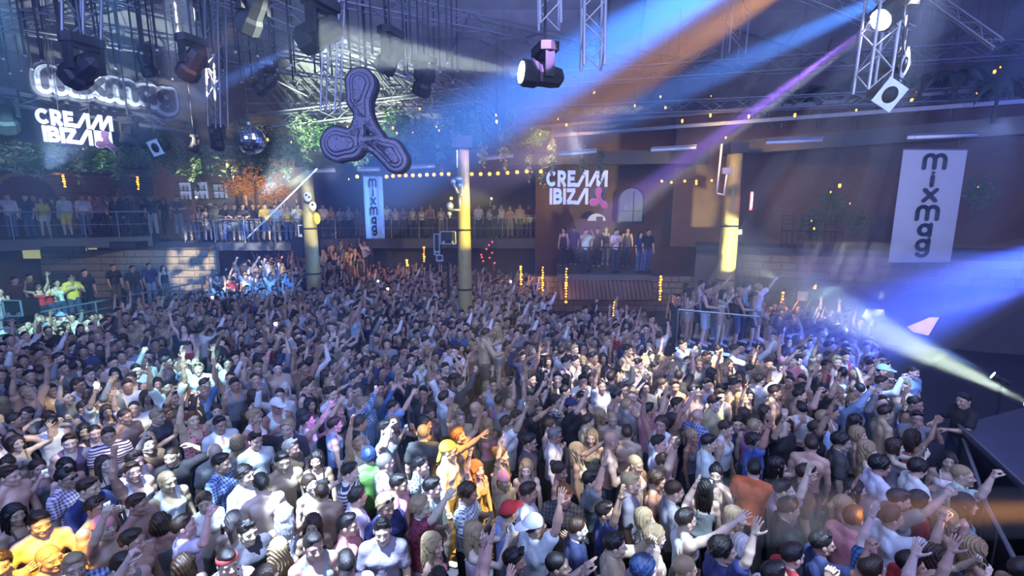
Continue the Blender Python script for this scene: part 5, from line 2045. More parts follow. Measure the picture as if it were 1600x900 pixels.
    (1014, 640, 'm', 'short', 'black', 'tee', 'pink', 'plain', 'up', 'BR'), (1290, 570, 'm', 'short', 'black', 'tee', 'red', 'plain', '-', 'R'),
]
rnd = random.Random(99)
spots = []   # x, y, spec or None
for a in A:
    sc = rnd.uniform(.97, 1.04) if a[2] == 'm' else rnd.uniform(.90, .95)
    p = at_z(a[0], a[1], 1.64 * sc)
    spots.append([p.x, p.y, a, sc])

DANCE = [(-3.9, 3.3), (4.7, 3.35), (5.3, 4.4), (5.9, 5.8), (7.1, 8.0), (8.6, 10.6), (10.6, 14.0), (9.3, 16.6), (7.2, 17.4), (5.8, 17.6), (1.6, 17.6), (1.2, 23.6), (-7.5, 26.5), (-12.3, 26.5), (-12.6, 19.8), (-13.8, 12.4), (-13.6, 11.4)]


def inside(x, y, poly):
    c = False
    for i in range(len(poly)):
        x0, y0 = poly[i]
        x1, y1 = poly[i - 1]
        if (y0 > y) != (y1 > y) and x < (x1 - x0) * (y - y0) / (y1 - y0) + x0:
            c = not c
    return c


def tier_z(x, y):
    z = 0
    if -12.7 < x < -7.4:
        for y0, zz in ((19.4, .35), (21.0, .75), (22.6, 1.15), (24.2, 1.5)):
            if y > y0 + .15:
                z = zz
    return z


RAISED_AT = [at_y(757, 521, 10.3), at_y(554, 492, 13.2), at_y(288, 513, 11.6)]
BLOCK = [(cca.x, cca.y, .5), (cla.x, cla.y, .6), (cra.x, cra.y, .6), (0, 0, .1)]
PZ = 1.05
pA, pB = at_z(1056, 541, PZ), at_z(1181, 556, PZ)


def pod_block(x, y):
    if 4.2 < x < 7.6 and 12.3 < y < 15.8:
        return True
    px, py, dep = proj((x, y, 1.6))
    return 1036 < px < 1200 and 10.9 < y < 15.6


cand = []
row = 0
y = 3.45
while y < 26.3:
    sp = .445 + .005 * y
    x = -14.5 + (row % 2) * sp / 2
    while x < 11:
        px_, py_ = x + rnd.uniform(-.11, .11), y + rnd.uniform(-.09, .09)
        x += sp
        if not inside(px_, py_, DANCE) or abs(px_) > py_ * 1.16 + .5:
            continue
        if pod_block(px_, py_):
            continue
        if 1.3 < px_ < 5.8 and py_ > 15.2:
            continue
        if any(abs(px_ - b.x + (b.y - py_) * b.x / b.y) < .52 and -1.5 < py_ - b.y < .35 for b in RAISED_AT):
            continue
        if any((px_ - b[0]) ** 2 + (py_ - b[1]) ** 2 < b[2] ** 2 for b in BLOCK):
            continue
        cand.append([px_, py_])
    y += .385 + .004 * y
    row += 1
S0 = np.array([[s[0], s[1]] for s in spots])
# push apart the picked-out people
for it in range(25):
    D = S0[:, None] - S0[None]
    dist = np.hypot(D[..., 0], D[..., 1]) + np.eye(len(S0)) * 9
    m = dist < .44
    S0 += (D / dist[..., None] * (.44 - dist)[..., None] * .35 * m[..., None]).sum(1)
for s, q in zip(spots, S0):
    s[0], s[1] = float(q[0]), float(q[1])
C_ = np.array(cand)
keep = []
for q in C_:
    if np.min(np.hypot(S0[:, 0] - q[0], S0[:, 1] - q[1])) > .37:
        keep.append(q)
C_ = np.array(keep)
# special figures kept free of neighbours
print('crowd candidates', len(C_), 'picked', len(S0))
order = np.argsort([q[1] * CP + abs(q[0]) * .15 for q in C_])
N_NEAR = 233 - len(S0)
near = [C_[i] for i in order[:N_NEAR]]
far = [C_[i] for i in order[N_NEAR:]]

MTOP = [('tee', 'white', 'plain')] * 5 + [('tank', 'white', 'plain')] * 4 + [('tee', 'black', 'plain')] * 4 + [('tee', 'navy', 'plain')] * 2 + [('tee', 'grey', 'plain')] * 3 + [(None, None, 'plain')] * 4 + \
    [('shirt', 'white', 'plain'), ('tee', 'white', 'stripe'), ('shirt', 'light blue', 'check'), ('tank', 'black', 'plain'), ('tank', 'grey', 'plain'), ('tee', 'light blue', 'plain'), ('tee', 'charcoal', 'plain'), ('tee', 'tan', 'plain'), ('tee', 'maroon', 'plain'), ('tank', 'mauve', 'plain')]
FTOP = [('top', 'black', 'plain')] * 4 + [('top', 'white', 'plain')] * 3 + [('top', 'grey', 'plain')] * 2 + [('bikini', 'black', 'plain'), ('top', 'tan', 'plain'), ('tee', 'white', 'plain'), ('top', 'pink', 'plain'), ('top', 'light blue', 'print')]


def rand_spec(r, up=.38):
    if r.random() < .68:
        sex = 'm'
        hair = r.choices(['short', 'quiff', 'buzz', 'curly', 'bald', 'cap', 'capback', 'hat'], [9, 5, 4, 2, 1, .6, .6, .3])[0]
        hcol = r.choices(['black', 'brown', 'blonde', 'ginger', 'grey'], [8, 8, 2, .6, .4])[0] if hair not in ('cap', 'capback', 'hat') else r.choice(['white', 'black', 'navy'])
        top = r.choice(MTOP)
        arm = r.choices(['-', 'chest', 'up', 'fwd', 'both', 'high', 'fist', 'point', 'phone', 'head', 'wide', 'aim'], [11, 2, 2, 1.5, 1, 2, 2, 1.2, 1, .6, .5, 1])[0]
    else:
        sex = 'f'
        hair = r.choices(['long', 'wavy', 'tail', 'bob', 'bun'], [6, 4, 4, 2, 2])[0]
        hcol = r.choices(['black', 'brown', 'blonde'], [4, 6, 5])[0]
        top = r.choice(FTOP)
        arm = r.choices(['-', 'chest', 'up', 'both', 'phone', 'bent', 'fwd'], [8, 2, 1.5, .8, 1, 1.5, 1])[0]
    return sex, hair, hcol, top, arm


HELD = []


def phone_at(root, var, label_where):
    """a phone in the gripping hand of the figure; a thing of its own"""
    me, HM, hms = get_body(var)
    bpy_M = Matrix.Translation(root.location) @ root.rotation_euler.to_matrix().to_4x4() @ Matrix.Scale(root.scale[0], 4)
    M = bpy_M @ hms[0]
    c = M @ Vector((0, -.035, .085))
    HELD.append((root, c, M))


for s in spots:
    x, y, a, sc = s
    ex = a[10] if len(a) > 10 else None
    var = (MV if a[2] == 'm' else FV)[a[8]]
    exc = {'band': (.4, .03, .03)}.get(ex, (.01, .01, .01))
    r = make_person((x, y, 0), a[9], var, a[3], a[4], a[5], a[6], a[7], ex, None, sc, rnd, extra_c=exc)
    if a[8] in ('phone', 'high'):
        phone_at(r, var, None)
for q in near:
    sex, hair, hcol, top, arm = rand_spec(rnd)
    var = (MV if sex == 'm' else FV)[arm]
    sc = rnd.uniform(.95, 1.03) if sex == 'm' else rnd.uniform(.88, .95)
    face = rnd.choices(['R', 'RC', 'C', 'BR', 'B'], [8, 3, 2, 1.5, .7])[0]
    ex = rnd.choices([None, 'glasses', 'glasses_up'], [14, 1, 1])[0]
    r = make_person((float(q[0]), float(q[1]), 0), face, var, hair, hcol, top[0], top[1], top[2], ex, None, sc, rnd, jit=20)
    if arm in ('phone', 'high') and rnd.random() < .6:
        phone_at(r, var, None)

# ---- the far crowd: one object, instanced from light joined figures
far = np.array(far)
lib = bpy.data.collections.new('crowd_library')
LIBV = [0, 1, 3, 4, 6, 8, 9, 11, 5, 14, 15, 16, 17, 19]
for v in LIBV:
    lib.objects.link(crowd_member(v))
# keep the instance order equal to the list order
for i, o in enumerate(lib.objects):
    o.name = 'crowd_member_%02d' % i
nf = len(far)
me = bpy.data.meshes.new('crowd')
P = np.array([(q[0], q[1], tier_z(q[0], q[1])) for q in far], np.float32)
me.vertices.add(nf)
me.vertices.foreach_set('co', P.ravel())


def attr(name, typ, dom, key, data):
    a = me.attributes.new(name, typ, dom)
    a.data.foreach_set(key, np.asarray(data).ravel())


idx, rot, scl, ca, cb, ch_ = [], [], [], [], [], []
for q in far:
    v = rnd.choices(range(len(LIBV)), [12, 2.2, 1.2, 1.5, 2.4, 2, .8, .6, 2.4, 6, 1.4, .8, 1.3, 1.5])[0]
    idx.append(v)
    face = rnd.choices(['R', 'RC', 'C', 'B'], [7, 4, 2, .6])[0]
    rot.append((0, 0, heading_of((q[0], q[1], 0), face, rnd, 22)))
    sx = VARIANTS[LIBV[v]][0]
    s = rnd.uniform(.94, 1.05) if sx == 'm' else rnd.uniform(.88, .96)
    scl.append((s, s, s))
    sk = SK[rnd.randrange(5)]
    bare = sx == 'm' and rnd.random() < .12
    ca.append((*sk, 1))
    cc = sk if bare else CC[rnd.choices(['white', 'black', 'grey', 'navy', 'light blue', 'tan', 'charcoal', 'pink', 'red', 'blue'], [8, 5, 4, 3, 1.5, 2, 3, .6, .4, .8])[0]]
    cb.append((*cc, 1))
    hc = HC[rnd.choices(['black', 'brown', 'blonde'], [5, 6, 3 if sx == 'f' else 1])[0]]
    ch_.append((*hc, 1))
attr('idx', 'INT', 'POINT', 'value', idx)
attr('rot', 'FLOAT_VECTOR', 'POINT', 'vector', np.array(rot, np.float32))
attr('scl', 'FLOAT_VECTOR', 'POINT', 'vector', np.array(scl, np.float32))
attr('skin_c', 'FLOAT_COLOR', 'POINT', 'color', np.array(ca, np.float32))
attr('cloth_c', 'FLOAT_COLOR', 'POINT', 'color', np.array(cb, np.float32))
attr('hair_c', 'FLOAT_COLOR', 'POINT', 'color', np.array(ch_, np.float32))
crowd = bpy.data.objects.new('crowd', me)
COL.objects.link(crowd)
tag(crowd, 'packed mass of dancing people filling the far half of the dance floor', 'crowd', None, 'stuff')
g = bpy.data.node_groups.new('crowd_instances', 'GeometryNodeTree')
g.interface.new_socket('Geometry', in_out='INPUT', socket_type='NodeSocketGeometry')
g.interface.new_socket('Geometry', in_out='OUTPUT', socket_type='NodeSocketGeometry')
gi, go = g.nodes.new('NodeGroupInput'), g.nodes.new('NodeGroupOutput')
ip = g.nodes.new('GeometryNodeInstanceOnPoints')
ci = g.nodes.new('GeometryNodeCollectionInfo')
ci.inputs[0].default_value = lib
ci.inputs[1].default_value = True
ci.inputs[2].default_value = True


def named(n, t):
    a = g.nodes.new('GeometryNodeInputNamedAttribute')
    a.data_type = t
    a.inputs[0].default_value = n
    return [o for o in a.outputs if o.enabled][0]


g.links.new(gi.outputs[0], ip.inputs['Points'])
g.links.new(ci.outputs[0], ip.inputs['Instance'])
ip.inputs['Pick Instance'].default_value = True
g.links.new(named('idx', 'INT'), ip.inputs['Instance Index'])
e2r = g.nodes.new('FunctionNodeEulerToRotation')
g.links.new(named('rot', 'FLOAT_VECTOR'), e2r.inputs[0])
g.links.new(e2r.outputs[0], ip.inputs['Rotation'])
g.links.new(named('scl', 'FLOAT_VECTOR'), ip.inputs['Scale'])
g.links.new(ip.outputs[0], go.inputs[0])
md = crowd.modifiers.new('crowd', 'NODES')
md.node_group = g

# ---- balconies, platform, podium, terrace
def on_line(A_, B_, px, z, back=.45):
    u = (px - 800) / F_PX
    A_, B_ = Vector((A_[0], A_[1], 0)), Vector((B_[0], B_[1], 0))
    d = B_ - A_
    n = Vector((-d.y, d.x, 0)).normalized()
    A2 = A_ + n * back
    # X = u * (Y*CP - (z-4.9)*SP)
    c = -(z - CAM.z) * SP
    t = (u * (A2.y * CP + c) - A2.x) / (d.x - u * d.y * CP)
    return A2 + d * t


def railing(name, A_, B_, z, label, n, h=1.05, mids=(.5,), m=M_CHROME, r=.022, glass=False, group=None, cat='railing'):
    A_, B_ = Vector((A_[0], A_[1], z)), Vector((B_[0], B_[1], z))
    root = empty(name, A_)
    tag(root, label, cat, group)
    d = B_ - A_
    for i in range(n + 1):
        p = d * (i / n)
        bar_part(root, 'post', p, p + Vector((0, 0, h)), r, m)
    bar_part(root, 'top_rail', (0, 0, h), d + Vector((0, 0, h)), r * 1.1, m)
    for q in mids:
        bar_part(root, 'mid_rail', (0, 0, h * q), d + Vector((0, 0, h * q)), r * .7, m)
    if glass:
        for i in range(n):
            a, b = d * (i / n), d * ((i + 1) / n)
            MB().bar(a * .98 + b * .02 + Vector((0, 0, h * .48)), a * .02 + b * .98 + Vector((0, 0, h * .48)), .012, h * .8).build('glass_panel', M_GLASS, root)
    return root


M_RAIL = mat('rail_grey', (.30, .33, .38), .35, .6, nscale=9)
bA, bB = (B1a.x, B1a.y), (B1b.x, B1b.y)
Z1 = SLABZ + .15
railing('balcony_railing', on_line(bA, bB, -40, Z1, .12), on_line(bA, bB, 236, Z1, .12), Z1, 'thin steel railing along the left balcony edge', 5, m=M_RAIL)
railing('balcony_railing', on_line((B2a.x, 21.5), (B2b.x, 21.3), 290, B2Z, .12), on_line((B2a.x, 21.5), (B2b.x, 21.3), 478, B2Z, .12), B2Z, 'thin steel railing in front of the lit group left of the first column', 4, m=M_RAIL)
railing('balcony_railing', (B3a.x, 24.6), (B3b.x, 24.6), B2Z, 'dim railing of the far balcony between the first column and the white letter sign', 9, m=M_RAIL)
railing('balcony_railing', (B4a.x + .1, 18.35), (B4b.x - .1, 18.15), B4Z, 'railing of the raised platform under the arched window', 4, m=M_DARK)


def bal(px, z, face, sex, hair, hcol, top, tcol, arms, legs='trousers', lc=None, pat='plain', A_=None, B_=None, back=.5, group='', sc=None, shoes=(.02, .02, .02), where=None):
    p = on_line(A_, B_, px, z, back)
    var = (MV if sex == 'm' else FV)[arms]
    sc = sc or (1.0 if sex == 'm' else .93)
    return make_person((p.x, p.y, z), face, var, hair, hcol, top, tcol, pat, None, None, sc, rnd, legs, lc, shoes, group, 10, where)


JEAN = (.06, .10, .25)
W1 = 'on the left balcony'
for k, (px, f, sex, hair, hcol, top, tcol, arms, legs, lc) in enumerate([
        (22, -60, 'm', 'short', 'black', 'shirt', 'white', 'hips', 'trousers', JEAN), (50, -60, 'm', 'short', 'black', 'tee', 'navy', '-', 'trousers', JEAN),
        (74, -50, 'f', 'long', 'black', 'tee', 'yellow', '-', 'shorts', (.6, .6, .6)), (108, -60, 'm', 'short', 'brown', 'tee', 'white', '-', 'shorts', (.75, .62, .05)),
        (137, -55, 'm', 'buzz', 'black', 'tee', 'white', '-', 'trousers', (.08, .12, .2)), (161, -60, 'm', 'short', 'black', 'tee', 'mauve', 'chest', 'trousers', (.02, .02, .03)),
        (188, -70, 'm', 'short', 'black', 'shirt', 'black', '-', 'trousers', (.02, .02, .03)), (216, -60, 'm', 'short', 'black', 'shirt', 'charcoal', 'phone', 'trousers', (.02, .02, .02)),
        (242, -60, 'm', 'short', 'brown', 'tee', 'black', 'head', 'trousers', (.35, .35, .36)), (262, -70, 'f', 'long', 'black', 'tee', 'black', '-', 'trousers', (.02, .02, .02)),
        (282, -50, 'm', 'short', 'black', 'tee', 'charcoal', 'rail', 'trousers', (.2, .22, .25))]):
    bal(px, Z1, f, sex, hair, hcol, top, tcol, arms, legs, lc, A_=bA, B_=bB, back=.55 + (k % 2) * .25, group='people on the left balcony', where=W1)
for k, (px, sex, hcol, tcol, arms) in enumerate([(62, 'm', 'black', 'grey', '-'), (92, 'f', 'black', 'navy', '-'), (150, 'm', 'brown', 'white', '-'), (176, 'm', 'black', 'white', '-'), (203, 'm', 'black', 'navy', 'high'), (230, 'f', 'brown', 'black', '-')]):
    bal(px, Z1, -70, sex, 'short' if sex == 'm' else 'long', hcol, 'tee', tcol, arms, A_=bA, B_=bB, back=1.35, group='people on the left balcony', where='behind the front row on the left balcony')
b2A, b2B = (B2a.x, 21.5), (B2b.x, 21.3)
for k, (px, sex, hair, hcol, top, tcol, arms) in enumerate([
        (296, 'm', 'short', 'black', 'tee', 'mauve', '-'), (304, 'f', 'long', 'blonde', 'top', 'pink', 'both'), (316, 'f', 'long', 'brown', 'top', 'white', 'up'), (327, 'f', 'bob', 'black', 'dress', 'grey', '-'),
        (343, 'm', 'short', 'black', 'tee', 'pale green', 'rail'), (357, 'm', 'short', 'black', 'tee', 'black', 'rail'), (371, 'm', 'short', 'black', 'tee', 'charcoal', 'rail'), (384, 'm', 'buzz', 'black', 'tee', 'black', 'rail'),
        (400, 'm', 'short', 'brown', 'tee', 'black', 'up'), (418, 'm', 'short', 'brown', 'tee', 'yellow', 'rail'), (434, 'm', 'buzz', 'brown', 'tee', 'light blue', '-'), (452, 'f', 'long', 'blonde', 'top', 'yellow', 'bent'), (468, 'm', 'short', 'brown', 'tee', 'white', 'chest')]):
    bal(px, B2Z, -65, sex, hair, hcol, top, tcol, arms, 'trousers' if k % 3 else 'shorts', JEAN if k % 2 else (.12, .13, .16), A_=b2A, B_=b2B, back=.5 + (k % 3) * .1, group='people behind the railing left of the first column', where='behind the railing left of the first column')
for k, px in enumerate([300, 322, 334, 350, 378, 392, 409, 426, 443, 460]):
    sex, hair, hcol, top, arm = rand_spec(rnd)
    bal(px, B2Z, -65, sex, hair, hcol, top[0], top[1], arm, A_=b2A, B_=b2B, back=1.3 + (k % 2) * .4, group='people behind the railing left of the first column', where='second row behind that railing, left of the first column')
b3A, b3B = (B3a.x, 24.5), (B3b.x, 24.5)
for k, px in enumerate([507, 520, 534, 547, 560, 606, 619, 632, 646, 660, 673, 690, 748, 766, 783, 797, 812, 826, 842, 858]):
    sex, hair, hcol, top, arm = rand_spec(rnd)
    bal(px, B2Z, -75, sex, hair, hcol, top[0], 'white' if k in (3, 6, 8, 13) else top[1] or 'grey', 'rail' if k % 2 else '-', A_=b3A, B_=b3B, back=.5 + (k % 3) * .25, group='people on the dim far balcony', where='on the dim far balcony')
b4A, b4B = (B4a.x, 18.3), (B4b.x, 18.1)
for k, (px, f, sex, hair, hcol, top, tcol, arms, legs, lc) in enumerate([
        (914, -80, 'm', 'buzz', 'black', 'tee', 'white', 'phone', 'trousers', (.03, .04, .08)), (960, -75, 'm', 'buzz', 'brown', 'tee', 'white', 'chest', 'trousers', (.03, .04, .08)),
        (998, -90, 'f', 'long', 'brown', 'tee', 'navy', '-', 'trousers', JEAN), (1010, -90, 'm', 'short', 'black', 'tee', 'black', '-', 'trousers', JEAN)]):
    rp = bal(px, B4Z, f, sex, hair, hcol, top, tcol, arms, legs, lc, A_=b4A, B_=b4B, back=.6, group='people on the platform under the arched window', where='on the platform under the arched window')
    if px == 960:
        MB().sphere((0, .137, 1.33), .085, 10, 8, (1, .12, .62)).build('chest_print', mat('red_print', (.5, .05, .06), .7), rp)
for k, px in enumerate([880, 896, 932, 945, 978, 1022, 1036, 1050, 1068]):
    sex, hair, hcol, top, arm = rand_spec(rnd)
    p = on_line(b4A, b4B, px, B4Z, 2.6 + (k % 2) * .6)
    if p.x > B4b.x - .2:
        continue
    make_person((p.x, p.y, B4Z), -90, (MV if sex == 'm' else FV)['-'], hair, hcol, top[0], 'charcoal' if top[0] else None, 'plain', None, None, .98, rnd, group='people on the platform under the arched window', where='in the shade at the back of that platform', jit=20)
# podium
pod = empty('railed_podium', (0, 0, 0))
tag(pod, 'low railed podium with a blue-lit edge in the crowd, in front of the right column', 'podium')
dv = (pB - pA).normalized()
nv = Vector((-dv.y, dv.x, 0))
V = [pA, pB, pB + nv * 2.2, pA + nv * 2.2]
V = [Vector((v.x, v.y, .0)) for v in V] + [Vector((v.x, v.y, PZ)) for v in V]
MB().add(V, [(0, 3, 2, 1), (4, 5, 6, 7), (0, 1, 5, 4), (1, 2, 6, 5), (2, 3, 7, 6), (3, 0, 4, 7)]).build('deck', M_DARK, pod)
MB().bar(pA + Vector((0, 0, -.05)) - nv * .03, pB + Vector((0, 0, -.05)) - nv * .03, .04, .07).build('lit_edge', mat('lit_edge', (.3, .5, .9), .3, emit=(.25, .5, 1.0), estr=1.6), pod)
railing('podium_railing', pA + nv * .06, pB + nv * .06, PZ, 'bright steel railing around the people on the low podium', 2, m=M_CHROME, r=.026, mids=())
for k, (t_, bk, sex, hair, hcol, top, tcol, arms, legs, lc, pat, f) in enumerate([
        (.10, .4, 'f', 'long', 'brown', 'top', 'white', 'chest', 'shorts', (.4, .35, .35), 'stripe', -40), (.33, .42, 'm', 'short', 'brown', 'tank', 'charcoal', 'rail', 'shorts', (.4, .5, .6), 'plain', -50),
        (.55, .45, 'f', 'long', 'brown', 'bikini', 'white', 'phone', 'shorts', (.45, .30, .25), 'plain', -60), (.76, .42, 'm', 'buzz', 'blonde', 'tank', 'black', 'rail', 'shorts', (.05, .06, .12), 'plain', -40),
        (.97, .5, 'f', 'tail', 'black', 'top', 'light blue', '-', 'shorts', (.03, .04, .08), 'print', -40), (.0, 1.15, 'f', 'long', 'black', 'top', 'grey', '-', 'shorts', None, 'plain', -40),
        (.2, 1.2, 'm', 'short', 'black', None, None, '-', 'shorts', None, 'plain', -40), (.42, 1.25, 'm', 'short', 'brown', None, None, 'aim', 'trousers', None, 'plain', -20),
        (.64, 1.3, 'f', 'long', 'blonde', 'top', 'black', '-', 'shorts', None, 'plain', -40), (.86, 1.3, 'm', 'curly', 'black', 'tee', 'grey', '-', 'trousers', None, 'plain', -40),
        (1.02, 1.35, 'm', 'buzz', 'blonde', 'tee', 'white', 'aim', 'trousers', None, 'plain', 0)]):
    p = pA + (pB - pA) * (t_ * .92 + .04) + nv * bk
    make_person((p.x, p.y, PZ), f, (MV if sex == 'm' else FV)[arms], hair, hcol, top, tcol, pat, None, None, 1.0 if sex == 'm' else .93, rnd, legs, lc, (.5, .5, .5), 'people on the railed podium', 8,
                'on the railed podium' + (', back row' if bk > 1 else ', front row'))
# terrace at the lower left
tA, tB = (TA[0], TA[1]), (TB[0], TB[1])
mT = mat('rail_blue_steel', (.25, .32, .45), .3, .7)
for k, (px, sex, hair, hcol, top, tcol, arms, bk) in enumerate([
        (14, 'f', 'long', 'brown', 'top', 'grey', '-', .7), (58, 'm', 'short', 'black', 'tee', 'charcoal', '-', 2.3), (72, 'f', 'long', 'brown', 'top', 'red', 'both', .7), (84, 'f', 'long', 'black', 'top', 'red', 'chest', .8),
        (100, 'f', 'bun', 'black', 'top', 'white', 'bent', .9), (122, 'm', 'short', 'black', 'tee', 'yellow', 'chest', .8), (142, 'm', 'short', 'black', 'tee', 'black', '-', 1.8), (215, 'm', 'short', 'black', 'tee', 'black', '-', 1.2),
        (185, 'm', 'short', 'brown', 'tee', 'black', '-', 2.4), (240, 'm', 'short', 'black', 'tee', 'navy', '-', 1.4), (36, 'm', 'short', 'black', 'tee', 'brown', '-', 2.0), (262, 'f', 'long', 'black', 'top', 'black', '-', 1.0)]):
    p = on_line(tA, tB, px, 1.0, bk)
    make_person((p.x, p.y, 1.0), -30, (MV if sex == 'm' else FV)[arms], hair, hcol, top, tcol, 'plain', None, None, 1.0 if sex == 'm' else .93, rnd, group='people on the lower left terrace', where='on the dark lower left terrace')

# figures raised above the crowd
def riser(x, y, z, label):
    o = MB().box((-.24, -.2, 0), (.24, .2, z)).build('riser_box', M_DARK)
    o.location = (x, y, 0)
    tag(o, label, 'box')


def raised(px, py, Y, sex, hair, hcol, top, tcol, arms, face, pat='plain', legs='trousers', lc=None, where='', rl='', tl=None, sc=1.0):
    h = at_y(px, py, Y)
    z = h.z - 1.63 * sc
    riser(h.x, h.y, z, rl)
    q = make_person((h.x, h.y, z), face, (MV if sex == 'm' else FV)[arms], hair, hcol, top, tcol, pat, None, None, sc, rnd, legs, lc, None, 'people raised above the crowd', 2, where)
    return q


raised(757, 521, 10.3, 'm', 'short', 'black', 'shirt', 'tan', 'rail', 20, where='standing above the crowd in front of the middle column', rl='low black box under the man standing above the crowd')
raised(776, 517, 10.6, 'f', 'long', 'blonde', 'top', 'white', 'phone', 215, where='standing above the crowd beside the man in tan', rl='low black box under the blonde woman above the crowd')
raised(554, 492, 13.2, 'm', 'buzz', 'blonde', 'tank', 'light blue', 'high', -20, where='raised above the crowd under the narrow banner', rl='low black box under the man raised below the banner')
raised(288, 513, 11.6, 'f', 'long', 'black', 'bikini', 'black', 'up', -80, where='lifted above the crowd at left, in red shorts', legs='shorts', lc=(.5, .03, .03), rl='low black box under the woman in red shorts')
# people whose phone flash shows as a white point
FLASHED = []
for (px, py, zb) in ((332, 467, 0), (431, 509, 0), (591, 441, 0), (606, 453, 0), (798, 442, 0), (152, 606, 0), (768, 317, B2Z), (306, 303, B2Z)):
    var = MV['high']
    hm = get_body(var)[2][0] @ Vector((0, -.035, .085))
    q = at_z(px, py, zb + hm.z) if zb == 0 else at_y(px, py, 25.0 if px > 500 else 22.3)
    hd_ = heading_of((q.x, q.y, 0), 'RC' if zb == 0 else 'C', rnd, 5)
    off = Matrix.Rotation(hd_, 3, 'Z') @ Vector((hm.x, hm.y, 0))
    loc = (q.x - off.x, q.y - off.y, zb)
    d_ = Vector((math.cos(hd_ + math.pi / 2), math.sin(hd_ + math.pi / 2), 0))
    make_person(loc, math.degrees(hd_) + 90, var, rnd.choice(['short', 'quiff']), rnd.choice(['black', 'brown']), 'tee', rnd.choice(['white', 'navy', 'grey', 'black']), 'plain', None, None, 1.0, rnd, group='people holding up phones with the flash on', jit=0,
                where='phone flash on, ' + ('far balcony' if px > 500 and zb else 'balcony left of first column' if zb else 'in the crowd'))
    phone_at(PEOPLE[-1][0], var, None)
    FLASHED.append(PEOPLE[-1][0])
# steward at the stage barrier
sp_ = at_z(1508, 630, 1.6)
make_person((sp_.x, sp_.y, 0), 175, MV['rail'], 'short', 'black', 'tee', 'black', 'plain', None, None, 1.02, rnd, group='stewards at the stage', where='alone at the dark stage barrier, right edge')

# ---- labels
def place_words(px, py, w):
    if w:
        return w
    if py > 850:
        v = 'at the bottom edge'
    elif py > 770:
        v = 'in the nearest rows'
    elif py > 690:
        v = 'in the near crowd'
    elif py > 600:
        v = 'in the middle of the crowd'
    else:
        v = 'in the far crowd'
    h = 'far left' if px < 200 else 'left' if px < 480 else 'left of centre' if px < 720 else 'centre' if px < 900 else 'right of centre' if px < 1120 else 'right' if px < 1380 else 'far right'
    return v + ', ' + h


AW = {}
for i_, w_ in enumerate(ARM_WORDS):
    AW[i_] = w_
short_arm = {'arms at their sides': '', 'arms at her sides': ''}
buckets = {}
for r, inf in PEOPLE:
    hx = r.location.copy()
    px, py, dep = proj((hx.x, hx.y, hx.z + 1.63 * r.scale[0]))
    pw = place_words(px, py, inf['where'])
    if inf['top']:
        tw = (inf['tcol'] + ' ' + PATW[inf['pat']] + TOPW[inf['top']]).strip()
    else:
        tw = 'bare chest'
    hw = HAIRW[inf['hair']]
    hw = hw % inf['hcol'] if '%s' in hw else hw
    aw = AW[inf['var']]
    inf['px'] = px
    base = '%s, %s, %s' % (inf['sex'], tw, hw)
    if 'sides' not in aw:
        base += ', ' + aw
    buckets.setdefault((base, pw), []).append((px, r, inf))
NUMW = ['', '', 'two', 'three', 'four', 'five', 'six', 'seven', 'eight', 'nine', 'ten']
ORD = ['leftmost', 'second', 'third', 'fourth', 'fifth', 'sixth', 'seventh', 'eighth']
SEEN = {}
for (base, pw), lst in buckets.items():
    lst.sort(key=lambda t: t[0])
    n = len(lst)
    for k, (px, r, inf) in enumerate(lst):
        lab = base + ', ' + pw
        if n > 1:
            pos = 'leftmost' if k == 0 else 'rightmost' if k == n - 1 else ORD[k] + ' from left'
            lab = pos + ' ' + base + ', ' + pw
        ws = lab.split()
        if len(ws) > 15:
            lab = lab.replace(', in the middle of the crowd', ', mid-crowd').replace('both hands round a phone', 'holding a phone').replace('left hand at the head', 'hand at head')
            lab = lab.replace('in the nearest rows', 'nearest rows').replace('at the bottom edge', 'bottom edge').replace('in the near crowd', 'near crowd').replace('long-sleeved ', '').replace('one hand raised high', 'hand high')
            lab = lab.replace('left arm reaching forward', 'arm forward').replace('right arm thrown up', 'right arm up').replace('standing above the crowd', 'above the crowd').replace(' behind that railing, left', ', left')
            lab = lab.replace('behind the railing left of the first column', 'railing left of first column').replace('right arm pointing up', 'pointing up').replace('hands at the chest', 'hands at chest').replace(' in a bun', ' bun').replace('second row, left of the first column', 'second row beside first column').replace('left hand raised', 'hand raised').replace('in the far crowd', 'far crowd').replace(', raised above', ' above').replace('lifted above the crowd at left, in red shorts', 'red shorts, above crowd').replace('above the crowd in front of the middle column', 'above crowd by middle column').replace('on the dark lower left terrace', 'lower left terrace').replace('above the crowd beside the man in tan', 'above crowd, beside tan man').replace('on the railed podium', 'railed podium').replace('above the crowd under the narrow banner', 'above crowd under narrow banner').replace('on the platform under the arched window', 'platform under arched window')
        r['label'] = lab
        r['category'] = 'person'
        r['group'] = inf['group']
        SEEN.setdefault(lab, 0)
        SEEN[lab] += 1
        if len(lab.split()) > 16:
            print('LONG', len(lab.split()), lab)
            r['label'] = ' '.join(lab.split()[:16])
print('people', len(PEOPLE), 'far crowd', nf, 'dup labels', [k for k, v in SEEN.items() if v > 1][:5])

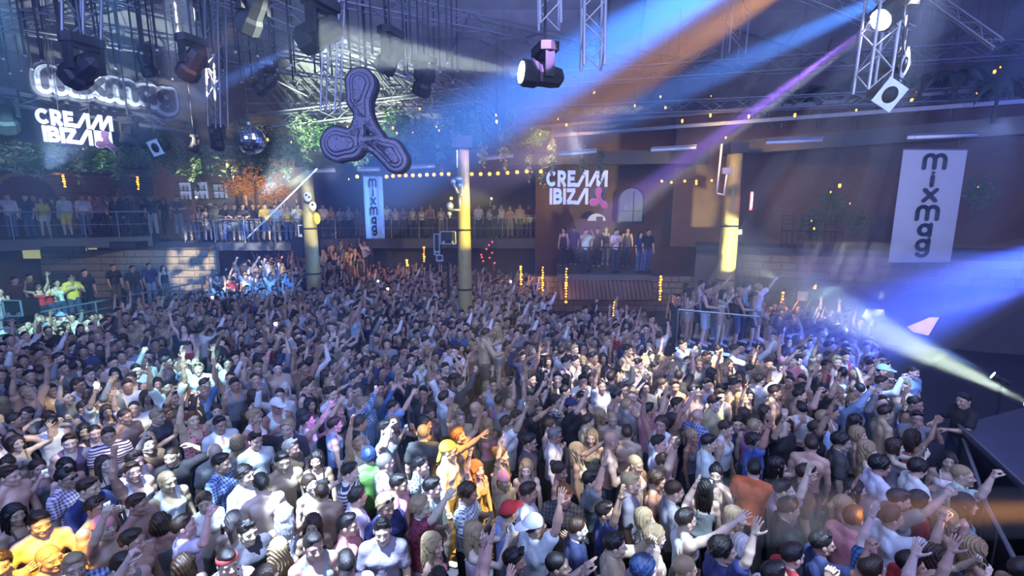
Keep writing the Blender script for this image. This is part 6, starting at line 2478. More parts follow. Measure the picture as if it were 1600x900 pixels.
# phones held by some of the near people
ph = None
M_PHONE = mat('phone_body', (.02, .02, .022), .3)
M_SCREEN = mat('phone_screen', (.5, .6, .75), .3, emit=(.5, .65, 1.0), estr=1.2)
used = {}
for root, c, M in HELD:
    if ph is None:
        ph = empty('smartphone')
        MB().box((-.034, -.005, -.065), (.034, .005, .065)).build('body', M_PHONE, ph)
        MB().box((-.030, -.0065, -.055), (.030, -.005, .055)).build('screen', M_SCREEN, ph)
        o = ph
    else:
        o = dup(ph)
        for k_ in list(o.children):
            if k_.name.startswith('flash'):
                bpy.data.objects.remove(k_)
    o.location = c
    o.rotation_euler = (R(-12), 0, root.rotation_euler.z + math.pi)
    px, py, dep = proj(c)
    inf = [i for r_, i in PEOPLE if r_ is root][0]
    h = HAIRW[inf['hair']]
    h = h % inf['hcol'] if '%s' in h else h
    lab = 'smartphone of the %s with %s, %s' % (inf['sex'], h, place_words(px, py, None))
    lab = lab.replace('left of centre', 'centre left').replace('right of centre', 'centre right').replace(' in the middle of the crowd', ' mid-crowd').replace('in the nearest rows', 'nearest rows')
    if root in FLASHED:
        lab = lab.replace('smartphone of', 'phone, flash lit, of').replace('in the far crowd', 'far crowd').replace('in the near crowd', 'near crowd')
        f_ = MB().sphere((0, 0, 0), .034, 8, 6).build('flash', mat('flash_lamp', (1, 1, 1), .3, emit=(1, 1, .9), estr=40), o)
        f_.location = (0, .02, .05)
        f_2 = f_.copy()
        COL.objects.link(f_2)
        f_2.location = (0, -.02, .05)
    used.setdefault(lab, []).append((px, o))
for lab, l in used.items():
    l.sort(key=lambda t: t[0])
    for k, (px, o) in enumerate(l):
        L_ = lab if len(l) == 1 else ('leftmost ' if k == 0 else 'rightmost ' if k == len(l) - 1 else ORD[k] + ' ') + lab
        tag(o, L_, 'phone', 'phones held up in the crowd')

# ------------------------------------------------------------------ props, greenery, fittings
rr = random.Random(31)
M_LEAF = mat('leaf_green', (.05, .13, .035), .5, nscale=7, nvar=.5)
M_LEAF2 = mat('leaf_pale', (.16, .24, .12), .5, nscale=7, nvar=.4)
M_STEM = mat('stem_brown', (.06, .045, .03), .8)


def leafball(name, c, rad, n, size, m, parent=None, drop=False, rnd=rr):
    V, F = [], []
    for i in range(n):
        while True:
            p = Vector((rnd.uniform(-1, 1), rnd.uniform(-1, 1), rnd.uniform(-1, 1)))
            if p.length < 1:
                break
        p = Vector((p.x * rad[0], p.y * rad[1], p.z * rad[2]))
        if drop:
            p.x *= .35 + .65 * (p.z + rad[2]) / (2 * rad[2])
        d = Vector((rnd.uniform(-1, 1), rnd.uniform(-1, 1), rnd.uniform(-1, .4))).normalized()
        s_ = d.cross(Vector((rnd.uniform(-1, 1), rnd.uniform(-1, 1), rnd.uniform(-1, 1)))).normalized()
        u = d.cross(s_)
        L = size * rnd.uniform(.6, 1.3)
        k = len(V)
        V += [p, p + d * L * .5 + s_ * L * .22, p + d * L, p + d * L * .5 - s_ * L * .22, p + d * L * .5 + u * L * .08]
        F += [(k, k + 1, k + 4), (k + 1, k + 2, k + 4), (k + 2, k + 3, k + 4), (k + 3, k, k + 4)]
    return link_mesh(name, V, F, m, parent)


def plant(name, label, px, py, Y, rad, n, size, m, group=None, drop=False, cat='plant', key=None):
    r = empty(name, at_y(px, py, Y))
    tag(r, label, cat, group)
    if key and key in MESHES:
        o = bpy.data.objects.new('foliage', MESHES[key])
        COL.objects.link(o)
        o.parent = r
    else:
        o = leafball('foliage', (0, 0, 0), rad, n, size, m, r, drop)
        if key:
            MESHES[key] = o.data
    o['kind'] = 'stuff'
    up_ = 3.6 if 'hanging' in name or 'vine' in name else rad[2] * 1.1
    MB().path([(0, 0, -rad[2] * .9), (.03, 0, 0), (0, 0, rad[2] * 1.1)], .012, 5).tube((0, 0, rad[2]), (0, 0, up_), .004, n=3).build('stem', M_STEM, r)
    return r


def hpos(px):
    return 'far left' if px < 200 else 'left' if px < 400 else 'left of centre' if px < 600 else 'near the middle column' if px < 860 else 'right of the middle column' if px < 1100 else 'right' if px < 1350 else 'far right'


# greenery band under the roof
band = [(30, 245, 15, 1.1), (90, 246, 15, 1.0), (150, 248, 15.5, 1.0), (205, 244, 16, .8), (260, 232, 17, 1.3), (300, 255, 17, 1.2), (350, 250, 18, 1.4), (405, 252, 18, 1.3), (450, 232, 18, 1.2), (470, 200, 18, 1.2), (510, 215, 18, 1.2),
        (620, 190, 18.5, 1.3), (660, 205, 18.5, 1.1), (690, 225, 18, 1.0), (720, 190, 18, 1.3), (760, 205, 18, 1.2), (790, 225, 18, .9), (640, 235, 18, .9), (560, 240, 18.5, 1.0), (830, 215, 18.5, .9), (420, 215, 18, 1.1), (380, 205, 18.5, 1.0)]
for i, (px, py, Y, s) in enumerate(band):
    r = plant('hanging_plant', '', px, py, Y, (.95, .5, .62), 420, .19, M_LEAF if i % 3 else M_LEAF2, 'leafy greenery under the roof', key='bush%d' % (i % 3 if i % 3 else 0))
    r.scale = (s * .8, s * .8, s * .7)
    r.rotation_euler = (0, 0, i * 1.3)
    r['label'] = 'leafy hanging plant under the roof, %s, number %s from the left edge' % (hpos(px), i)
order_ = sorted([o for o in bpy.data.objects if o.name.startswith('hanging_plant')], key=lambda o: proj(o.location)[0])
WORDS = ['first', 'second', 'third', 'fourth', 'fifth', 'sixth', 'seventh', 'eighth', 'ninth', 'tenth', 'eleventh', 'twelfth', 'thirteenth', 'fourteenth', 'fifteenth', 'sixteenth', 'seventeenth', 'eighteenth', 'nineteenth', 'twentieth',
         'twenty-first', 'twenty-second', 'twenty-third', 'twenty-fourth', 'twenty-fifth', 'twenty-sixth', 'twenty-seventh', 'twenty-eighth', 'twenty-ninth', 'thirtieth']
for i, o in enumerate(order_):
    o['label'] = 'bushy green plant under the roof, %s from the left, %s' % (WORDS[i], hpos(proj(o.location)[0]))
vines = [(240, 262, 17), (305, 270, 17), (418, 262, 17.5), (448, 255, 17.5), (478, 245, 17.5), (562, 245, 17.5), (622, 215, 17), (650, 220, 17), (688, 240, 16.6), (712, 232, 16), (742, 195, 16.5), (754, 230, 16), (788, 232, 16), (800, 205, 16.8), (826, 262, 18.5), (848, 270, 18.4), (862, 244, 18), (910, 250, 18),
         (938, 258, 18), (180, 255, 16), (120, 258, 15.5), (60, 256, 15)]
for i, (px, py, Y) in enumerate(sorted(vines)):
    r = plant('trailing_vine', 'pale trailing vine hanging below the greenery, %s from the left, %s' % (WORDS[i], hpos(px)), px, py, Y, (.16, .14, .55), 120, .12, M_LEAF2, 'trailing vines', True, key='vine%d' % (i % 2))
    r.scale = (rr.uniform(.7, 1.3),) * 3
# palms in silhouette on the right eaves
M_PALM = mat('palm_dark', (.03, .045, .03), .6)


def palm(px, py, Y, s, label):
    r = empty('potted_palm', at_y(px, py, Y))
    r.scale = (s,) * 3
    tag(r, label, 'plant', 'dark palms over the eaves')
    for k in range(9):
        a = 2 * math.pi * k / 9 + rr.uniform(-.2, .2)
        e = rr.uniform(.3, 1.0)
        V, F = [], []
        for q in range(7):
            t_ = q / 6
            c = Vector((math.cos(a) * t_ * .9, math.sin(a) * t_ * .5, e * t_ - 1.1 * t_ * t_ + .2))
            sd = Vector((-math.sin(a), math.cos(a), 0)) * .20 * math.sin(math.pi * min(1, t_ + .12))
            kk = len(V)
            V += [c - sd + Vector((0, 0, -.1)), c, c + sd + Vector((0, 0, -.1))]
            if q:
                F += [(kk - 3, kk - 2, kk + 1, kk), (kk - 2, kk - 1, kk + 2, kk + 1)]
        link_mesh('frond', V, F, M_PALM, r)
    MB().tube((0, 0, -.9), (0, 0, .2), .05, .035).build('trunk', M_STEM, r)
    return r


for i, (px, py, Y, s) in enumerate([(1225, 158, 17, 1.0), (1283, 152, 16.5, 1.1), (1345, 165, 16, .8), (1440, 135, 15, .9), (1492, 128, 14.6, 1.1), (1560, 140, 14, 1.0), (1180, 180, 18, .8)]):
    palm(px, py, Y, s, 'dark palm silhouette above the right-hand eaves, %s from the left' % WORDS[i])
for k, (px, py, Y, s) in enumerate([(1300, 320, 17.2, 1.0), (1340, 345, 16.8, .8), (1270, 350, 17.4, .9), (1530, 300, 14.8, .8)]):
    r = plant('amber_lit_shrub', 'dim leafy shrub against the ochre wall left of the wide banner, %s from the left' % WORDS[k] if px < 1400 else 'dim leafy shrub against the wall right of the wide banner', px, py, Y, (.6, .4, .7), 260, .16, M_LEAF, 'shrubs on the right-hand wall', key='shrubR')
    r.scale = (s,) * 3

# amber glints off lit leaves, put in as small glowing bulbs on cords
M_AMB = mat('amber_glow', (.9, .5, .1), .4, emit=(1.0, .42, .03), estr=3.0)
M_AMB2 = mat('orange_lamp', (.9, .35, .1), .4, emit=(1.0, .25, .03), estr=4.0)
gl = [(656, 170), (543, 198), (614, 200), (620, 208), (645, 207), (682, 198), (686, 204), (418, 218), (455, 222), (775, 180), (776, 190), (745, 197), (1040, 168), (992, 165), (929, 144), (991, 160), (1032, 151), (1111, 150), (1110, 180), (872, 186), (844, 210), (1066, 189), (1170, 182), (1134, 215),
      (1242, 180), (1338, 172), (1434, 142), (1424, 157), (1425, 155), (1554, 112), (1563, 105), (1527, 145), (1523, 158), (1345, 67), (1268, 345), (1272, 357), (1298, 300), (1312, 290), (1328, 318), (1528, 292), (885, 195), (928, 145), (52, 236), (130, 233), (355, 258), (545, 280)]
glint0 = None
for i, (px, py) in enumerate(sorted(gl)):
    if glint0 is None:
        glint0 = empty('amber_glow')
        MB().sphere((0, 0, 0), .045, 8, 6, (1, 1, 1.4)).build('bulb', M_AMB, glint0)
        MB().lathe([(.02, .05), (.05, .07), (.02, .11)], 8).build('cap', M_DARK, glint0)
        MB().tube((0, 0, .1), (0, 0, 4.5), .004, n=3).build('cord', M_DARK, glint0)
        o = glint0
    else:
        o = dup(glint0)
    o.location = at_y(px, py, 17.0 if px < 1200 else 15.0)
    s_ = rr.uniform(.35, .95)
    o.scale = (s_, s_, s_ * 1.2)
    tag(o, 'small amber lamp glinting in the roof greenery, %s from the left' % (ORDN(i) if i < 29 else ('thir' if i < 30 else 'thirty-' if i < 39 else 'for' if i < 40 else 'forty-') + ('tieth' if i == 29 else 'ty' if i == 39 else ORD1[(i + 1) % 10 - 1])), 'lamp', 'added glows for amber leaf glints')

# string of round bulbs
sl = empty('string_light', at_y(560, 278, 16.5))
tag(sl, 'string of round amber bulbs from the narrow banner to the right of the middle column', 'string lights')
bl = [(558, 276), (604, 276), (614, 275), (624, 274), (634, 274), (645, 274), (656, 274), (667, 273), (678, 273), (690, 272), (701, 272), (737, 272), (751, 272), (765, 272), (778, 271), (793, 270), (808, 269), (823, 268), (845, 268)]
pr = None
wire = MB()
for px, py in bl:
    p = at_y(px, py, 16.5) - sl.location
    MB().sphere(p, .062, 10, 8).build('bulb', M_AMB, sl, True)
    if pr is not None:
        wire.tube(pr + Vector((0, 0, .07)), p + Vector((0, 0, .07)), .008, n=4)
    pr = p
wire.build('wire', M_BLACK, sl)
sl2 = empty('string_light', at_y(1034, 284, 19))
tag(sl2, 'short dim string of orange bulbs left of the right-hand column', 'string lights')
pr = None
wire = MB()
for px, py in [(1034, 283), (1049, 285), (1070, 283), (1088, 283), (1088, 287), (1112, 282)]:
    p = at_y(px, py, 19) - sl2.location
    MB().sphere(p, .05, 8, 6).build('bulb', M_AMB2, sl2, True)
    if pr is not None:
        wire.tube(pr + Vector((0, 0, .06)), p + Vector((0, 0, .06)), .008, n=4)
    pr = p
wire.build('wire', M_BLACK, sl2)


# amber bead lanterns, vertical strips
def lantern(px, y0, y1, Y, label, w=.055, m=M_AMB, power=12):
    a, b = at_y(px, y0, Y), at_y(px, y1, Y)
    r = empty('bead_lantern', a)
    tag(r, label, 'lantern', 'amber bead lanterns')
    L = (a - b).length
    n = max(3, int(L / .10))
    mb = MB()
    for i in range(n):
        mb.sphere((rr.uniform(-.015, .015), 0, -L * (i + .5) / n), w * rr.uniform(.55, 1.1), 6, 4, (1, 1, .8))
    o = mb.build('beads', m, r)
    o['kind'] = 'stuff'
    MB().lathe([(w * .6, 0), (w * 1.3, .03), (w * .4, .10)], 8).build('cap', M_DARK, r)
    l = bpy.data.lights.new('lantern_glow', 'POINT')
    l.energy = power
    l.color = (1, .42, .08)
    l.shadow_soft_size = .08
    lo = bpy.data.objects.new('lantern_glow', l)
    COL.objects.link(lo)
    lo.parent = r
    lo.location = (0, -.25, -L / 2)


lantern(98, 270, 293, 20.0, 'amber bead lantern behind the left balcony, left one')
lantern(214, 275, 297, 22.0, 'amber bead lantern behind the left balcony, right one')
lantern(814, 415, 446, 19.2, 'leftmost amber bead lantern on the stone wall beside the platform')
lantern(848, 416, 471, 19.2, 'second amber bead lantern on the stone wall beside the platform')
lantern(885, 418, 474, 17.7, 'amber bead lantern at the left end of the tiled canopy')
lantern(960, 466, 496, 17.9, 'amber bead lantern low on the wall under the tiled canopy')
lantern(1033, 430, 470, 17.0, 'amber bead lantern right of the tiled canopy')
lantern(462, 384, 399, 22.0, 'tiny amber lantern under the balcony at the first column')
lantern(427, 379, 391, 22.5, 'tiny amber lantern left of the first column')
lantern(636, 405, 416, 20.0, 'small amber lantern low in the dim back crowd')
lantern(662, 385, 410, 22.0, 'thin amber lantern under the far balcony', m=M_AMB2)
lantern(1224, 455, 480, 15.5, 'orange glowing lantern on the dark wall right of the podium', .06, M_AMB2, 35)
lantern(1274, 445, 451, 15.5, 'tiny orange lantern beside the small framed picture', .05, M_AMB2, 15)
for (px, py) in [(905, 470), (930, 470), (998, 475)]:
    p = at_y(px, py, 18.4)
    l = bpy.data.lights.new('wall_uplight', 'SPOT')
    l.energy = 60
    l.color = (1, .42, .08)
    l.spot_size = R(50)
    l.spot_blend = .6
    lo = bpy.data.objects.new('wall_uplight', l)
    COL.objects.link(lo)
    lo.location = (p.x, 18.9, .5)
    lo.rotation_euler = look_rot(lo.location, (p.x, 19.5, 3))
# neon rod and red dots
r = empty('neon_rod', at_y(1174, 314, 17.3))
tag(r, 'short glowing red and white neon rod right of the right-hand column', 'lamp')
MB().tube((0, 0, -.32), (0, 0, .32), .045).build('tube', mat('neon_red', (.9, .1, .1), .4, emit=(1, .12, .15), estr=5), r)
MB().tube((0, -.03, -.22), (0, -.03, .25), .028).build('core', mat('neon_white', (.9, .9, .9), .4, emit=(1, .85, 1), estr=6), r)
M_RED = mat('red_led', (.8, .05, .05), .4, emit=(1, .05, .05), estr=5)
rd0 = None
for px, py in [(752, 398), (753, 402), (760, 389), (764, 383), (769, 378), (765, 403), (769, 395), (773, 411), (755, 408), (784, 439)]:
    o = MB().sphere((0, 0, 0), .035, 6, 5).build('red_bulb', M_RED) if rd0 is None else dup(rd0)
    rd0 = rd0 or o
    o.location = at_y(px, py, 21.5)
    tag(o, 'tiny red light beside the middle column, %s from the top' % ORD1[sorted([378, 383, 389, 395, 398, 402, 403, 408, 411, 439]).index(py)], 'light', 'tiny red lights')

# ---- mirror ball
mbp = at_y(391, 218, 12.5)
ball = empty('mirror_ball', mbp)
tag(ball, 'mirror ball hanging under the roof above the left balcony', 'mirror ball')
M_MIR = mat('mirror_facet', (.8, .83, .88), .06, 1.0)
V, F = [], []
rb = 21.5 / 740 * 12.5
nn, mm_ = 26, 15
for j in range(mm_):
    p0_, p1_ = math.pi * j / mm_ + .012, math.pi * (j + 1) / mm_ - .012
    k_n = max(4, int(nn * math.sin(math.pi * (j + .5) / mm_)))
    for i in range(k_n):
        t0, t1 = 2 * math.pi * i / k_n + .02, 2 * math.pi * (i + 1) / k_n - .02
        k = len(V)
        for (pp_, tt_) in ((p0_, t0), (p1_, t0), (p1_, t1), (p0_, t1)):
            V.append((rb * math.sin(pp_) * math.cos(tt_), rb * math.sin(pp_) * math.sin(tt_), rb * math.cos(pp_)))
        F.append((k, k + 1, k + 2, k + 3))
o = link_mesh('facets', V, F, M_MIR, ball)
o['kind'] = 'stuff'
MB().sphere((0, 0, 0), rb * .975, 20, 12).build('core', M_DARK, ball, True)
MB().tube((0, 0, rb), (0, 0, rb + 4.6), .01, n=5).build('cable', M_DARK, ball)
MB().lathe([(.05, rb - .02), (.05, rb + .06)], 8).build('cap', M_ALU, ball)

# ---- silver jointed sculpture on the middle column
M_SIL = mat('silver_paint', (.62, .66, .72), .3, .7, nscale=12)
sv = empty('silver_sculpture', at_y(706, 300, 15.2))
tag(sv, 'silver jointed robot-like sculpture mounted on the left of the middle column', 'sculpture')
o0 = sv.location.copy()


def sp(px, py, dy=0.0):
    return at_y(px, py, 15.2 + dy) - o0


MB().tube(sp(714, 235), sp(714, 262), .03).build('mount_rod', M_SIL, sv)
MB().sphere(sp(716, 280), .12, 10, 8, (1.2, .8, .8)).sphere(sp(708, 284), .10, 10, 8).sphere(sp(718, 290), .09, 10, 8).build('upper_joint', M_SIL, sv, True)
MB().tube(sp(708, 286), sp(716, 302), .06, .04).tube(sp(722, 282), sp(721, 306), .035).build('arm', M_SIL, sv, True)
MB().sphere(sp(721, 304), .06, 8, 6).build('elbow', M_SIL, sv, True)
MB().tube(sp(718, 308), sp(719, 328), .03).tube(sp(719, 328), sp(705, 328), .035).build('lower_arm', M_SIL, sv, True)
MB().sphere(sp(703, 322), .12, 10, 8, (1, 1, 1.1)).sphere(sp(702, 334), .08, 8, 6).tube(sp(702, 332), sp(703, 341), .05, .02).build('hand', M_SIL, sv, True)
MB().sphere(sp(705, 310), .05, 8, 6).build('small_ball', M_AMB, sv, True)
ps = empty('white_mask', at_y(481, 312, 19.4))
tag(ps, 'pale yellow-lit sculpted mask with cut-outs on the first column', 'sculpture')
MB().sphere((0, 0, .12), .17, 12, 9, (1, .5, 1.2)).sphere((.18, 0, -.25), .15, 10, 8, (1, .5, 1.2)).build('face_shell', M_WHITE, ps, True)
MB().sphere((-.02, -.07, .18), .05, 8, 6).sphere((.08, -.07, .10), .045, 8, 6).sphere((.2, -.07, -.2), .05, 8, 6).build('cut_out', M_BLACK, ps)
MB().sphere((.30, 0, -.75), .16, 10, 8, (1, .6, 1.5)).build('lower_shell', mat('yellow_shell', (.7, .6, .1), .5), ps, True)

# ---- flight cases, monitors
def case(px0, py0, px1, py1, Y, label, name='flight_case', edge=M_ALU, screen=False):
    a, b = at_y(px0, py0, Y), at_y(px1, py1, Y)
    w, h = abs(b.x - a.x), abs(a.z - b.z)
    r = empty(name, (min(a.x, b.x) + w / 2, Y, b.z))
    tag(r, label, 'case' if not screen else 'monitor')
    MB().box((-w / 2, 0, 0), (w / 2, .5, h)).build('body', M_BLACK, r)
    for x in (-w / 2, w / 2):
        bar_part(r, 'edge', (x, -.01, 0), (x, -.01, h), .028, edge)
    for z in (0, h):
        bar_part(r, 'edge', (-w / 2, -.01, z), (w / 2, -.01, z), .028, edge)
    MB().box((-w * .36, -.02, h * .28), (w * .36, 0, h * .86)).build('front_panel', M_DARK, r)
    for x in (-w * .3, w * .3):
        MB().lathe([(.05, 0), (.05, .03)], 10, Matrix.Translation((x, 0, h * .14)) @ Matrix.Rotation(math.pi / 2, 4, 'X')).build('knob', edge, r)
    return r


case(466, 352, 485, 370, 20.9, 'white-edged box with a dark front beside the first column', 'boxed_monitor', M_WHITE, True)
MB().box((-.45, 0, -.9), (.55, .6, 0)).build('dj_plinth', M_BLACK)
q = bpy.data.objects['dj_plinth']
q.location = (bpy.data.objects['boxed_monitor'].location.x - .1, 20.85, bpy.data.objects['boxed_monitor'].location.z)
q.name = 'black_plinth'
tag(q, 'black plinth under the white-edged box beside the first column', 'plinth')
case(688, 362, 712, 381, 17.0, 'dark flight case with metal edges left of the middle column, upper right one')
case(678, 366, 687, 398, 17.0, 'tall narrow silver-edged case stack left of the middle column')
case(682, 399, 692, 408, 17.0, 'small pale-edged case at the foot of the narrow stack')
mast = MB().tube(at_y(700, 410, 17.1), Vector((at_y(700, 410, 17.1).x, 17.1, 0)), .05).build('mast', M_DARK)
mast.name = 'case_stand'
tag(mast, 'thin dark stand under the cases left of the middle column', 'stand')
for px0, px1, py0, py1 in ((64, 116, 386, 396), (170, 216, 378, 390)):
    a, b = at_y(px0, py0, 17.5), at_y(px1, py1, 17.5)
    o = MB().box((0, 0, 0), (b.x - a.x, .5, a.z - b.z)).build('loudspeaker', M_BLACK)
    o.location = (a.x, 17.5, b.z)
    MB().box((.05, -.02, .04), (b.x - a.x - .05, 0, a.z - b.z - .04)).build('grille', M_DARK, o)
    tag(o, 'long black loudspeaker under the left balcony slab, %s one' % ('left' if px0 < 100 else 'right'), 'loudspeaker')
# lit panels behind the terrace, under the balcony
for (a, b) in (((5, 388), (62, 404)), ((116, 384), (134, 392)), ((137, 384), (150, 390))):
    p, q = at_y(*a, 19.8), at_y(*b, 19.8)
    o = MB().box((0, 0, 0), (q.x - p.x, .06, p.z - q.z)).build('light_box', mat('lit_panel', (.5, .55, .35), .5, emit=(.6, .68, .35), estr=.5))
    o.location = (p.x, 19.8, q.z)
    tag(o, 'greenish light box under the left balcony, %s' % ('widest, at the left' if a[0] < 10 else 'middle one' if a[0] < 130 else 'rightmost, smallest'), 'light')
bw = oriented_wall('wall_6', (-20.4, 20.4), (-12.9, 20.6), 1.0, 3.2, M_MORTAR, .2)
tag(bw, kind='structure')
stones(bw, (-20.4, 20.4), (-12.9, 20.6), 1.0, 3.2, .3, M_STONE, .35, .8, -1, 15, cap=120)

# glazed steel rail on the terrace wall
railing('terrace_railing', (TA[0] + .15, TA[1]), (TB[0] - .1, TB[1]), 1.35, 'double blue-steel railing on top of the lower left terrace wall', 8, h=.5, mids=(.45,), m=mT, r=.03, glass=False)
case(4, 470, 36, 494, 12.6, 'blue-grey glazed case at the left end of the terrace', 'glass_case', mT)
for k, (px, py) in enumerate(((48, 436), (75, 440), (232, 402))):
    p = on_line(tA, tB, px, 1.0, 1.9)
    o = empty('dj_deck', (p.x, p.y, 1.0))
    tag(o, 'dark equipment desk with a pale top on the lower left terrace, %s' % ('leftmost', 'beside the leftmost', 'at the right end')[k], 'desk')
    MB().box((-.5, -.3, 0), (.5, .3, .95)).build('body', M_BLACK, o)
    MB().box((-.5, -.3, .95), (.5, .3, .99)).build('top', M_ALU_D, o)

# diagonal pole in front of the balcony
a, b = at_y(386, 372, 18.5), at_y(495, 264, 16.5)
o = MB().tube((0, 0, 0), b - a, .028, n=8).build('diagonal_pole', M_WHITE)
o.location = a
tag(o, 'long pale pole slanting across the lit balcony left of the first column', 'pole')
# slanting silver cannon on right column
o = empty('jointed_arm_lamp', at_y(1120, 300, 16.6))
tag(o, 'thin bright jointed arm lamp on the left side of the right-hand column', 'lamp')
o0 = o.location.copy()
f_ = lambda px, py: at_y(px, py, 16.6) - o0
MB().tube(f_(1128, 225), f_(1120, 302), .035).build('upper_rod', M_WHITE, o, True)
MB().tube(f_(1120, 302), f_(1131, 305), .03).tube(f_(1131, 305), f_(1136, 270), .03).build('lower_rod', M_WHITE, o, True)
MB().box(f_(1134, 270) - Vector((.12, .05, .04)), f_(1142, 264) + Vector((.04, .05, .04))).build('head', M_ALU, o)
# wall pieces : pictures, shell lamp, lit small sign
def picture(px0, py0, px1, py1, Y, label, m_in, m_fr=M_DARK, rz=0, cat='picture', name='framed_picture'):
    a, b = at_y(px0, py0, Y), at_y(px1, py1, Y)
    w, h = b.x - a.x, a.z - b.z
    r = empty(name, a, rz)
    tag(r, label, cat)
    MB().box((0, 0, -h), (w, .04, 0)).build('frame', m_fr, r)
    MB().box((w * .12, -.01, -h * .9), (w * .88, 0, -h * .1)).build('image', m_in, r)
    return r


picture(1092, 322, 1101, 336, 23.98, 'small framed picture on the dark wall left of the right-hand column', mat('picture_grey', (.25, .25, .3), .6))
picture(1062, 340, 1080, 352, 23.98, 'small dark picture below the other one, left of the right-hand column', mat('picture_dark', (.08, .08, .1), .6))
picture(1147, 358, 1160, 367, 17.6, 'small glowing square display right of the right-hand column', mat('lit_display', (.8, .75, .55), .5, emit=(1, .9, .6), estr=1.2), cat='screen', name='lit_display')
wz = math.atan2(RB.y - RA.y, RB.x - RA.x)
picture(1244, 453, 1261, 471, 16.1, 'pale framed notice on the dark wall right of the podium', mat('picture_pale', (.4, .42, .48), .6), rz=wz)
r = empty('round_wall_plaque', at_y(1371, 461, 14.2), wz)
tag(r, 'faint round plaque on the dark lower wall below the wide banner', 'plaque')
MB().lathe([(.17, 0), (.17, .04)], 20, Matrix.Rotation(math.pi / 2, 4, 'X')).build('disc', M_SLAB, r)
MB().lathe([(.12, .04), (.12, .05)], 20, Matrix.Rotation(math.pi / 2, 4, 'X')).build('face', M_ALU_D, r)
r = empty('shell_wall_lamp', at_y(932, 345, 23.8))
tag(r, 'pale shell-shaped wall lamp below the pale blue letter sign', 'lamp')
mb = MB()
for k in range(9):
    a_ = math.pi * k / 9
    b_ = math.pi * (k + 1) / 9
    mb.prism([(0, 0), (.45 * math.cos(a_), .36 * math.sin(a_)), (.45 * math.cos(b_), .36 * math.sin(b_))], 0, .05 + .02 * (k % 2), Matrix.Rotation(math.pi / 2, 4, 'X'))
mb.build('shell', M_WHITE, r)
MB().box((-.03, -.09, -.02), (.3, -.05, .2)).build('inlay', M_PLASTER, r)
# screens at the right
r = empty('hanging_screen', at_y(1440, 505, 11.5), -.2)
tag(r, 'small tilted screen showing a pink picture in the right-hand crowd', 'screen')
r.rotation_euler = (0, .25, -.2)
MB().prism([(-.30, -.2), (-.1, -.3), (.28, -.28), (.33, .28), (.12, .22)], -.02, .0, Matrix.Rotation(math.pi / 2, 4, 'X')).build('panel', M_DARK, r)
m, nt, b_ = nt_new('screen_picture')
vo = N(nt, 'ShaderNodeTexVoronoi')
vo.inputs['Scale'].default_value = 6
tc = N(nt, 'ShaderNodeTexCoord')
nt.links.new(tc.outputs['Object'], vo.inputs['Vector'])
mx = N(nt, 'ShaderNodeMix', data_type='RGBA')
mx.inputs[6].default_value = (.9, .4, .5, 1)
mx.inputs[7].default_value = (.25, .2, .55, 1)
nt.links.new(vo.outputs['Distance'], mx.inputs[0])
nt.links.new(mx.outputs[2], b_.inputs['Emission Color'])
b_.inputs['Emission Strength'].default_value = 1.3
MB().prism([(-.27, -.18), (-.1, -.27), (.25, -.25), (.30, .25), (.11, .19)], .0, .012, Matrix.Rotation(math.pi / 2, 4, 'X')).build('picture', m, r)
o = MB().prism([(-.30, -.06), (-.12, -.24), (.05, -.14), (.32, -.12), (.30, .14), (-.16, .16)], -.02, .02, Matrix.Rotation(math.pi / 2 - .3, 4, 'X')).build('plastic_sheet', mat('plastic_sheet', (.5, .52, .52), .25, nscale=9, bstr=.6))
o.location = at_y(1364, 492, 12.5)
tag(o, 'crumpled pale plastic sheet held up in the far right crowd', 'sheet')
# tiled canopy under the platform
cn = empty('tiled_canopy', (B4a.x, 18.0, 2.0))
tag(cn, 'dark canopy of rounded tiles hanging from the raised platform', 'canopy')
w_ = B4b.x - B4a.x
nt_x, nt_z = 22, 4
tl = MB()
tl.prism([(0, 0), (.28, 0), (.28, .02), (.02, .05)], 0, 1)
key = None
slope0, slope1 = Vector((0, .30, .12)), Vector((0, -.35, -.55))
for j in range(nt_z):
    for i in range(nt_x):
        if key is None:
            mb = MB()
            for k in range(4):
                a0, a1 = math.pi * k / 4, math.pi * (k + 1) / 4
                for z_, zz in ((0, 1),):
                    mb.add([Vector((math.cos(a0) * .5, 0, math.sin(a0) * .5)), Vector((math.cos(a1) * .5, 0, math.sin(a1) * .5)), Vector((math.cos(a1) * .5, 1, math.sin(a1) * .5)), Vector((math.cos(a0) * .5, 1, math.sin(a0) * .5)),
                            Vector((math.cos(a0) * .36, 0, math.sin(a0) * .36)), Vector((math.cos(a1) * .36, 0, math.sin(a1) * .36))], [(0, 1, 2, 3), (0, 4, 5, 1)])
            ob = mb.build('roof_tile', mat('roof_tile', (.13, .09, .07), .8, nscale=14, nvar=.4, bstr=.4), cn)
            key = ob.data
        else:
            ob = bpy.data.objects.new('roof_tile', key)
            COL.objects.link(ob)
            ob.parent = cn
        p = slope0.lerp(slope1, (j + 1) / nt_z)
        d = (slope0 - slope1)
        tw = w_ / nt_x
        q = Vector((0, d.y, d.z)).normalized()
        xax = Vector((1, 0, 0))
        zax = xax.cross(q)
        ob.matrix_local = Matrix.Translation(Vector((tw * (i + .5), p.y, p.z))) @ Matrix((xax, q, zax)).transposed().to_4x4() @ Matrix.Diagonal((tw * .95, d.length / nt_z * 1.12, tw * .6, 1))
MB().add([Vector((0, .30, .10)), Vector((w_, .30, .10)), Vector((w_, -.33, -.57)), Vector((0, -.33, -.57)), Vector((0, .30, -.57)), Vector((w_, .30, -.57))],
         [(0, 1, 2, 3), (3, 2, 5, 4), (0, 3, 4), (1, 5, 2), (0, 4, 5, 1)]).build('underside', M_DARK, cn)

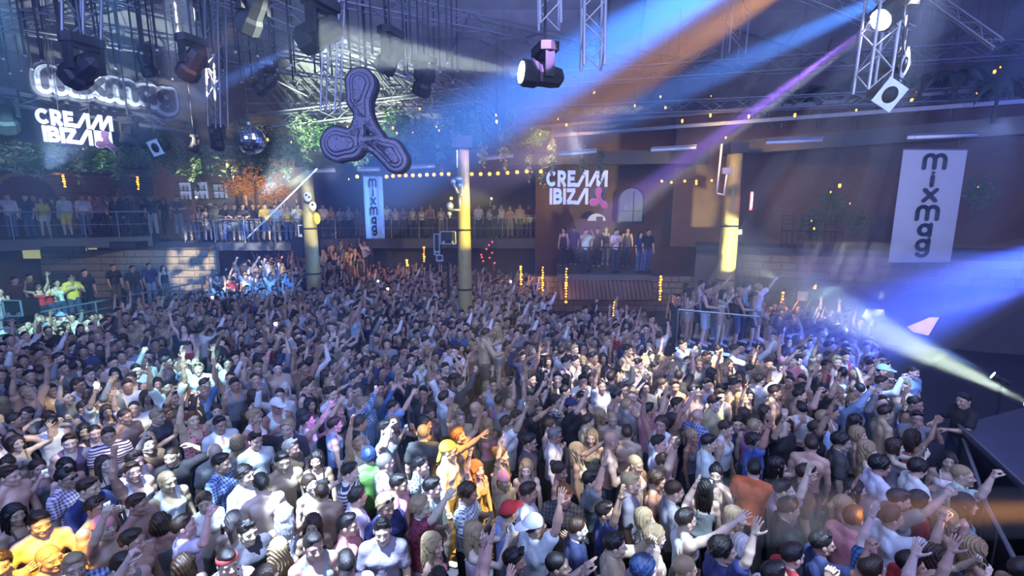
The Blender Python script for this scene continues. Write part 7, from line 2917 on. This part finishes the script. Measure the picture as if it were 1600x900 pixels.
# dim tall bar chairs on the ledge
for k, px in enumerate((1232, 1262, 1300)):
    p = at_y(px, 384, 17.6 - k * .5)
    r = empty('tall_chair', (p.x, p.y, 3.42))
    tag(r, 'dark tall chair on the upper right ledge, %s' % ('leftmost', 'middle one', 'rightmost')[k], 'chair', None)
    for x in (-.2, .2):
        for y in (-.18, .18):
            bar_part(r, 'leg', (x * 1.15, y, 0), (x, y, .65), .022, M_DARK)
    MB().box((-.23, -.21, .65), (.23, .21, .70)).build('seat', M_DARK, r)
    for x in (-.2, .2):
        bar_part(r, 'back_post', (x, .18, .70), (x, .22, 1.25), .02, M_DARK)
    for z in (.9, 1.05, 1.2):
        bar_part(r, 'back_slat', (-.2, .21, z), (.2, .21, z), .02, M_DARK)
# ---- stage at the right, crowd barrier
st = empty('stage', (0, 0, 0))
tag(st, 'dark raised stage deck at the right edge behind the crowd barrier', 'stage')
s0, s1 = at_z(1497, 664, 1.25), at_z(1603, 762, 1.25)
dd = (s1 - s0).normalized()
s2_ = s0 + dd * 6.5
e = Vector((1, .38, 0)).normalized()
poly = [(s2_.x, s2_.y), (s2_.x + 9, s2_.y), (s0.x + e.x * 9, s0.y + e.y * 9), (s0.x, s0.y)]
MB().prism(poly, 1.17, 1.25).build('deck', mat('stage_deck', (.06, .065, .09), .35, nscale=3), st)
MB().prism([(x + .05 if x < 9 else x, y) for x, y in poly], 0, 1.17).build('skirt', M_BLACK, st)
MB().bar(Vector((s0.x, s0.y, 1.26)), Vector((s2_.x, s2_.y, 1.26)), .03).build('edge_trim', M_ALU_D, st)
bq = [at_z(1462, 640, 1.05), at_z(1500, 790, 1.05), at_z(1560, 930, 1.05)]
for k, (a, b) in enumerate(zip(bq[:-1], bq[1:])):
    A_, B_ = Vector((a.x + .35, a.y, 0)), Vector((b.x + .35, b.y, 0))
    r = empty('crowd_barrier', A_)
    tag(r, 'steel crowd barrier panel at the stage, %s one' % ('far' if k == 0 else 'near'), 'barrier')
    d = B_ - A_
    for i in range(4):
        bar_part(r, 'post', d * (i / 3), d * (i / 3) + Vector((0, 0, 1.05)), .025, M_ALU_D)
    for z in (.1, 1.05):
        bar_part(r, 'rail', (0, 0, z), d + Vector((0, 0, z)), .028, M_ALU_D)
    MB().bar(Vector((0, 0, .6)), d + Vector((0, 0, .6)), .02, .8).build('panel', M_DARK, r)
fx = [(1551, 585, 10.2, 'small floor-standing beam light at the right, with a blue lens'), (1604, 627, 9.0, 'floor-standing beam light at the right edge, with a greenish-white lens')]

# tree with orange light in its leaf colour; glowing shelves added for bright decor
m_orange_light = mat('leaf_orange_light', (.55, .30, .06), .6, nscale=9, nvar=.5)  # orange lamp light painted into the leaf colour
for i, (px, py, sx, sz) in enumerate(((398, 280, 1.25, .65), (372, 292, .8, .4), (428, 300, .8, .5))):
    q = plant('orange_lit_tree', 'orange-lit leafy tree crown behind the people left of the first column, %s' % ('largest', 'left one', 'right one')[i], px, py, 22.7, (sx, .3, sz), 500, .15, m_orange_light, 'orange-lit tree crowns')
    MB().tube((0, 0, -1.6 - (B2Z - 3.3)), (0, 0, 0), .07, .05).build('trunk', M_STEM, q)
for i, (x0, x1, y0, y1) in enumerate(((281, 300, 285, 312), (303, 326, 284, 311), (334, 356, 288, 310))):
    a, b = at_y(x0, y0, 23.1), at_y(x1, y1, 23.1)
    r = empty('glow_shelf', (a.x, 23.05, b.z))
    tag(r, 'backlit pale blue bottle shelf behind the lit group, %s' % ('left one', 'middle one', 'right one')[i], 'shelf')
    w, h = b.x - a.x, a.z - b.z
    MB().box((0, 0, 0), (w, .05, h)).build('back', mat('decor_glow', (.35, .42, .6), .5, emit=(.45, .55, 1.0), estr=.45, nscale=6), r)  # brightness of the pale decor put into a glowing back board
    for z in (0, h * .5, h):
        MB().box((0, -.2, z - .015), (w, 0, z + .015)).build('board', M_DARK, r)
    for z in (0.015, h * .5 + .015):
        for k in range(5):
            MB().lathe([(.035, 0), (.035, .17), (.012, .21), (.012, .27)], 7, Matrix.Translation((w * (k + .5) / 5, -.1, z))).build('bottle', M_WHITE if k % 2 else M_LEAF2, r, True)

# ------------------------------------------------------------------ lamps the beams leave from
def fixture_for(px, py, Y, dst, label, lit, size=1.0, estr=25):
    """a moving head whose lens sits at the pixel and looks at dst"""
    s = at_y(px, py, Y)
    d = (Vector(dst) - s).normalized()
    c = s - d * .36 * size
    q = proj(c)
    return moving_head(q[0], q[1], c.y, c + d * 3, label, lit, size, estr)


fixture_for(815, 113, 8.5, at_y(500, 66, 7.6), 'black moving light with a brilliant white lens facing left', (.9, 1, .95), 1.15, 30)
fixture_for(1376, 31, 8.5, at_y(885, 385, 7.6), 'moving light with a bright white lens pointing down left, top right', (.85, .85, 1), 1.15, 25)
fixture_for(474, 66, 9.8, at_y(215, 200, 11.8), 'large black moving light sending the short blue beam left of the emblem', (.2, .35, 1), 1.4, 6)
for px, py, Y, sc, colr, lb, dst in ((1551, 586, 10.05, .5, (.5, .7, 1), 'small floor-standing beam light at the right with a blue-white lens', at_y(1220, 425, 13.0)),
                                    (1606, 628, 8.75, .6, (.85, 1, .9), 'beam light at the right edge with a greenish-white lens', at_y(1130, 400, 11.5))):
    s = at_y(px, py, Y)
    d = (Vector(dst) - s).normalized()
    r, c = moving_head(px, py, Y, s + d * 3, lb, colr, sc, 30, hang=False)
    c2 = s - d * .37 * sc
    # floor-standing: turned over, on a post
    r.location = c2 + Vector((0, 0, -.42 * sc))
    r.rotation_euler = (0, math.pi, r.rotation_euler.z)
    h = [k for k in r.children if k.name.startswith('head')][0]
    Rm = r.rotation_euler.to_matrix()
    dl = Rm.transposed() @ d
    h.rotation_euler = (math.atan2(dl.z, math.hypot(dl.x, dl.y)) - math.pi / 2, 0, 0)
    r.rotation_euler = (0, math.pi, math.atan2(d.y, d.x) - math.pi / 2 + 0)
    MB().tube((0, 0, .0), (0, 0, (c2.z - .42 * sc) / sc), .05).build('post', M_DARK, r)

# ------------------------------------------------------------------ haze
def vol_mat(name, dens, col=(1, 1, 1), an=.2):
    m = bpy.data.materials.new(name)
    m.use_nodes = True
    nt = m.node_tree
    for n in list(nt.nodes):
        nt.nodes.remove(n)
    o = nt.nodes.new('ShaderNodeOutputMaterial')
    v = nt.nodes.new('ShaderNodeVolumeScatter')
    v.inputs['Density'].default_value = dens
    v.inputs['Color'].default_value = (*col, 1)
    v.inputs['Anisotropy'].default_value = an
    nt.links.new(v.outputs[0], o.inputs['Volume'])
    return m


for (label, s, d, r0, r1, dens, colr, grp) in BEAMS:
    o = link_mesh('light_beam', *(lambda b: (b.v, b.f))(MB().tube((0, 0, 0), (d - s), r0 * 1.1, r1, n=20)), vol_mat('beam_haze', dens))  # denser haze added only inside each cone so the beam shows
    o.location = s
    tag(o, label, 'light beam', grp, 'stuff')
hz = MB().box((-20.4, 5.2, .05), (25.9, 27.9, 12.3)).build('haze', vol_mat('room_haze', HAZE_D, (.40, .55, 1.0), .1))
tag(hz, 'thin blue stage haze hanging over the far half of the hall', 'haze', None, 'stuff')

print('script seconds', round(time.time() - T0, 1))
